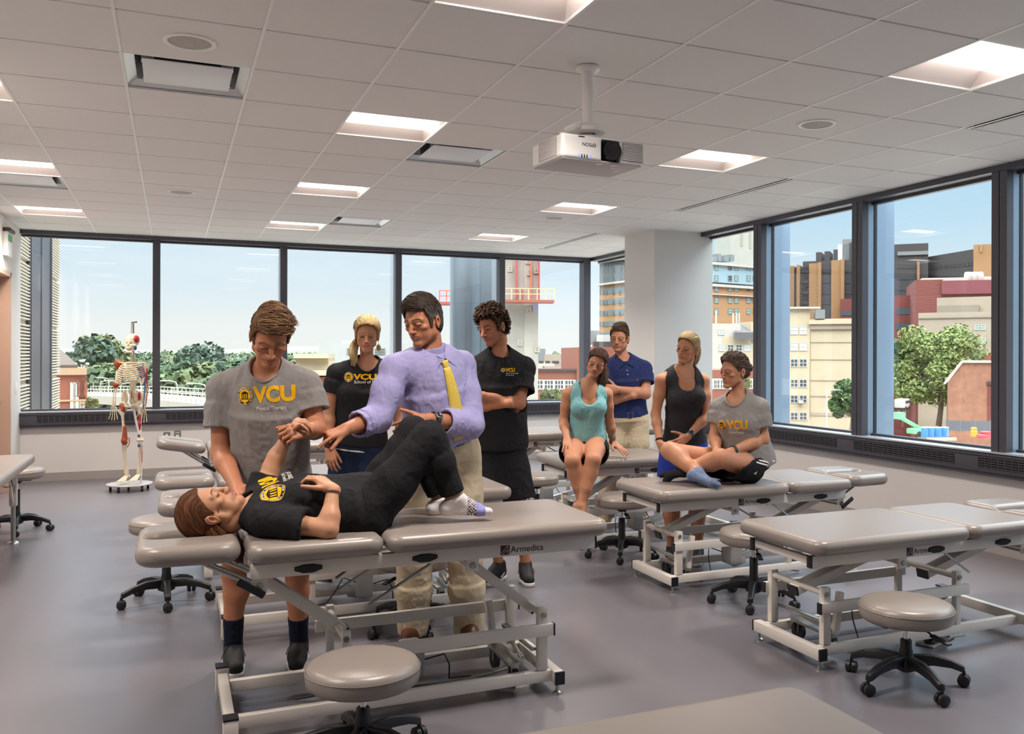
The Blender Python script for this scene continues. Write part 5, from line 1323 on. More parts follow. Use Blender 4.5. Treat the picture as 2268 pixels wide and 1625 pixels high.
def man_curly():
    p = Person('tall man with curly brown hair, black T-shirt and black shorts, arms folded', (2.08, 5.78, 0), SK_M, .0048)
    p.torso(P(1104, 982, 6.12), P(1105, 788, 6.07), P(1058, 813, 6.05), P(1160, 813, 6.13), P(1080, 1000, 6.12), P(1128, 1000, 6.13), w=1.04)
    p.arm('L', P(1150, 893, 6.03), P(1066, 876, 5.88), 1.02); p.arm('R', P(1052, 898, 5.98), P(1128, 893, 5.93), 1.02)
    p.leg('R', P(1090, 1118, 6.06), P(1104, 1246, 6.10)); p.leg('L', P(1147, 1116, 6.08), P(1164, 1248, 6.10))
    p.hand('L', (-.9, .1, -.05), (.1, .9, -.1), thumb=(.8, .5, .2)); p.hand('R', (.8, .5, .1), (.2, .9, 0))
    p.head(P(1092, 727, 6.03), yaw=42, pitch=14, roll=-8, size=1.04, eyes=.62, brow='#2c2019', stub=.42, jaw=.96, nose=1.15, lips='#a06857')
    p.body(); p.eyeballs((0, -.2))
    o = p.top = p.tee(m_btee, hem=-.04, sl=.66, e=.020, seed=21, amp=.004, loose=1.22, flare=.004, neckr=.064); p.collar_ring(m_btee, .065)
    p.print_logo(o, P(1120, 823, 5.95), (CT, -ST, 0), (0, 0, 1), .025, [('Motor Control Lab', .50), ('Physical Therapy', .38)], lxs=.8)
    p.pants(m_bshort, .46, e=.022, name='shorts', seed=22, wst=.05, loose=.020, amp=.005)
    p.hair('#2c1f17', hl=(.080, .080, .066, .034, -.004, .02, .0, -.04, -.062), thick=.010, top=.014, side_thick=.007, flow=fl_const(0, .1, .15), locks=1100, length=.085, lr=.0024, colvar=.35, col2='#6e4c33', lift=.010, seed=10, curl=1.6, rough=.006, steps=20)
    for q, toe in (('R', P(1064, 1286, 5.85)), ('L', P(1178, 1300, 5.75))): p.shoe(q, toe, m_shoeb, m_solew, swoosh=True)
def woman_teal():
    p = Person('young woman in a turquoise tank top sitting on a treatment table, head tilted', (3.0, 6.55, 0), SK_F, .005, True)
    p.torso(P(1296, 975, 7.18), P(1303, 849, 7.08), P(1259, 871, 7.08), P(1343, 871, 7.12), P(1272, 988, 7.10), P(1318, 988, 7.10), bust=.9, w=.93)
    p.arm('R', P(1248, 932, 7.10), P(1256, 972, 6.92)); p.arm('L', P(1351, 934, 7.18), P(1358, 980, 7.20))
    p.leg('R', P(1268, 1020, 6.72), P(1288, 1112, 6.74), 1.0); p.leg('L', P(1314, 1018, 6.72), P(1288, 1120, 6.66), 1.0)
    p.hand('R', P(1258, 1000, 6.80)-P(1256, 972, 6.92), (0, .45, -.9), curl=(10, 14, 10), thumb=(.6, .8, .1), spread=.16); p.hand('L', P(1386, 1003, 7.12)-P(1358, 985, 7.20)+np.array([0, 0, -.01]), (0, 0, -1), curl=(4, 6, 4), thumb=(.4, -.9, 0) if 0 else (.5, .8, 0), spread=.16)
    p.head(P(1321, 806, 7.05), yaw=6, pitch=10, roll=16, size=.98, eyes=.68, brow='#3a2a22', lips='#b86a60', smile=.6)
    p.body(extra=p.foot('R', (-.1, -.75, -.55))+p.foot('L', (.05, -.75, -.6))); p.eyeballs((-.4, -.3))
    p.tank(m_teal, hem=-.06, e=.011, seed=31, scoop=.085, flare=.006, amp=.004)
    nb = p.J['neck']; S = SDF(); S.u(p.tp(.005), .04); S.cut(lambda q: (p.at(.70)-q)@p.U); S.cut(lambda q: np.abs(np.abs((q-nb)@p.X)-.085)-.014)
    S.sub(cone(nb+p.U*.02, nb+p.U*.12, .062, .075), .005); p.obj('bra_strap', S, .004, m_btee)
    p.pants(m_bshort, .24, e=.014, name='shorts', seed=32, wst=.06, loose=.012)
    p.hair('#3a2a22', hl=(.088, .082, .060, .026, -.012, .018, .0, -.04, -.055), thick=.008, top=.004, flow=fl_to((.05, -.075, -.01)), locks=1800, length=.07, lr=.0016, colvar=.25, col2='#7a5a44', lift=.002, seed=12,
           tail=[([(.045, -.085, .0), (.075, -.08, -.04), (.085, -.045, -.09), (.085, -.01, -.145), (.078, .01, -.20)], [.018, .034, .040, .038, .020], 190)], curl=.35)
    p.watch('L', mat('grey_strap', '#8f9496', .5), m_wface, (0, -.9, .2), t=.16, face=False, wdt=.011)
def man_polo():
    p = Person('man in a navy polo shirt and khaki trousers standing by the white column, arms folded', (3.69, 7.16, 0), '#bd8468', .0055)
    p.torso(P(1388, 925, 8.08), P(1380, 798, 8.02), P(1340, 815, 8.0), P(1425, 815, 8.06), P(1368, 938, 8.08), P(1410, 938, 8.08), w=1.06)
    p.arm('L', P(1430, 872, 7.96), P(1368, 862, 7.84), 1.12); p.arm('R', P(1345, 886, 7.95), P(1402, 876, 7.88), 1.12)
    p.leg('R', P(1352, 1046, 8.05), P(1343, 1146, 8.1), 1.03); p.leg('L', P(1412, 1046, 8.05), P(1414, 1144, 8.12), 1.03)
    p.hand('L', (-.9, .15, .05), (.1, .9, -.1)); p.hand('R', (.8, .5, .2), (.2, .9, 0))
    p.head(P(1372, 752, 7.98), yaw=14, pitch=2, roll=2, size=1.03, eyes=.62, brow='#6b4d38', stub=.30, jaw=1.06, lips='#b3746a')
    p.body(legs=''); p.eyeballs((-.4, -.1))
    o = p.top = p.tee(m_navyp, hem=.05, sl=.60, e=.015, seed=41, amp=.004, neckr=.058, neckf=.03, name='polo_shirt', flare=-.004, loose=1.05)
    nb, U, F, X = p.J['neck'], p.U, p.F, p.X
    for sg in (-1, 1):
        c = MB(); pts = [p.front(.955, sg*.006, .02)+F*.004+U*.012, nb+F*.032+X*sg*.062+U*.044, nb-F*.03+X*sg*.066+U*.048, nb-F*.01+X*sg*.084+U*.008, p.front(.905, sg*.060, .02)+F*.004]; th = (F*.6+X*sg*.5)*.007
        vs = [q-p.root for q in pts]+[q+th-p.root for q in pts]; c.add(vs, [tuple(range(5)), tuple(range(9, 4, -1))]+[(i, (i+1) % 5, 5+(i+1) % 5, 5+i) for i in range(5)]); c.build('collar_point', m_navyp, o, bevel=.002, angle=60)
    bv = p.bvh(o); mk = mat('red_stitch', '#b03048', .6)
    h = bv.ray_cast(Vector(p.at(.68, .085)-p.root+F*.3), Vector(-F)); 
    if h[0] is not None: MB().cbox(tuple(np.array(h[0])+F*.001), (.012, .004, .022)).build('chest_mark', mk, o, bevel=.002)
    pl = MB()
    for t in (.86, .79):
        h = bv.ray_cast(Vector(p.at(t, 0)-p.root+F*.3), Vector(-F))
        if h[0] is not None: pl.sphere(tuple(np.array(h[0])+F*.002), .006, 10, 6, (1, .5, 1))
    pl.build('buttons', mat('shell_button', '#c9b7a0', .3), o)
    p.pants(m_khaki, .98, e=.014, seed=42, wst=.13, loose=.012); p.belt(m_leather, .105, .020)
    p.hair('#4f3a2a', hl=(.084, .080, .068, .050, .010, .026, .020, -.02, -.04), thick=.005, top=.014, side_thick=.002, flow=fl_short((.6, .3, .6)), locks=1500, length=.032, lr=.0017, colvar=.3, col2='#8a6a4c', lift=.005, seed=14)
    for q, toe in (('R', P(1338, 1172, 7.8)), ('L', P(1424, 1168, 7.8))): p.shoe(q, toe, mat('tan_suede', '#b49a78', .8, noise=.08, nscale=60), m_solew, laces=m_white_c)
def woman_tank():
    p = Person('woman with a blonde ponytail in a charcoal tank top standing with hands clasped', (3.50, 5.72, 0), SK_F, .005, True)
    p.torso(P(1516, 985, 6.66), P(1513, 815, 6.60), P(1466, 841, 6.58), P(1556, 841, 6.64), P(1494, 1000, 6.66), P(1542, 1000, 6.66), bust=.8, w=.95)
    p.arm('R', P(1452, 918, 6.58), P(1462, 982, 6.44), .98); p.arm('L', P(1567, 920, 6.58), P(1522, 968, 6.44), .98)
    p.leg('R', P(1488, 1106, 6.62), P(1488, 1216, 6.66), 1.05); p.leg('L', P(1546, 1106, 6.62), P(1546, 1216, 6.66), 1.05)
    p.hand('R', P(1480, 1012, 6.36)-P(1462, 982, 6.44), (.6, .6, .2), curl=(20, 30, 20)); p.hand('L', P(1488, 992, 6.36)-P(1522, 968, 6.44), (.1, .8, .1), curl=(20, 30, 20))
    p.head(P(1523, 774, 6.57), yaw=30, pitch=2, roll=10, size=1.0, eyes=.78, brow='#7a5a3e', lips='#b9766c')
    p.body(); p.eyeballs((.1, -.1))
    p.tank(m_char, hem=-.06, e=.010, seed=51, scoop=.095, flare=.0, amp=.0025)
    o = p.pants(m_blue, .30, e=.015, name='shorts', seed=52, wst=.05, loose=.014)
    for q in 'RL':
        hp, kn = p.J['hip'+q], p.J['kn'+q]; end = hp+(kn-hp)*.60; d = nz(kn-hp); r = .086*p.lr[q]+.015+.014
        S = SDF().u(ccone(end-d*.012, end+d*.002, r+.003, r+.003), 0); S.sub(cone(end-d*.06, end+d*.06, r-.004, r-.004), 0); p.obj('hem_trim', S, .004, m_white_c, parent=o)
    p.hair('#98805a', hl=(.092, .086, .064, .030, -.006, .024, .004, -.035, -.05), thick=.006, top=.002, flow=fl_to((0, -.10, .035)), locks=1800, length=.07, lr=.0015, colvar=.45, col2='#cdb68c', lift=.002, seed=16,
           tail=[([(0, -.10, .04), (.01, -.135, .02), (.015, -.135, -.04), (.015, -.115, -.10), (.012, -.105, -.15)], [.014, .024, .026, .022, .010], 120)])
    nb = p.J['neck']; ch = MB(); bv = p.bvh(p.bodyobj); pts = []
    for k in range(17):
        a = PI*(.04+.92*k/16); q = nb+p.X*math.cos(a)*.062+p.F*.03-p.U*(.012+.062*math.sin(a)**2); h = bv.ray_cast(Vector(q-p.root+p.F*.2), Vector(-p.F))
        if h[0] is not None: pts.append(np.array(h[0])+p.F*.0015)
    if len(pts) > 4: ch.tube(pts, .001, 5); c = pts[len(pts)//2]; ch.tube([c+p.X*.009*math.cos(t)-p.U*(.009+.009*math.sin(t)) for t in np.linspace(0, 2*PI, 16, endpoint=False)], .0013, 5, closed=True); ch.build('necklace', mat('silver', '#dcdcdc', .2, metal=1), p.t)
    p.watch('L', m_wband, m_wface, (-.2, -.8, .5), t=.10); p.watch('R', m_btee, m_wface, (0, -1, 0), t=.08, face=False, wdt=.006)
    for q, toe in (('R', P(1482, 1248, 6.35)), ('L', P(1536, 1252, 6.35))): p.shoe(q, toe, m_shoeb, m_solew, swoosh=True)
def woman_grey():
    p = Person('woman in a grey printed T-shirt with a hair bun sitting cross-legged on a treatment table', (3.72, 5.22, .668), SK_F, .0046, True)
    p.torso(P(1653, 1018, 6.2), P(1635, 880, 6.14), P(1594, 902, 6.22), P(1680, 902, 6.08), P(1622, 1030, 6.24), P(1664, 1034, 6.12), bust=.9, w=1.06)
    p.arm('L', P(1690, 972, 6.08), P(1620, 999, 5.96), 1.14); p.arm('R', P(1583, 966, 6.18), P(1588, 1002, 6.04), 1.1)
    p.leg('R', P(1484, 998, 6.12), P(1546, 1049, 5.92), 1.04); p.leg('L', P(1596, 1014, 5.90), P(1516, 1042, 6.08), 1.06)
    p.hand('L', (-.9, .2, -.15), (0, .2, -.9), curl=(12, 18, 12)); p.hand('R', (.3, -.7, -.35), (.3, .2, -.9), curl=(12, 18, 12))
    p.head(P(1626, 824, 6.12), yaw=50, pitch=5, roll=2, size=1.04, eyes=.75, brow='#5c4636', lips='#b9776c', jaw=1.08)
    fR = p.foot('R', (.55, -.55, -.25)); fL = p.foot('L', (-.8, .35, -.25))
    p.body(extra=fR+fL); p.eyeballs((0, -.1))
    o = p.top = p.tee(m_heather, hem=-.06, sl=.58, e=.015, seed=61, amp=.004, neckr=.066, flare=.012); p.collar_ring(m_heather, .067)
    ax = p.X*.9+np.array([CT, -ST, 0])*.4
    p.print_logo(o, p.at(.60, -.045, .16), ax, p.U+np.array([0, 0, .3]), .060, [('Physical Therapy', .36)], gold='#e0a022')
    p.pants(m_bshort, .34, e=.016, name='shorts', seed=62, wst=.10, loose=.010)
    sh = [q for q in p.t.children if q.name.startswith('shorts')][-1]; bv = p.bvh(sh); hp, kn = p.J['hipL'], p.J['knL']; cam_ = nz(np.array([0, 0, CAMH])-hp); d = nz(kn-hp); up = nz(np.array([0, 0, 1.])-d*d[2]); n_ = nz(np.cross(d, up)); n_ = n_ if n_@cam_ > 0 else -n_
    for k in range(3):
        V = []; F = []
        for i in range(13):
            u = -.09+.20*i/12; V += [(u, .02+k*.020+.010), (u, .02+k*.020)]
        F = [(2*i, 2*i+1, 2*i+3, 2*i+2) for i in range(12)]; p.decal(sh, bv, np.array(V), F, m_white_c, hp+n_*.02-up*.0, d, up, n_, 'white_stripe', .003, .03)
    for k, h_ in enumerate((.012, .018, .024)):
        p.decal(sh, bv, np.array([(k*.008, 0), (k*.008+.006, 0), (k*.008+.004, h_), (k*.008-.001, h_-.004)]), [(0, 1, 2, 3)], m_white_c, hp+d*.105-up*.055, -d*1., up, n_, 'corner_mark', .003, .05)
    p.hair('#4a3830', hl=(.090, .084, .062, .030, -.004, .022, .0, -.04, -.052), thick=.006, top=.004, flow=fl_to((0, -.10, .02)), locks=1800, length=.07, lr=.0016, colvar=.3, col2='#8d7a6a', lift=.003, seed=18, extra=lambda q, S: (S.u(ell(q.hw(0, -.122, .02), (.036, .036, .034)), .012)), rough=.0015,
           tail=[([(.03*math.cos(a), -.12+.012*math.sin(2*a), .02+.03*math.sin(a)) for a in np.linspace(0, 2*PI, 9)], [.014]*9, 70)], curl=.8)
    def sc(L): return None
    m_sockb = cloth_mat('blue_grey_sock', '#6f7f9c', .25, 160); m_sockd = cloth_mat('charcoal_sock', '#2d2d33', .1, 300)
    for q, ops, m_ in (('R', fR, m_sockb), ('L', fL, m_sockd)):
        an, kn2 = p.J['an'+q], p.J['kn'+q]; u = nz(kn2-an); p.foot_sock([(cone(an, an+u*.03, .038, .039), .02)]+ops, m_, .005, cut=lambda z, an=an, u=u: (z-an-u*.022)@u)
    p.watch('L', mat('dark_green_strap', '#2b3a34', .5), m_wface, (0, -.8, .5), t=.06, face=False, wdt=.010)
def PYp(x, y, Y): r = ray(x, y); return np.array([0, 0, CAMH])+Y/r[1]*r
def woman_lying():
    p = Person('woman in black lying on the front treatment table with knees bent, one arm raised', (.5, 3.985, .785), '#c59070', .0042, True)
    p.torso(PYp(812, 1128, 3.985), PYp(556, 1132, 3.975), PYp(588, 1152, 3.84), PYp(578, 1100, 4.13), PYp(815, 1142, 3.88), PYp(812, 1120, 4.08), bust=.55, w=1.06)
    p.arm('R', PYp(728, 1172, 3.72), PYp(737, 1083, 3.80), 1.04); p.arm('L', P(602, 1034, 3.98), P(638, 962, 4.02), 1.04)
    p.leg('R', PYp(950, 970, 3.88), PYp(1006, 1104, 3.86), .90); p.leg('L', PYp(918, 958, 4.10), PYp(974, 1106, 4.08), .90)
    p.hand('R', PYp(712, 1064, 3.84)-PYp(737, 1083, 3.80), (-.2, .2, -.9), curl=(28, 40, 25), thumb=(.6, .8, .2))
    p.hand('L', P(662, 924, 3.98)-P(638, 962, 4.02), (.75, -.1, -.6), curl=(58, 42, 28), thumb=(.9, .35, .1))
    p.head(PYp(470, 1133, 3.96), axes=((.28, -.10, .95), (-.94, 0, .12)), size=1.06, eyes=.16, brow='#4d3324', lips='#b8726a', smile=.3)
    fR = p.foot('R', (1, -.05, -.05)); fL = p.foot('L', (1, .0, -.05))
    p.body(legs='LR', extra=fR+fL)
    o = p.top = p.tee(m_btee, hem=-.04, sl=.62, e=.014, seed=71, amp=.005, neckr=.060, neckf=.02, flare=.006, loose=1.08)
    zt = .79                                                     # cloth rests on the cushion
    p.print_logo(o, p.at(.80, -.03, .20), p.X, p.U, .066, [('VIRGINIA COMMONWEALTH', .28), ('School of Medicine', .55)], sr=.75)
    bv = p.bvh(o)
    p.pants(m_btrous, .955, e=.010, seed=72, wst=.10, loose=.004, amp=.005, taper=.040)
    p.hair('#4a2a1a', hl=(.086, .080, .060, .030, -.006, .020, .004, -.035, -.055), thick=.010, top=.0, flow=fl_to((.0, -.16, -.10)), locks=2600, length=.11, lr=.0017, colvar=.35, col2='#8a5a38', lift=.003, seed=20,
           tail=[([(-.03, -.07, -.0), (-.03, -.10, -.06), (-.03, -.105, -.11), (-.03, -.125, -.15), (-.03, -.19, -.165)], [.035, .040, .036, .024, .008], 260), ([(-.06, -.05, .0), (-.06, -.085, -.05), (-.05, -.10, -.10)], [.022, .030, .016], 120), ([(.03, -.07, -.0), (.03, -.10, -.06), (.03, -.105, -.11)], [.03, .035, .02], 100)])
    def sockcol(s_, side):
        an = p.J['an'+side]; D = np.array([1, 0, -.05]); D = D/np.linalg.norm(D)
        def fn(V):
            u = (V-an)@D; C = np.repeat(np.array(HEX('#e3dcdc')[:3])[None], len(V), 0); k = (u > .055) & (u < .095); kk = (np.sin(V[:, 0]*420)*np.sin(V[:, 2]*420+V[:, 1]*200) > 0)
            C[k & kk] = HEX('#3b3744')[:3]; b = (u >= .095) & (u < .135); C[b] = HEX('#8f90c9')[:3]; return C
        return fn
    ms = mat('patterned_sock', '#e3dcdc', .9, spec=.1, attr='tint', noise=.04, nscale=300)
    for q, ops in (('R', fR), ('L', fL)):
        an, kn2 = p.J['an'+q], p.J['kn'+q]; u = nz(kn2-an); p.foot_sock([(cone(an, an+u*.02, .036, .037), .02)]+ops, ms, .005, cut=lambda z, an=an, u=u: (z-an-u*.006)@u, col=sockcol(p, q))
    p.watch('R', mat('brown_cord', '#4a2a1e', .6), m_wface, (0, -1, 0), t=.05, face=False, wdt=.003)
    # emblem and words on the chest, reading along the body
    n_ = None
    p.print_logo(o, p.at(.66, -.02, .16), -p.X*0+p.X*1., p.U, .07, [], seal=False) if 0 else None
    return p
if __name__ == '__main__':
    for fn in (man_grey, woman_blonde, man_tie, man_curly, woman_teal, man_polo, woman_tank, woman_grey, woman_lying): fn()
# ================================================================ TEACHING SKELETON ON ITS ROLLING STAND
def skeleton():
    D = 10.08; root = atD(287, 1088, D); root[2] = 0.
    t = thing('anatomical_skeleton', 'painted teaching skeleton hanging from a hooked pole on a round wheeled base', 'skeleton', tuple(root), 0)
    mb_ = mat('bone', '#ddd0b4', .55, noise=.08, nscale=30); mr = mat('muscle_red', '#b3232f', .5); mbl = mat('muscle_blue', '#2f5aa8', .5); mo = mat('ligament_brown', '#9c4a28', .5, noise=.1, nscale=30)
    ax = np.array([CT, -ST, 0]); ay = np.array([ST, CT, 0])               # right in view, away from view
    def Q(x, y, dy=0.): p = atD(x, y, D); return p-root+ay*dy
    def Pv(v): return tuple(np.asarray(v))
    def ball(m): return m
    B = lambda: MB()
    M3 = np.stack([ax, ay, np.array([0, 0, 1.])])
    # skull
    c = Q(292, 760)
    L = lambda x, y, z: c+ax*x+ay*y+np.array([0, 0, z])
    S = SDF(); S.u(ell(L(0, .02, .035), (.070, .090, .075), M3)).u(ell(L(0, -.035, -.02), (.052, .045, .06), M3), .02).u(ell(L(0, -.055, -.055), (.034, .028, .028), M3), .02)
    for q in (-1, 1):
        S.u(ell(L(q*.05, -.035, -.025), (.018, .03, .010), M3), .01); S.sub(ell(L(q*.028, -.085, -.002), (.019, .03, .017), M3), .004)
    S.sub(ell(L(0, -.085, -.03), (.010, .02, .016), M3), .003)
    S.u([cone(L(-.045, .0, -.055), L(-.02, -.062, -.098), .012, .012), cone(L(.045, .0, -.055), L(.02, -.062, -.098), .012, .012), cone(L(-.02, -.062, -.098), L(.02, -.062, -.098), .013, .013)], .012)
    S.sub(cone(L(-.03, -.095, -.073), L(.03, -.095, -.073), .004, .004), .002)
    sk = sdf_obj('skull', S, .004, mb_, t)
    S = SDF(); S.u(ell(L(.052, -.005, .045), (.028, .045, .045), M3)); sdf_obj('temple_muscle', S, .005, mr, sk); S = SDF(); S.u(ell(L(.05, -.02, -.05), (.014, .02, .03), M3)); sdf_obj('jaw_muscle', S, .005, mbl, sk)
    # spine
    pts = [Q(292, 786, .02), Q(291, 798, .05), Q(289, 825, .09), Q(288, 850, .07), Q(288, 868, .045), Q(288, 882, .06)]
    P_ = np.array(pts); u = np.linspace(0, len(P_)-1, 25); cr = np.stack([np.interp(u, range(len(P_)), P_[:, i]) for i in range(3)], 1)
    for i in range(24):
        a, b = cr[i], cr[i+1]; w = .013+.012*i/24; m = B(); m.cyl(Pv(a), Pv(a+(b-a)*.82), w, n=12); m.bar(Pv(a-ax*(w+.016)), Pv(a+ax*(w+.016)), .008, .010); m.bar(Pv(a), Pv(a+ay*(.03+w)-np.array([0, 0, .01])), .007, .012); m.build('vertebra', mb_, t)
        if i > 17 and i % 1 == 0: B().sphere(Pv(a-ay*w*.9+ax*.002-np.array([0, 0, .008])), .006, 8, 6).build('muscle_mark', mr, t)
    B().tube([Pv(cr[0]+ay*.01), Pv(cr[12]+ay*.01), Pv(cr[24]+ay*.01)], .006, 6).build('spinal_cord', mat('cord_yellow', '#c7a63a', .6), t)
    # ribs and breastbone
    top, bot = Q(289, 804), Q(289, 858); st0, st1 = Q(286, 806, -.085), Q(284, 834, -.105)
    for i in range(12):
        f = i/11; w = .062+.088*math.sin(PI*min(1, .12+f*.62)); dp = .06+.05*math.sin(PI*min(1, .15+f*.6)); zb = top[2]+.02-f*.215; drop = .055+.055*min(f, .6); cc = cr[min(24, 4+i)]
        for q in (-1, 1):
            pts = []; end = .97 if i < 7 else (.9 if i < 10 else .58)
            for k in range(15):
                ph = PI*end*k/14; p = ax*(q*w*math.sin(ph))+ay*(.065-dp*(1-math.cos(ph)))*1.0; z = zb-drop*(ph/PI)**1.3
                pts.append((p[0]+.0, p[1], z))
            off = (cc-np.array([0, 0, cc[2]]))*1.0; pts = [(x+Q(293, 800)[0], y+Q(293, 800)[1], z) for x, y, z in pts]
            if i < 7: e = st0+(st1-st0)*(i/6.5); pts += [Pv(np.array(pts[-1])*.4+e*.6), Pv(e)]
            elif i < 10: e = st1+ax*q*.03*(i-6)-np.array([0, 0, .02*(i-6)]); pts += [Pv(e*.9+np.array(pts[-1])*.1)]
            B().tube(pts, .0056, 6).build('rib', mb_, t)
            if q > 0 and 1 < i < 8: B().tube(pts[5:11], .0066, 6).build('rib_muscle', mr if i % 2 else mbl, t)
    m = B(); m.bar(Pv(st0+np.array([0, 0, .01])), Pv(st1), .034, .012); m.build('breastbone', mb_, t, bevel=.004); B().bar(Pv(st0+ax*.008-ay*.008), Pv(st1+ax*.008-ay*.008), .008, .006).build('breastbone_muscle', mr, t)
    shR, shL = Q(259, 805, .02), Q(321, 806, .02)
    for q, sh in ((-1, shR), (1, shL)):
        B().tube([Pv(st0+np.array([0, 0, .012])), Pv((st0+sh)/2-ay*.015+np.array([0, 0, .015])), Pv(sh+np.array([0, 0, .012]))], .0075, 8).build('collarbone', mb_, t)
        s0 = sh+ay*.05; B().add([Pv(s0), Pv(s0-ax*q*.11+ay*.02+np.array([0, 0, .01])), Pv(s0-ax*q*.08+ay*.03-np.array([0, 0, .15])), Pv(s0+ay*.01), Pv(s0-ax*q*.11+ay*.03+np.array([0, 0, .01])), Pv(s0-ax*q*.08+ay*.04-np.array([0, 0, .15]))], [(0, 1, 2), (5, 4, 3), (0, 3, 4, 1), (1, 4, 5, 2), (2, 5, 3, 0)]).build('shoulder_blade', mb_, t)
    S = SDF(); S.u(ell(shR, (.042, .04, .05), M3)).u(ell(shR+ax*.03+np.array([0, 0, .008]), (.035, .03, .03), M3), .02).u(ell(shR-np.array([0, 0, .04]), (.022, .025, .04), M3), .02); sdf_obj('shoulder_ligament', S, .005, mo, t)
    def long(name, a, b, r, re): 
        a = np.asarray(a); b = np.asarray(b); m = B(); n = 9; m.tube([Pv(a+(b-a)*k/(n-1)) for k in range(n)], [re, re*1.05, r*1.15, r, r, r, r*1.15, re*1.05, re], 10); return m.build(name, mb_, t)
    def hand(w, down, q):
        for k in range(4):
            a = w+ax*q*(.012*(k-1.5)); b = a+down*.075+ax*q*.010*(k-1.5); m = B(); p = b
            m.tube([Pv(a), Pv(b)], [.0055, .0048], 6)
            for ln in (.04, .026, .02): e = p+down*ln*(1-.12*abs(k-1.3))+ax*q*.004*(k-1.5)-ay*.006; m.tube([Pv(p+down*.004), Pv(e)], [.0046, .0038], 6); p = e
            m.build('finger_bones', mb_, t)
        m = B(); p = w-ax*q*.02; 
        for ln in (.045, .03, .024): e = p+down*ln-ax*q*ln*.6; m.tube([Pv(p), Pv(e)], [.0055, .0045], 6); p = e
        m.build('thumb_bones', mb_, t); m = B()
        for k in range(6): m.sphere(Pv(w+ax*(.011*(k % 3-1))-down*(.006-.012*(k//3))), .008, 8, 6)
        m.build('wrist_bones', mb_, t)
    dn = np.array([0, 0, -1.])
    for q, sh, el, wr in ((-1, shR, Q(254, 852, .02), Q(252, 899, -.01)), (1, shL, Q(323, 858, .02), Q(319, 905, -.01))):
        long('upper_arm_bone', sh, el, .0115, .020); long('forearm_bone', el+ax*.011, wr+ax*.011, .007, .011); long('forearm_bone', el-ax*.011, wr-ax*.011, .007, .011); hand(wr, nz(dn-ax*q*.04), q)
        if q < 0: S = SDF(); S.u(ell(el, (.028, .028, .045), M3)); S.u(ell(el+ax*.01, (.036, .024, .016), M3), .02); sdf_obj('elbow_ligament', S, .005, mo, t)
        else:
            B().tube([Pv(sh+ax*.012), Pv(el+ax*.012-ay*.012)], .008, 6).build('arm_muscle', mr, t); B().tube([Pv(sh*.6+el*.4-ay*.014), Pv(wr-ay*.01)], .0055, 6).build('arm_muscle', mbl, t); B().tube([Pv(el+ax*.018), Pv(wr+ax*.018)], .006, 6).build('arm_muscle', mr, t)
    # pelvis
    pc = Q(288, 889, .02); L2 = lambda x, y, z: pc+ax*x+ay*y+np.array([0, 0, z])
    S = SDF()
    for q in (-1, 1):
        S.u([ell(L2(q*.085, .03, .045), (.062, .022, .075), np.stack([nz(ax*.8+ay*q*.6), nz(ay*.8-ax*q*.6), np.array([0, 0, 1.])])), cone(L2(q*.085, .01, -.02), L2(q*.015, -.06, -.055), .016, .013), cone(L2(q*.085, .01, -.02), L2(q*.06, .0, -.09), .018, .015), cone(L2(q*.06, .0, -.09), L2(q*.02, -.05, -.065), .012, .010)], .015)
        S.sub(ell(L2(q*.068, -.03, .055), (.05, .03, .055), M3), .012)
    S.u(ell(L2(0, .055, .01), (.04, .028, .06), M3), .015); sdf_obj('pelvis', S, .005, mb_, t)
    S = SDF(); S.u(ell(L2(.095, -.002, .06), (.016, .014, .05), M3)); sdf_obj('hip_muscle', S, .005, mr, t)
    S = SDF(); S.u(ell(Q(272, 905), (.028, .03, .06), M3)).u(ell(Q(268, 898), (.02, .02, .03), M3), .02); sdf_obj('hip_ligament', S, .005, mo, t)
    for q, hp, kn, an in ((-1, Q(270, 903), Q(277, 976, -.01), Q(281, 1050)), (1, Q(311, 904), Q(311, 974, -.01), Q(307, 1048))):
        h2 = hp-ax*q*.05+np.array([0, 0, .03]); m = B(); m.tube([Pv(h2), Pv(hp)], [.022, .015], 10).sphere(Pv(h2), .024, 12, 8); m.build('thigh_bone_head', mb_, t)
        long('thigh_bone', hp, kn, .0145, .026); m = B(); m.sphere(Pv(kn-ax*.018), .024, 12, 8).sphere(Pv(kn+ax*.018), .024, 12, 8); m.build('knee_joint', mb_, t); B().sphere(Pv(kn-ay*.03), .018, 12, 8, (1, .6, 1.1)).build('kneecap', mb_ if q > 0 else mo, t)
        long('shin_bone', kn+np.array([0, 0, -.03]), an, .0125, .021); long('calf_bone', kn+ax*q*.028+np.array([0, 0, -.045]), an+ax*q*.02, .0055, .009)
        m = B(); m.sphere(Pv(an-np.array([0, 0, .015])), .024, 10, 8).sphere(Pv(an+ay*.035-np.array([0, 0, .03])), .022, 10, 8, (1, 1.3, 1)); m.build('ankle_bones', mb_, t)
        for k in range(5):
            a = an-np.array([0, 0, .02])+ax*.008*(k-2)-ay*.02; b = a-ay*.09+ax*.010*(k-2)-np.array([0, 0, .035]); e = b-ay*.05-np.array([0, 0, .008]); B().tube([Pv(a), Pv(b), Pv(e)], [.008, .006, .005], 6).build('foot_bones', mb_, t)
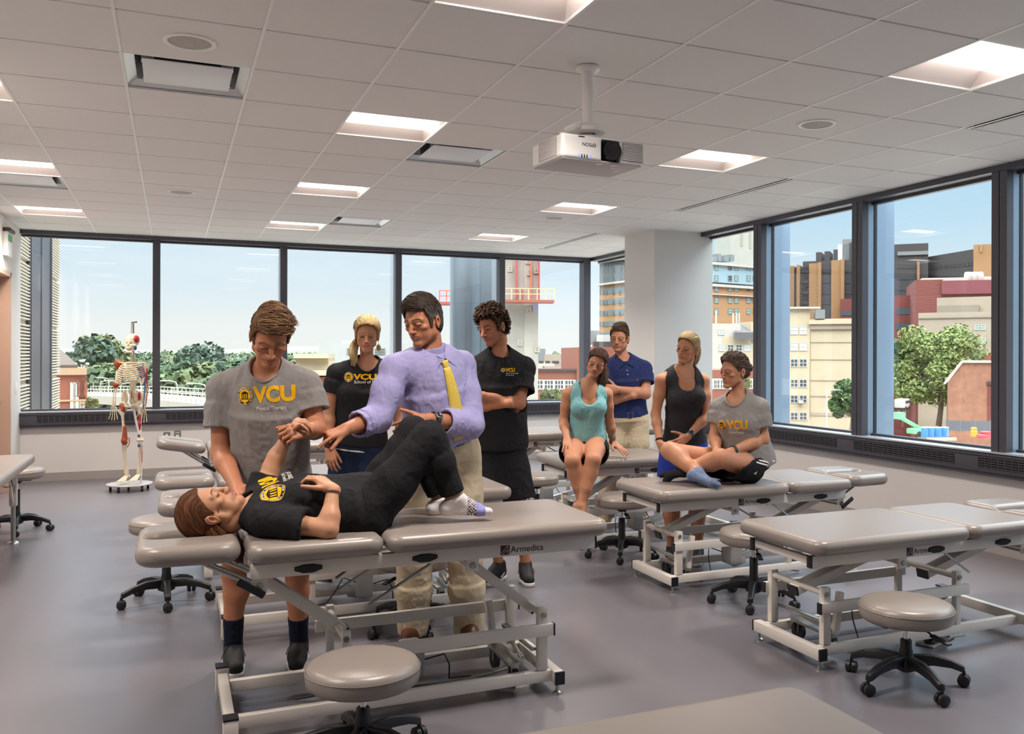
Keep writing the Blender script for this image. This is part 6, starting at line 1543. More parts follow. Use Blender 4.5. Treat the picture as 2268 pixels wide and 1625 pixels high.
        if q < 0: S = SDF(); S.u([cone(kn+np.array([0, 0, .16]), kn, .017, .034), cone(kn, kn-np.array([0, 0, .07]), .032, .014)], .02); sdf_obj('knee_ligament', S, .005, mo, t); B().tube([Pv(kn+ax*.05+np.array([0, 0, .04])), Pv(kn+ax*.055-np.array([0, 0, .02])), Pv(kn+ax*.03-np.array([0, 0, .07]))], .005, 6).build('knee_ligament', mo, t)
        else:
            S = SDF(); S.u([cone(hp*.8+kn*.2-ay*.012, hp*.5+kn*.5-ay*.014, .012, .016), cone(hp*.5+kn*.5-ay*.014, hp*.3+kn*.7-ay*.010, .016, .006)], .01); sdf_obj('thigh_muscle', S, .004, mr, t)
            for dz in (.05, -.06): B().sphere(Pv(kn-ay*.022+np.array([0, 0, dz])), .017, 10, 8, (1, .5, 1)).build('knee_mark', mbl, t)
            B().tube([Pv(kn+ax*.026-np.array([0, 0, .08])), Pv(kn+ax*.022-np.array([0, 0, .25]))], .004, 6).build('calf_muscle', mr, t)
    # stand
    ms = mat('stand_steel', '#9a8f86', .35, metal=.8); mw = mat('stand_white', '#dddadb', .4)
    B().tube([Pv(Q(282, 880, .16)), Pv(Q(280, 716, .16)), Pv(Q(281, 713, .13)), Pv(Q(302, 713, .0))], .010, 10).build('hanger_pole', ms, t)
    B().tube([Pv(Q(291, 713)), Pv(Q(291, 741))], .004, 6).build('hanging_chain', ms, t)
    B().tube([Pv(Q(282, 880, .16)), Pv(Q(286, 915, .12)), Pv(Q(302, 985, .10)), Pv(Q(303, 1000, .10)), (Q(303, 1000, .10)[0], Q(303, 1000, .10)[1], .075)], .013, 10).build('support_pole', mw, t)
    B().lathe([(.0, .062), (.235, .062), (.24, .07), (.235, .078), (0, .078)], 48).build('base_plate', mat('base_grey', '#b9b5b2', .4, metal=.3), t)
    for k in range(5):
        a = 2*PI*k/5+.4; cx, cy = .2*math.cos(a), .2*math.sin(a); m = B(); m.cyl((cx-.012, cy, .03), (cx+.012, cy, .03), .03, n=14).cyl((cx, cy, .03), (cx, cy, .063), .008, n=8); m.build('castor', m_castor, t)
skeleton()
# ================================================================ THE CITY OUTSIDE
GZ = -15.5
def OC(n, c, r=.8, k=.50): c = HEX(c); return mat(n, (c[0]*k*1.06, c[1]*k, c[2]*k*.93, 1), r, noise=.06, nscale=.35)
m_ogl = mat('city_glass_dark', '#39434b', .15, spec=.8); m_ogt = mat('city_glass_teal', '#7fa6a3', .2, spec=.8); m_ogw = mat('city_glass_pale', '#b9c6cc', .25, spec=.7)
m_owf = OC('city_white', '#e9e7e2'); m_ocream = OC('city_cream', '#e9dcc0'); m_obrick = OC('city_brick', '#a9644c'); m_oorange = OC('city_orange_brick', '#d3a26f')
m_obeige = OC('city_beige', '#c9bcab'); m_odark = OC('city_dark', '#4b484b'); m_otan = OC('city_tan', '#b98f63'); m_ored = OC('city_red', '#8f4a44'); m_opurp = OC('city_purple_red', '#97505a')
m_oconc = OC('city_concrete', '#cdc8be'); m_ogrey = OC('city_grey', '#9aa0a4'); m_oglassband = mat('city_curtain_wall', '#8aa3ad', .25, spec=.7)
class Bld:
    """building whose front runs from pixel column xl at distance dl to xr at distance dr"""
    def __init__(s, name, lab, xl, dl, xr, dr, y=785, cat='building', group=None):
        a = atD(xl, y, dl); b = atD(xr, y, dr); s.a = Vector((a[0], a[1], 0)); s.b = Vector((b[0], b[1], 0))
        s.u = (s.b-s.a).normalized(); s.n = Vector((s.u.y, -s.u.x, 0)); s.L = (s.b-s.a).length
        s.t = thing(name, lab, cat, (s.a.x, s.a.y, GZ), math.atan2(s.u.y, s.u.x), group)
    def uz(s, x, y):             # pixel -> (along front, height above ground)
        r = Vector(ray(x, y)); o = Vector((0, 0, CAMH)); t = (s.a-o).dot(s.n)/r.dot(s.n); p = o+r*t
        return (p-s.a).dot(s.u), p.z-GZ
    def mass(s, name, m, x0, y0, x1, y1, thick=14, base=False, out=0., d0=0.):
        """block whose front covers pixels x0..x1, y0(top)..y1(bottom)"""
        u0, zt = s.uz(x0, y0); u1, _ = s.uz(x1, y0); _, zb = s.uz((x0+x1)/2, y1)
        if base: zb = 0
        return MB().box((u0, -out+d0, zb), (u1, thick+d0, max(zt, s.uz(x0, y0)[1]))).build(name, m, s.t, smooth=False)
    def band(s, name, m, x0, y0, x1, y1, out=.3):
        u0, zt = s.uz(x0, y0); u1, _ = s.uz(x1, y0); _, zb = s.uz(x0, y1)
        return MB().box((u0, -out, zb), (u1, .2, zt)).build(name, m, s.t, smooth=False)
    def win(s, m, x0, y0, x1, y1, fr=m_owf, name='window', mull=1):
        u0, zt = s.uz(x0, y0); u1, _ = s.uz(x1, y0); _, zb = s.uz(x0, y1)
        f = MB(); e = .12
        f.box((u0-e, -.12, zb-e), (u1+e, -.02, zb)).box((u0-e, -.12, zt), (u1+e, -.02, zt+e)).box((u0-e, -.12, zb), (u0, -.02, zt)).box((u1, -.12, zb), (u1+e, -.02, zt))
        for k in range(1, mull+1): um = u0+(u1-u0)*k/(mull+1); f.box((um-.05, -.12, zb), (um+.05, -.02, zt))
        f.box((u0, -.12, (zb+zt)/2-.05), (u1, -.02, (zb+zt)/2+.05))
        o = f.build(name, fr, s.t, smooth=False)
        MB().box((u0, -.06, zb), (u1, .02, zt)).build('window_glass', m, o, smooth=False)
    def grid(s, m, x0, x1, nx, ys, wfrac=.5, h=7, fr=m_owf, mull=1, alt=None):
        for r, y in enumerate(ys):
            for k in range(nx):
                w = (x1-x0)/nx; xa = x0+w*(k+.5-wfrac/2)
                s.win(alt if (alt and (k*7+r*3) % 3 == 0) else m, xa, y, xa+w*wfrac, y+h, fr, mull=mull)
MB().box((-400, 14, GZ-1), (700, 900, GZ)).build('ground', mat('asphalt_ground', '#a29c93', .9, noise=.12, nscale=.05), kind='structure')

# ---- own building's wing outside the left window: horizontal fins with a dark glazed strip
t = thing('building_wing', 'cream ribbed building wing with a dark glass strip just outside the leftmost window', 'building', (-1.75, 12.6, 0), 0)
MB().box((-1.5, 0, -6), (-.05, 4.83, 6)).build('wall', m_ocream, t, smooth=False)
m_fins = mat('cream_metal_fin', '#b5ac9b', .5)
f = MB()
for (ya, yb) in ((0.0, 1.35), (3.55, 4.85)):
    for k in range(140):
        z = -1.2+k*.044
        if k % 18 == 17: continue
        f.add([(-.05, ya, z), (-.05, yb, z), (.0, yb+.01, z+.008), (.0, ya, z+.008), (.0, ya, z+.026), (.0, yb+.01, z+.026), (-.05, yb, z+.036), (-.05, ya, z+.036)], [(0, 1, 2, 3), (3, 2, 5, 4), (4, 5, 6, 7), (1, 6, 5, 2), (0, 3, 4, 7)])
f.build('horizontal_fins', m_fins, t, smooth=False)
MB().box((-.07, 1.35, -6), (.0, 3.55, 6)).build('glass_strip', mat('wing_glass', '#32343f', .35, spec=.25), t, smooth=False)
MB().box((-.02, 2.42, -6), (.012, 2.46, 6)).box((-.02, 1.33, -6), (.02, 1.39, 6)).box((-.02, 3.51, -6), (.02, 3.57, 6)).build('mullion', m_dark, t, smooth=False)

# ---- round metal-clad column outside the back windows
t = thing('clad_column', 'round silver metal-clad column standing outside the back windows', 'column', (4.16, 13.35, -6), 0)
m_clad = mat('silver_cladding', '#8f9aa3', .35, metal=.6, noise=.01, nscale=3)
MB().cyl((0, 0, 0), (0, 0, 12), .25, n=48).build('round_cladding', m_clad, t); MB().box((.05, -.19, 0), (.36, .2, 12)).build('flat_cladding', m_clad, t, smooth=False)
MB().cyl((0, 0, 8.30), (0, 0, 8.308), .2515, n=48).box((.05, -.1925, 8.30), (.3625, .2, 8.308)).box((.17, -.192, 0), (.174, -.18, 12)).build('panel_joint', mat('joint_dark', '#7b868f', .5), t, smooth=False)

# ---- concrete core under construction with red climbing formwork
b = Bld('concrete_tower', 'bare concrete tower under construction with red formwork rails and a work platform', 1003, 60, 1196, 60.4, cat='tower')
b.mass('core', mat('raw_concrete', '#9c978c', .85, noise=.16, nscale=.6, bump=.3, bscale=2), 1003, 380, 1193, 990, 5, base=True)
b.band('core_recess', mat('raw_concrete_b', '#8f8a80', .85, noise=.17, nscale=.8), 1118, 540, 1160, 960, .05)
m_fred = mat('formwork_red', '#c9343c', .5); m_forg = mat('formwork_orange', '#d4553a', .5); m_wood = mat('scaffold_timber', '#c9a97c', .7)
for x, m_, y1 in ((1001, m_fred, 640), (1009, m_fred, 668), (1143, m_fred, 662), (1176, m_forg, 672), (1194, m_fred, 672), (1155, m_fred, 668)):
    b.band('formwork_rail', m_, x-1.2, 470 if y1 != 668 or x == 1009 else 640, x+1.6, y1, .45)
u0, z0 = b.uz(978, 672); u1, _ = b.uz(1008, 672); u2, _ = b.uz(1114, 668); u3, z1 = b.uz(1224, 668)
for ua, ub, zz in ((u0, u1, z0), (u2, u3, z1)):
    MB().box((ua, -2.0, zz-.15), (ub, -.2, zz)).build('work_platform', mat('platform_rust', '#8c4a3a', .7), b.t, smooth=False)
    g = MB(); nn = max(2, int((ub-ua)/.5))
    for k in range(nn+1): u = ua+(ub-ua)*k/nn; g.box((u-.03, -2.0, zz), (u+.03, -1.94, zz+.75))
    for h in (.35, .7): g.box((ua, -2.02, zz+h), (ub, -1.98, zz+h+.05))
    g.build('guard_rail', m_forg if ua == u0 else m_wood, b.t, smooth=False)
for x, y in ((1171, 600), (1170, 684), (1186, 596), (1168, 574), (1150, 756), (1188, 770), (1128, 592)):
    b.win(m_void, x, y, x+3.4, y+6, m_oconc, 'wall_opening', 0)
b.band('tarpaulin', mat('blue_tarp', '#8f93b5', .7), 1180, 672, 1191, 690, .12)

# ---- tower with orange brick and glass bands seen either side of the white column
b = Bld('office_tower', 'orange brick tower with bands of glass and a glass crown beyond the white column', 1328, 200, 1480, 178)
b.mass('wall', m_oorange, 1328, 630, 1480, 900, 3, base=True)
b.mass('glass_crown', m_oglassband, 1328, 583, 1480, 630, 3, out=-.2)
b.band('cornice', m_owf, 1327, 580, 1482, 584, .8); b.band('cornice', m_owf, 1327, 629, 1482, 633, .7)
for y in (641, 664, 688, 712, 736): b.band('window_band', m_oglassband, 1332, y, 1476, y+11, .06)
mu = MB()
for k in range(48):
    u = b.L*(k+.5)/48
    for y0_, y1_ in ((584, 629), (641, 652), (664, 675), (688, 699), (712, 723), (736, 747)):
        mu.box((u-.06, -.2, b.uz(1328, y1_)[1]), (u+.06, .0, b.uz(1328, y0_)[1]))
mu.build('mullion', m_ogrey, b.t, smooth=False)
for k, x in enumerate((1336, 1343, 1358, 1372)):
    for y in (590, 612, 641, 664, 688, 712): b.win(m_ogl, x, y+2, x+4, y+10, m_ogrey, mull=0)
b2 = Bld('office_block', 'orange brick office block with paired teal windows in the first right window', 1484, 180, 1720, 199)
b2.mass('wall', m_oorange, 1484, 627, 1720, 960, 12, base=True); b2.mass('glass_crown', m_oglassband, 1484, 577, 1720, 626, 11)
for y, h in ((572, 6), (622, 6), (645, 2)): b2.band('cornice', m_owf, 1484, y, 1722, y+h, .6)
for y in (587, 611, 634, 660, 684):
    for x in (1583, 1613, 1627, 1654, 1668, 1694): b2.win(m_ogt if (x+y) % 4 else m_ogl, x, y, x+7, y+10, m_ogrey, mull=0)
for x, y0_, w_ in ((1625, 562, 8), (1637, 556, 6), (1650, 560, 10), (1664, 558, 8)):
    b2.mass('roof_unit', m_ogrey, x, y0_, x+w_, 573, 5, d0=6)
b = Bld('concrete_block', 'tall pale windowless concrete block rising behind the orange brick office', 1618, 235, 1720, 235)
b.mass('wall', OC('pale_block', '#d9dcd6'), 1618, 508, 1720, 760, 25, base=True)
b.band('stained_panel', OC('stain_panel', '#c6c4b8'), 1640, 512, 1645, 545, .1); b.band('stained_panel', OC('stain_panel', '#c6c4b8'), 1659, 510, 1664, 550, .1)
b = Bld('laboratory_building', 'white and cream old building with a slate roof under the orange office', 1560, 150, 1710, 152)
b.mass('wall', m_owf, 1560, 716, 1640, 960, 16, base=True); b.mass('wall', m_ocream, 1600, 745, 1710, 960, 16, base=True, out=.05); b.mass('wall', m_ocream, 1663, 712, 1710, 760, 12, out=.05)
u0, zb = b.uz(1620, 736); u1, zt = b.uz(1664, 712); MB().add([(u0, -1.2, zb), (u1, -1.2, zb), (u1, 6, zt), (u0+3, 6, zt), (u0, -1.2, zb-1.2), (u1, -1.2, zb-1.2)], [(0, 1, 2, 3), (4, 5, 1, 0)]).build('slate_roof', OC('slate', '#77767c'), b.t, smooth=False)
b.grid(m_ogw, 1588, 1606, 1, (731,), .7, 9); b.grid(m_ogl, 1590, 1664, 4, (764,), .62, 12, alt=m_ogw); b.grid(m_ogl, 1672, 1682, 1, (730, 762), .8, 8)
for x in (1624, 1631, 1637): b.mass('vent_pipe', m_owf, x, 693, x+2, 718, .4)
b.mass('vent_pipe', m_owf, 1586, 688, 1588, 716, .4)
b = Bld('brick_school', 'low red brick building with white sash windows seen past the seated women', 1570, 120, 1715, 121)
b.mass('wall', m_obrick, 1570, 819, 1715, 980, 12, base=True); b.band('window_band', m_owf, 1572, 838, 1714, 862, .04)
b.grid(m_ogl, 1580, 1710, 9, (842,), .75, 17, mull=2)

# ---- dark ribbed hospital, cream block
b = Bld('hospital_block', 'dark brown high-rise with tan vertical ribs and rooftop plant in the second right window', 1740, 246, 1960, 236)
b.mass('wall', m_odark, 1778, 579, 1960, 720, 30, base=True); b.mass('wall', m_odark, 1740, 592, 1790, 720, 30, base=True)
for x0_, x1_, y in ((1742, 1760, 590), (1766, 1773, 588), (1793, 1814, 584), (1813, 1820, 582), (1842, 1864, 577), (1863, 1871, 575), (1893, 1902, 552), (1925, 1945, 556)):
    b.mass('tan_rib', m_otan, x0_, y, x1_, 720, 3, base=True, out=1.5 if x1_-x0_ < 12 else .9)
for x0_, x1_ in ((1773, 1793), (1821, 1842), (1871, 1893)):
    for y in (598, 621, 645, 668):
        for k in range(3): xx = x0_+2+k*(x1_-x0_-3)/3; b.win(m_ogl, xx, y, xx+4, y+5, m_odark, mull=0)
for x0_, y, x1_, m_ in ((1804, 556, 1816, m_odark), (1823, 554, 1835, m_odark), (1843, 550, 1853, m_odark), (1853, 538, 1878, m_ogw), (1878, 534, 1906, m_odark), (1863, 527, 1886, m_ogrey)):
    b.mass('roof_plant', m_, x0_, y, x1_, 582, 8, d0=3)
b.mass('red_annex', m_ored, 1865, 664, 1960, 720, 20, base=True, out=4); b.band('window_band', m_ogl, 1867, 690, 1960, 700, 4.2)
b = Bld('cream_block', 'large cream building with a deep cornice in the second right window', 1795, 150, 1960, 146)
b.mass('wall', m_ocream, 1795, 706, 1960, 990, 18, base=True); b.band('cornice', m_ocream, 1792, 709, 1960, 718, .9); b.band('cornice', m_obeige, 1795, 718, 1960, 729, .5)
for y in (757, 795, 841, 876): b.band('string_course', m_obeige, 1795, y, 1960, y+1.5, .12)
b.band('string_course', m_obeige, 1795, 913, 1960, 920, .12)
b = Bld('cream_stair_wing', 'narrow cream wing with a column of sash windows beside the corniced building', 1735, 150.6, 1794, 149.8)
b.mass('wall', m_ocream, 1735, 682, 1794, 990, 10, base=True); b.band('parapet', m_owf, 1735, 680, 1816, 684, .8)
for y in (724, 760, 796, 841, 876, 914):
    for x in (1752, 1772): b.win(m_ogl if y > 790 else m_ogw, x, y, x+14, y+15, m_owf)
b.mass('air_conditioner', m_ogrey, 1805, 686, 1826, 706, 3, out=1); b.mass('air_conditioner', m_owf, 1768, 886, 1777, 892, .5, out=1.2)

# ---- right-hand window: dark slab, tan block, red and beige buildings, brick shed
b = Bld('dark_slab', 'long dark slab with rows of small windows and a railed roof block in the third right window', 1960, 225, 2170, 217)
b.mass('wall', m_odark, 1960, 542, 2056, 720, 25, base=True)
b.band('guard_rail', m_ogrey, 1988, 558, 2056, 566, .5)
b3 = Bld('dark_slab', 'receding dark wing rising to the tan block in the third right window', 2036, 228, 2170, 206)
b3.mass('wall', m_odark, 2036, 572, 2170, 720, 25, base=True)
for x0_, x1_, y in ((1990, 2028, 588), (1990, 2028, 613), (1990, 2028, 637)):
    for k in range(6): xx = x0_+k*6.4; b.win(m_ogl, xx, y, xx+4, y+5, m_odark, mull=0)
for k in range(12):
    xx = 2044+k*9.6; b3.win(m_ogl, xx, 592-k*.9, xx+5, 597-k*.9, m_odark, mull=0)
    if k < 9: b3.win(m_ogl, xx, 616-k*.4, xx+5, 620-k*.4, m_odark, mull=0)
b.mass('tan_rib', m_otan, 2031, 580, 2037, 620, 2, out=1.2)
b = Bld('tan_block', 'blank tan brick block against the sky at the right of the third right window', 2156, 185, 2300, 180)
b.mass('wall', m_otan, 2156, 542, 2300, 720, 22, base=True); b.band('pilaster', OC('tan_pale', '#caa070'), 2171, 543, 2175, 558, .4)
b = Bld('red_building', 'red panelled building with a purple band and white roof cowls', 2028, 178, 2300, 172)
b.mass('wall', m_ored, 2028, 620, 2088, 760, 20, base=True); b.mass('wall', m_ored, 2085, 648, 2300, 760, 18, base=True); b.mass('purple_band', m_opurp, 2085, 622, 2300, 650, 18, out=.6)
ct = MB()
for k in range(3): u, z = b.uz(2151+k*13.5, 622); ct.lathe([(.55, 0), (.75, .6), (.75, 1.6), (.55, 2.1), (0, 2.15)], 16, (u, 4, z))
ct.build('roof_cowl', m_owf, b.t); b.mass('roof_duct', m_owf, 2045, 613, 2150, 621, 5, d0=3); b.mass('roof_duct', m_owf, 2150, 607, 2300, 621, 5, d0=6)
b = Bld('red_wing', 'red wing with dark ribbon windows left of the big tree', 1960, 190, 2030, 188)
b.mass('wall', m_ored, 1960, 655, 2030, 900, 14, base=True)
for y in (682, 716): b.band('ribbon_window', m_ogl, 1985, y, 2028, y+14, .1)
b = Bld('beige_block', 'beige concrete building stepping up behind the big tree', 2032, 150, 2310, 140)
b.mass('wall', m_obeige, 2034, 693, 2310, 990, 20, base=True); b.mass('upper_wall', m_obeige, 2070, 658, 2310, 700, 14, d0=2); b.band('recess_shade', OC('beige_shadow', '#aba193'), 2075, 677, 2166, 692, -1.9)  # recess drawn as a solid strip, its shade put into the darker beige
b.band('string_course', OC('beige_dark', '#a79c90'), 2034, 704, 2310, 706, .2)
for x, y in ((2128, 722), (2160, 720), (2174, 720), (2160, 750), (2174, 750), (2174, 780), (2206, 720), (2206, 750)): b.win(m_ogt, x, y, x+8, y+9, m_owf, mull=0)
b = Bld('brick_shed', 'red brick building with a half gable roof at the bottom right of the windows', 2101, 115, 2310, 111)
u0, _ = b.uz(2101, 850); u1, zt = b.uz(2131, 802); _, ze = b.uz(2101, 846); ue, _ = b.uz(2310, 802)
MB().add([(u0, 0, 0), (ue, 0, 0), (ue, 0, zt), (u1, 0, zt), (u0, 0, ze), (u0, 12, 0), (ue, 12, 0), (ue, 12, zt), (u1, 12, zt), (u0, 12, ze)], [(0, 1, 2, 3, 4), (9, 8, 7, 6, 5), (0, 4, 9, 5), (4, 3, 8, 9), (3, 2, 7, 8), (1, 6, 7, 2)]).build('wall', mat('shed_brick', '#8a604b', .85, noise=.2, nscale=1.2), b.t, smooth=False)
MB().bar((u0-.5, -.2, ze-.2), (u1, -.2, zt+.1), .3, .3).bar((u1, -.2, zt+.1), (ue, -.2, zt+.1), .3, .3).build('white_verge', m_owf, b.t)
b.band('red_door', m_ored, 2187, 852, 2310, 952, .1); b.band('lintel', m_odark, 2185, 845, 2310, 852, .3); b.win(mat('green_door', '#41624f', .6), 2158, 942, 2165, 950, m_owf, 'side_door', 0)
b.mass('chimney', m_obrick, 2190, 786, 2300, 802, 3, d0=5)

# ---- buildings in the back windows
b = Bld('brick_hall', 'red brick hall with a brown pyramid roof outside the left window', 134, 66, 190, 67)
b.mass('wall', m_obrick, 100, 820, 190, 990, 14, base=True)
b.mass('parapet', OC('stone_tan', '#d2b393'), 100, 815, 191, 830, 14, out=.3); b.band('string_course', OC('stone_tan', '#d2b393'), 100, 886, 190, 890, .15)
u0, z0 = b.uz(100, 810); u1, z1 = b.uz(174, 810); _, z2 = b.uz(134, 772)
MB().add([(u0, 0, z0), (u1, 0, z0), (u1, 14, z0), (u0, 14, z0), ((u0+u1)/2-.6, 7, z2+1.5)], [(0, 1, 4), (1, 2, 4), (2, 3, 4), (3, 0, 4), (0, 3, 2, 1)]).build('pyramid_roof', OC('roof_brown', '#6f6259'), b.t, smooth=False)
b.mass('roof_base', OC('roof_brown', '#6f6259'), 100, 808, 172, 816, 12)
for x in (159, 163, 167): b.win(m_ogl, x, 850, x+3, 905, m_owf, mull=0)
for x in (174, 178, 182, 186): b.win(mat('dull_red_panel', '#8e5745', .8), x, 846, x+2.4, 876, m_obrick, mull=0)
for x, y in ((179, 888), (179, 898)): b.win(m_ogl, x, y, x+4, y+6, m_obeige, mull=0)
b = Bld('apartment_row', 'white and grey apartment block among the trees across the river', 404, 455, 500, 451)
b.mass('wall', m_owf, 404, 806, 430, 830, 20); b.mass('wall', m_owf, 448, 801, 500, 830, 20); b.mass('grey_wing', m_ogrey, 424, 809, 452, 830, 18)
b.grid(m_ogl, 406, 496, 9, (809, 818), .5, 4, mull=0)
b = Bld('cream_cornice_building', 'cream building with a heavy cornice just left of the blonde woman', 652, 80, 725, 80.6)
b.mass('wall', m_ocream, 656, 800, 728, 990, 14, base=True); b.mass('cornice', m_ocream, 652, 783, 728, 793, 14, out=1.0); b.mass('frieze', OC('cream_dark', '#d6c4a6'), 655, 793, 728, 801, 14, out=.4)
b.mass('lower_wing', m_ocream, 690, 820, 740, 830, 10, out=2.5); b.mass('glazed_bay', m_ogw, 690, 830, 704, 905, 6, out=2); b.mass('brick_wall', m_obrick, 703, 833, 760, 990, 6, base=True, out=2)
b = Bld('white_metal_building', 'large plain white metal-clad building behind the blonde woman', 706, 120, 1000, 124)
b.mass('wall', OC('white_metal', '#dde3e6'), 706, 759, 1000, 990, 20, base=True); b.mass('roof_hut', m_owf, 756, 753, 784, 760, 6, d0=3)
for x in (771, 832, 842): b.win(m_ogrey, x, 773, x+9, 783, m_ogrey, mull=0)
b = Bld('brick_office', 'red brick office with white sash windows beside the curly-haired man', 1180, 95, 1305, 96)
b.mass('wall', m_obrick, 1180, 819, 1320, 990, 14, base=True); b.band('dark_coping', m_odark, 1180, 816, 1282, 820, .4); b.band('window_band', m_obeige, 1180, 841, 1300, 862, .04)
b.grid(m_ogl, 1181, 1295, 5, (843,), .78, 17, mull=2); b.mass('brick_tower', m_obrick, 1276, 769, 1320, 840, 10, base=True, out=.5)
b.mass('pipe_run', m_owf, 1193, 806, 1238, 812, 2, d0=3)
b = Bld('beige_plant_room', 'beige rooftop plant room above the brick office', 1193, 130, 1250, 130)
b.mass('wall', m_obeige, 1206, 784, 1245, 860, 10, base=True); b.mass('grey_tank', m_ogrey, 1192, 772, 1206, 800, 8); b.band('dark_opening', m_odark, 1208, 799, 1218, 804, .1); b.band('dark_opening', m_odark, 1223, 799, 1238, 804, .1); b.band('dark_opening', m_odark, 1193, 799, 1204, 806, .1)
b = Bld('white_plant_roof', 'white rooftop plant with dark louvres beside the navy polo shirt', 1318, 110, 1360, 110)
b.mass('brick_wall', m_obrick, 1300, 768, 1420, 990, 10, base=True); b.mass('louvred_plant', m_odark, 1316, 756, 1380, 768, 6, d0=1); b.mass('white_plant', m_owf, 1326, 740, 1380, 762, 6, d0=3); b.mass('grey_plant', m_ogrey, 1312, 728, 1334, 760, 6, d0=8)

# ---- trees
def leaf_mat(n, c):
    c = HEX(c); return mat(n, (c[0]*.6, c[1]*.6, c[2]*.55, 1), .7, noise=.35, nscale=.9)
m_bark = mat('bark', '#6b5a4a', .9)
def tree(lab, x, ybase, ytop, w, d, m_, seed, clusters=26, leaves=3800, trunk=True, ls=.42):
    rr = np.random.RandomState(seed); base = atD(x, ybase, d); top = atD(x, ytop, d); H = top[2]-base[2]; W = w/FPX*d
    t = thing('tree', lab, 'tree', (base[0], base[1], base[2]), 0, 'city trees')
    cc = []
    for k in range(clusters):
        a = rr.rand()*2*PI; h = rr.rand()**.8; rad = W*.5*math.sin(PI*min(1, .18+.72*h))**.7*math.sqrt(rr.rand())
        cc.append((rad*math.cos(a), rad*math.sin(a), H*(.28+.64*h), W*(.13+.09*rr.rand())))
    cc = np.array(cc); idx = rr.randint(0, clusters, leaves); v = rr.randn(leaves, 3); v /= np.linalg.norm(v, axis=1, keepdims=True)
    P = cc[idx, :3]+v*cc[idx, 3:4]*(.65+.4*rr.rand(leaves, 1))*np.array([1, 1, .8])
    n = v+.7*rr.randn(leaves, 3); n /= np.linalg.norm(n, axis=1, keepdims=True)
    a = np.cross(n, rr.randn(leaves, 3)); a /= np.linalg.norm(a, axis=1, keepdims=True); bb = np.cross(n, a); s = ls*(.6+.8*rr.rand(leaves, 1))
    V = np.stack([P-a*s, P+bb*s*.6, P+a*s, P-bb*s*.6], 1).reshape(-1, 3); F = np.arange(leaves*4).reshape(-1, 4)
    link_mesh('foliage', np_mesh('foliage', V, F), m_, t, smooth=False)
    if trunk:
        q = MB(); q.tube([(0, 0, 0), (.05*W, 0, H*.25), (0, .03*W, H*.55)], [W*.035, W*.028, W*.012], 8)
        for k in range(5): c = cc[k]; q.tube([(0.03*W, 0, H*.25), tuple(c[:3]*.8)], [W*.018, W*.008], 6)
        q.build('trunk', m_bark, t)
    return t
m_lf1 = leaf_mat('leaf_green', '#8a9c55'); m_lf2 = leaf_mat('leaf_dark', '#5e7a48'); m_lf3 = leaf_mat('leaf_olive', '#9aa066')
tree('biggest leafy tree before the beige building in the third right window', 2078, 950, 722, 190, 128, m_lf1, 3, 60, 26000, ls=.26)
tree('darker tree behind and left of the biggest tree, half hidden by the window post', 2000, 945, 742, 70, 132, m_lf2, 4, 30, 11000, ls=.24)
tree('smaller tree with a bare trunk in front of the cream building', 1884, 952, 836, 82, 108, m_lf2, 5, 26, 10000, ls=.2)
tree('small bush tree in front of the brick office beside the curly-haired man', 1222, 905, 862, 40, 70, m_lf3, 6, 14, 1600, ls=.25)
tree('little tree behind the bun of the woman in grey', 1652, 905, 838, 18, 95, m_lf3, 8, 10, 900, ls=.3)
tree('low tree by the highway at the foot of the brick hall', 200, 915, 885, 26, 80, m_lf3, 9, 12, 1200, ls=.3)

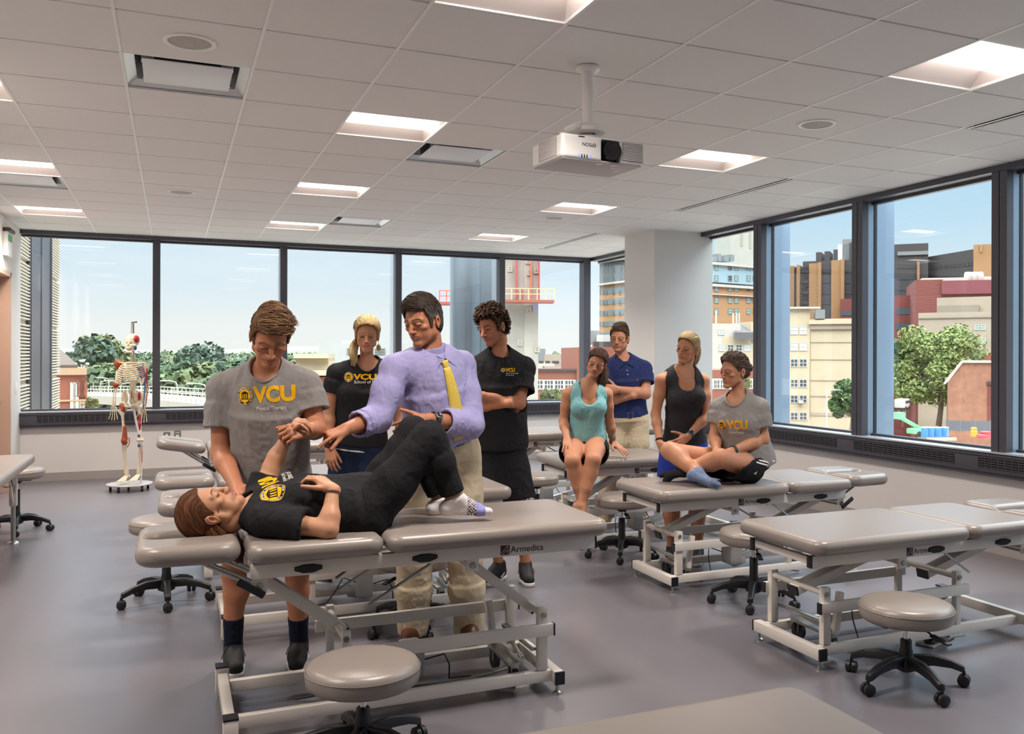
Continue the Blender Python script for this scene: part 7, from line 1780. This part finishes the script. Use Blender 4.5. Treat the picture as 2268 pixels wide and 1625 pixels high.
# ---- woods across the river: uncountable crowns, one object
def woods():
    rr = np.random.RandomState(11); Vs = []; Fs = []; Cs = []; nb = 0
    bm = bmesh.new(); bmesh.ops.create_icosphere(bm, subdivisions=2, radius=1); I = np.array([v.co[:] for v in bm.verts]); T = np.array([[v.index for v in f.verts] for f in bm.faces]); bm.free()
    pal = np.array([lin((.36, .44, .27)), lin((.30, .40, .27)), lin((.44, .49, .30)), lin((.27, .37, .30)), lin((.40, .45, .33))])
    spec = []
    for k in range(560):
        d = 190*(8.5**rr.rand()); x = rr.uniform(90, 720) if k < 480 else rr.uniform(1225, 1300)
        yg = 786+ (112*(190/d)**1.15)+rr.uniform(-4, 4); spec.append((x, yg, d, rr.uniform(4.5, 8.5)*(1 if d < 600 else 1.5)))
    spec += [(205, 786, 320, 7), (222, 783, 330, 8), (212, 780, 335, 6), (240, 790, 330, 6), (430, 795, 420, 8), (460, 792, 430, 8)]
    for x, yg, d, r in sorted(spec, key=lambda q: -q[2]):
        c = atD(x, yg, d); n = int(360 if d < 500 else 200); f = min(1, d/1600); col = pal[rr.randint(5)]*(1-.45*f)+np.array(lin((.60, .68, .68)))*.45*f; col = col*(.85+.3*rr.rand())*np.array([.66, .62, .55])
        V = I*np.array([1, 1, .8])*(1+.2*vnoise(I*2.2, rr.randint(99))[:, None])*.86; Q = np.concatenate([T, T[:, 2:3]], 1)
        v = rr.randn(n, 3); v /= np.linalg.norm(v, axis=1, keepdims=True); R_ = (1+.2*vnoise(v*2.2, 5)+.22*vnoise(v*5, rr.randint(99)))[:, None]; p0 = v*np.array([1, 1, .8])*R_*(.86+.2*rr.rand(n, 1))
        nn = v+.8*rr.randn(n, 3); nn /= np.linalg.norm(nn, axis=1, keepdims=True); a_ = np.cross(nn, rr.randn(n, 3)); a_ /= np.linalg.norm(a_, axis=1, keepdims=True); b_ = np.cross(nn, a_); s_ = .15*(.6+.8*rr.rand(n, 1))
        W = np.stack([p0-a_*s_, p0+b_*s_*.7, p0+a_*s_, p0-b_*s_*.7], 1).reshape(-1, 3)
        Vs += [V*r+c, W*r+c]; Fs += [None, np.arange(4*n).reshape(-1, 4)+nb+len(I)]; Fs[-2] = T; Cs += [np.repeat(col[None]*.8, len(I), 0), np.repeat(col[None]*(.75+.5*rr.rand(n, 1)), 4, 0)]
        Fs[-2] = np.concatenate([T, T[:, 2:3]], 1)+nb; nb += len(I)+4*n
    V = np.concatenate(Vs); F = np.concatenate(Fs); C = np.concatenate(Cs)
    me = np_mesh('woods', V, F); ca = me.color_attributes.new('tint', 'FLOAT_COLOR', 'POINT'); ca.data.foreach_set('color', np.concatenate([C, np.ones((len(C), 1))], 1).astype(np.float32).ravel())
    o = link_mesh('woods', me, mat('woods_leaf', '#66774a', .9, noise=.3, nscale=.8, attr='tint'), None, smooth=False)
    tag(o, 'dense green woods stretching to the horizon beyond the back windows', 'woods', kind='stuff')
woods()
# distant hills and the wooded slope under the trees
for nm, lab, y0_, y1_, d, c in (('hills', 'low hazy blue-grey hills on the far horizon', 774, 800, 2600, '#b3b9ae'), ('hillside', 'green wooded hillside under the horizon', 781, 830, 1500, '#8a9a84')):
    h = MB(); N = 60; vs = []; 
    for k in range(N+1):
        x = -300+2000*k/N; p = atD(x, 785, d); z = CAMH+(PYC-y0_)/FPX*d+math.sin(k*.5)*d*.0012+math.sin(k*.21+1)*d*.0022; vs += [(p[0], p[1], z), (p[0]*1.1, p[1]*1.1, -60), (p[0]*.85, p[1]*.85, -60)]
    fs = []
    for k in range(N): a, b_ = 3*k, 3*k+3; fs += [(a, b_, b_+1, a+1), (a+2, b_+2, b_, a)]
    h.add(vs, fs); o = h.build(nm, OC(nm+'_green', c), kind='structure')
# terrain that carries the woods down to the river road
h = MB(); prof = [(95, GZ), (190, -13.6), (260, -9.), (420, -4.5), (800, -1.5), (1600, .5)]; vs = []; fs = []
for k in range(25):
    x = -100+1500*k/24
    for d, z in prof: p = atD(x, 785, d); vs.append((p[0], p[1], z))
n_ = len(prof)
for k in range(24):
    for j in range(n_-1): a = k*n_+j; fs.append((a, a+1, a+n_+1, a+n_))
h.add(vs, fs).build('terrain', OC('terrain_green', '#77805c'), kind='structure')

# ---- elevated highway with railings and lamps
hw = thing('highway_bridge', 'pale elevated highway with white railings beyond the left windows', 'bridge', (0, 0, 0), 0)
A = [atD(150, 874, 150), atD(300, 880, 118), atD(470, 898, 88), atD(720, 930, 66)]
dk = MB(); rl = MB(); back = Vector((2.5, 12, 0))
for p, q in zip(A, A[1:]):
    p = Vector(p); q = Vector(q); dk.add([p, q, q+back, p+back, p-Vector((0, 0, 1.2)), q-Vector((0, 0, 1.2)), q+back-Vector((0, 0, 1.2)), p+back-Vector((0, 0, 1.2))], [(0, 1, 2, 3), (7, 6, 5, 4), (0, 4, 5, 1), (2, 6, 7, 3)])
    for off in (Vector((0, 0, 0)), back):
        for h_ in (.5, 1.0): rl.bar(p+off+Vector((0, 0, h_)), q+off+Vector((0, 0, h_)), .12, .12)
        L_ = (q-p).length; n = int(L_/2)
        for k in range(n): c = p.lerp(q, k/n)+off; rl.bar(c, c+Vector((0, 0, 1.0)), .1, .1)
dk.build('deck', m_oconc, hw, smooth=False); rl.build('railing', m_owf, hw, smooth=False)
MB().add([tuple(atD(60, 893, 100)), tuple(atD(700, 950, 52)), tuple(atD(700, 1010, 44)), tuple(atD(60, 960, 60))], [(0, 3, 2, 1)]).build('parking_deck', mat('pale_paving', '#a99c88', .9), kind='structure')['kind'] = 'structure'
for k, (x, yt, yb, d, s) in enumerate(((222, 843, 872, 120, 1), (241, 836, 870, 140, -1), (268, 848, 876, 116, 1), (312, 842, 878, 118, -1), (392, 843, 884, 104, -1), (456, 849, 892, 92, -1))):
    lab = ['street lamp just left of the skeleton, shorter of a pair', 'taller street lamp of the pair left of the skeleton', 'street lamp close behind the left arm bones of the skeleton', 'street lamp right of the skeleton\'s hip', 'street lamp in the second window between the post and the man in grey', 'street lamp next to the sleeve of the man in grey'][k]
    b0 = Vector(atD(x, yb, d)); t0 = atD(x, yt, d); H = t0[2]-b0.z; t = thing('street_lamp', lab, 'street lamp', b0, 0, 'highway lamps')
    MB().tube([(0, 0, 0), (0, 0, H*.8), (s*.15, -s*.06, H*.93), (s*.7, -s*.3, H), (s*1.3, -s*.55, H*1.0)], .07, 6).build('pole', m_owf, t); MB().cbox((s*1.5, -s*.63, H), (.7, .3, .12)).build('lamp_head', m_owf, t)
for x, yt, yb, d, lab in ((1831, 864, 948, 100, 'white lamp post in front of the cream building'),):
    b0 = Vector(atD(x, yb, d)); H = atD(x, yt, d)[2]-b0.z; t = thing('street_lamp', lab, 'street lamp', b0, 0)
    MB().tube([(0, 0, 0), (0, 0, H*.95), (.2, -.1, H), (.7, -.3, H*1.01)], .08, 6).build('pole', m_owf, t); MB().cbox((.9, -.4, H*1.01), (.7, .3, .1)).build('lamp_head', m_owf, t)
t0 = atD(180, 806, 75); b0 = atD(180, 870, 75); t = thing('globe_lamp', 'three-headed white globe lamp beside the brick hall', 'street lamp', b0, 0); H = t0[2]-b0[2]
MB().tube([(0, 0, 0), (0, 0, H)], .05, 6).tube([(-.45, 0, H-.15), (0, 0, H-.35), (.45, 0, H-.15)], .03, 6).build('pole', m_owf, t)
for s, z in ((-.45, 0), (0, .25), (.45, 0)): MB().sphere((s, 0, H+z), .16, 12, 8, (1, 1, .8)).build('globe', m_owf, t)

# ---- building site at the foot of the brick shed
def toilet(x, lab):
    p = atD(x, 967, 60); t = thing('portable_toilet', lab, 'portable toilet', p, R(20), 'blue portable toilets'); t.scale = (.36, .36, .62)
    MB().box((-.5, -.5, 0), (.5, .5, .95)).build('cabin', mat('toilet_blue', '#3f78b0', .5), t, bevel=.03); MB().box((-.5, -.5, .95), (.5, .5, 1.06)).build('roof', mat('toilet_roof', '#cfdce6', .5), t, bevel=.03)
    MB().box((-.36, -.52, .05), (.36, -.49, .85)).build('door', mat('toilet_door', '#5b93c4', .5), t, smooth=False)
for x, lab in ((2048, 'leftmost blue portable toilet on the building site'), (2061, 'second blue portable toilet from the left'), (2078, 'third blue portable toilet from the left'), (2093, 'rightmost blue portable toilet of the row')): toilet(x, lab)
p = Vector(atD(2030, 966, 80)); t = thing('boom_lift', 'bright green boom lift on the building site', 'boom lift', p, 0); q = Vector(atD(1996, 925, 80))-p; m_bl = mat('boom_green', '#6fcf86', .5)
MB().bar(q, Vector((.8, 0, .5)), .28, .3).build('boom', m_bl, t, bevel=.02); MB().box((-.6, -.6, .25), (1.9, .6, .7)).build('chassis', m_bl, t, bevel=.05)
w_ = MB()
for x in (-.3, 1.5): w_.cyl((x, -.7, .25), (x, -.5, .25), .25)
w_.build('wheel', m_castor, t); MB().box((q.x-.5, q.y-.4, q.z-.1), (q.x+.1, q.y+.4, q.z+.5)).build('basket', m_bl, t)
p = atD(2157, 966, 80); t = thing('traffic_barrel', 'orange barrel standing on the building site', 'barrel', p, 0); MB().lathe([(.3, 0), (.3, .45), (.25, .5), (.25, .75), (.2, .8), (0, .8)], 18).build('barrel', mat('barrel_orange', '#e08a2e', .5), t)
for k, (x, lab) in enumerate(((2052, 'left orange and white site lamp above the blue toilets'), (2074, 'middle orange and white site lamp above the blue toilets'), (2094, 'right orange and white site lamp above the blue toilets'))):
    p = atD(x, 958, 92); t = thing('site_marker', lab, 'marker drum', p, 0); t.scale = (.6, .6, .5); MB().lathe([(.25, 0), (.25, .8), (.15, .9), (.12, 1.35), (0, 1.4)], 14).build('drum', mat('marker_orange', '#d9623b', .5), t); MB().lathe([(.256, .25), (.256, .5)], 14).build('white_band', m_owf, t)
p = atD(2183, 970, 78); t = thing('machine', 'small red site machine beside the orange barrel', 'machine', p, R(15)); MB().box((-.9, -.4, 0), (.6, .4, .35)).build('body', mat('machine_red', '#c9434b', .5), t, bevel=.08); MB().box((-.4, -.35, .35), (.3, .35, .6)).build('cover', mat('machine_red', '#c9434b', .5), t, bevel=.06)
a_, c_ = Vector(atD(2095, 950, 98)), Vector(atD(2300, 955, 92)); t = thing('site_fence', 'dark screened fence along the building site', 'fence', (0, 0, 0), 0)
q = MB(); q.bar(a_+Vector((0, 0, .4)), c_+Vector((0, 0, .4)), .05, 1.1); q.build('screen', mat('fence_screen', '#5c5c62', .8), t, smooth=False)
for k in range(7): c = a_.lerp(c_, k/6); MB().bar(c-Vector((0, 0, .3)), c+Vector((0, 0, 1.05)), .08, .08).build('post', m_ogrey, t)
p = atD(1998, 908, 118); t = thing('van', 'white van parked under the trees beyond the site', 'van', p, R(30)); MB().box((-1.2, -.7, .3), (1.2, .7, 1.5)).build('body', m_owf, t, bevel=.2); MB().box((-1.0, -.72, .9), (1.0, .72, 1.3)).build('windows', m_ogl, t, bevel=.05)
w_ = MB()
for x in (-.8, .8): w_.cyl((x, -.75, .28), (x, .75, .28), .28)
w_.build('wheel', m_castor, t)
p = atD(1998, 893, 122); t = thing('canopy_sign', 'bright yellow awning under the trees beyond the site', 'awning', p, R(25)); MB().box((-1.3, -.3, 0), (1.4, .3, .45)).build('awning', mat('awning_yellow', '#e8c92a', .6), t, bevel=.05); MB().box((-1.2, -.05, -2.2), (-1.1, .05, 0)).box((1.2, -.05, -2.2), (1.3, .05, 0)).build('post', m_ogrey, t)
p = atD(2085, 975, 72); t = thing('timber_stack', 'pile of pale boards lying on the building site', 'boards', p, R(-10))
for k in range(4): MB().box((-1.4+k*.1, -.3+.15*k, .04*k), (1.2+k*.1, -.1+.15*k, .04*k+.06)).build('board', m_wood, t, smooth=False)
# ================================================================ CAMERA, SKY, RENDER LOOK
cam = bpy.data.cameras.new('camera'); co = bpy.data.objects.new('camera', cam); COL.objects.link(co)
cam.sensor_fit = 'HORIZONTAL'; cam.sensor_width = 36; cam.lens = FPX/2268*36
cam.shift_x = (1134-PXC)/2268; cam.shift_y = (PYC-812.5)/2268
cam.clip_start = .05; cam.clip_end = 20000
fw = Vector((ST, CT, 0)); rt = Vector((CT, -ST, 0)); up = Vector((0, 0, 1))
r2 = rt*math.cos(ROLL)-up*math.sin(ROLL); u2 = rt*math.sin(ROLL)+up*math.cos(ROLL)
M = Matrix((r2, u2, -fw)).transposed().to_4x4(); M.translation = (0, 0, CAMH)
co.matrix_world = M
SC.camera = co

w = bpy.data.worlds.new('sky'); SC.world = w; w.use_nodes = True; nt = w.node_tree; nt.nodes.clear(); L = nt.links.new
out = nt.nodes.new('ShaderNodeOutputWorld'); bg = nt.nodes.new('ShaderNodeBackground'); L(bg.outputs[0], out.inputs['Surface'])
tc = nt.nodes.new('ShaderNodeTexCoord'); sx = nt.nodes.new('ShaderNodeSeparateXYZ'); L(tc.outputs['Generated'], sx.inputs[0])
gr = nt.nodes.new('ShaderNodeValToRGB'); e = gr.color_ramp.elements
e[0].position = 0; e[0].color = HEX('#f2f4ef'); e[1].position = .27; e[1].color = HEX('#9accec'); q = e.new(.55); q.color = HEX('#e3ebef')
for p, c in ((.03, '#eef3f1'), (.07, '#dcebf2'), (.14, '#bfdff1')):
    q = e.new(p); q.color = HEX(c)
L(sx.outputs['Z'], gr.inputs['Fac'])
mp = nt.nodes.new('ShaderNodeMapping'); mp.inputs['Scale'].default_value = (1, 1, 5.5); L(tc.outputs['Generated'], mp.inputs['Vector'])
n = nt.nodes.new('ShaderNodeTexNoise'); n.inputs['Scale'].default_value = 2.1; n.inputs['Detail'].default_value = 7; n.inputs['Roughness'].default_value = .52; n.inputs['Distortion'].default_value = .35
L(mp.outputs[0], n.inputs['Vector'])
cr = nt.nodes.new('ShaderNodeValToRGB'); cr.color_ramp.elements[0].position = .44; cr.color_ramp.elements[1].position = .66; L(n.outputs['Fac'], cr.inputs['Fac'])
mx = nt.nodes.new('ShaderNodeMix'); mx.data_type = 'RGBA'; mx.inputs['B'].default_value = HEX('#eaf3f8')
ml = nt.nodes.new('ShaderNodeMath'); ml.operation = 'MULTIPLY'; ml.inputs[1].default_value = .75; L(cr.outputs['Color'], ml.inputs[0]); L(ml.outputs[0], mx.inputs['Factor'])
L(gr.outputs['Color'], mx.inputs['A']); L(mx.outputs['Result'], bg.inputs['Color']); 
zr = nt.nodes.new('ShaderNodeMapRange'); zr.interpolation_type = 'SMOOTHSTEP'     # sky above the window view brightened to throw more daylight into the room
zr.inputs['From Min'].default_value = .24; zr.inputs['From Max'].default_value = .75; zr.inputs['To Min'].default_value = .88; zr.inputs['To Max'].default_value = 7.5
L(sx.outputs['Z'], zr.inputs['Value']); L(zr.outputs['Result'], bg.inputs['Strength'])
# soft overcast sun, high and behind the building's right shoulder, lights the city outside
sl = bpy.data.lights.new('sun', 'SUN'); so = bpy.data.objects.new('sun', sl); COL.objects.link(so)
sl.energy = 1.2; sl.angle = R(20); sl.color = (1, .95, .88); so.rotation_euler = Euler((R(50), 0, R(-32)))

vs = SC.view_settings; vs.view_transform = 'Standard'; vs.look = 'None'; vs.gamma = 1; vs.exposure = 0.35; vs.use_curve_mapping = False
cy = SC.cycles
cy.max_bounces = 6; cy.diffuse_bounces = 3; cy.glossy_bounces = 3; cy.transparent_max_bounces = 12; cy.transmission_bounces = 3
cy.caustics_reflective = False; cy.caustics_refractive = False; cy.sample_clamp_indirect = 4
cy.use_adaptive_sampling = True; cy.adaptive_threshold = .05
try: cy.use_denoising = True; cy.denoiser = 'OPENIMAGEDENOISE'
except Exception: pass
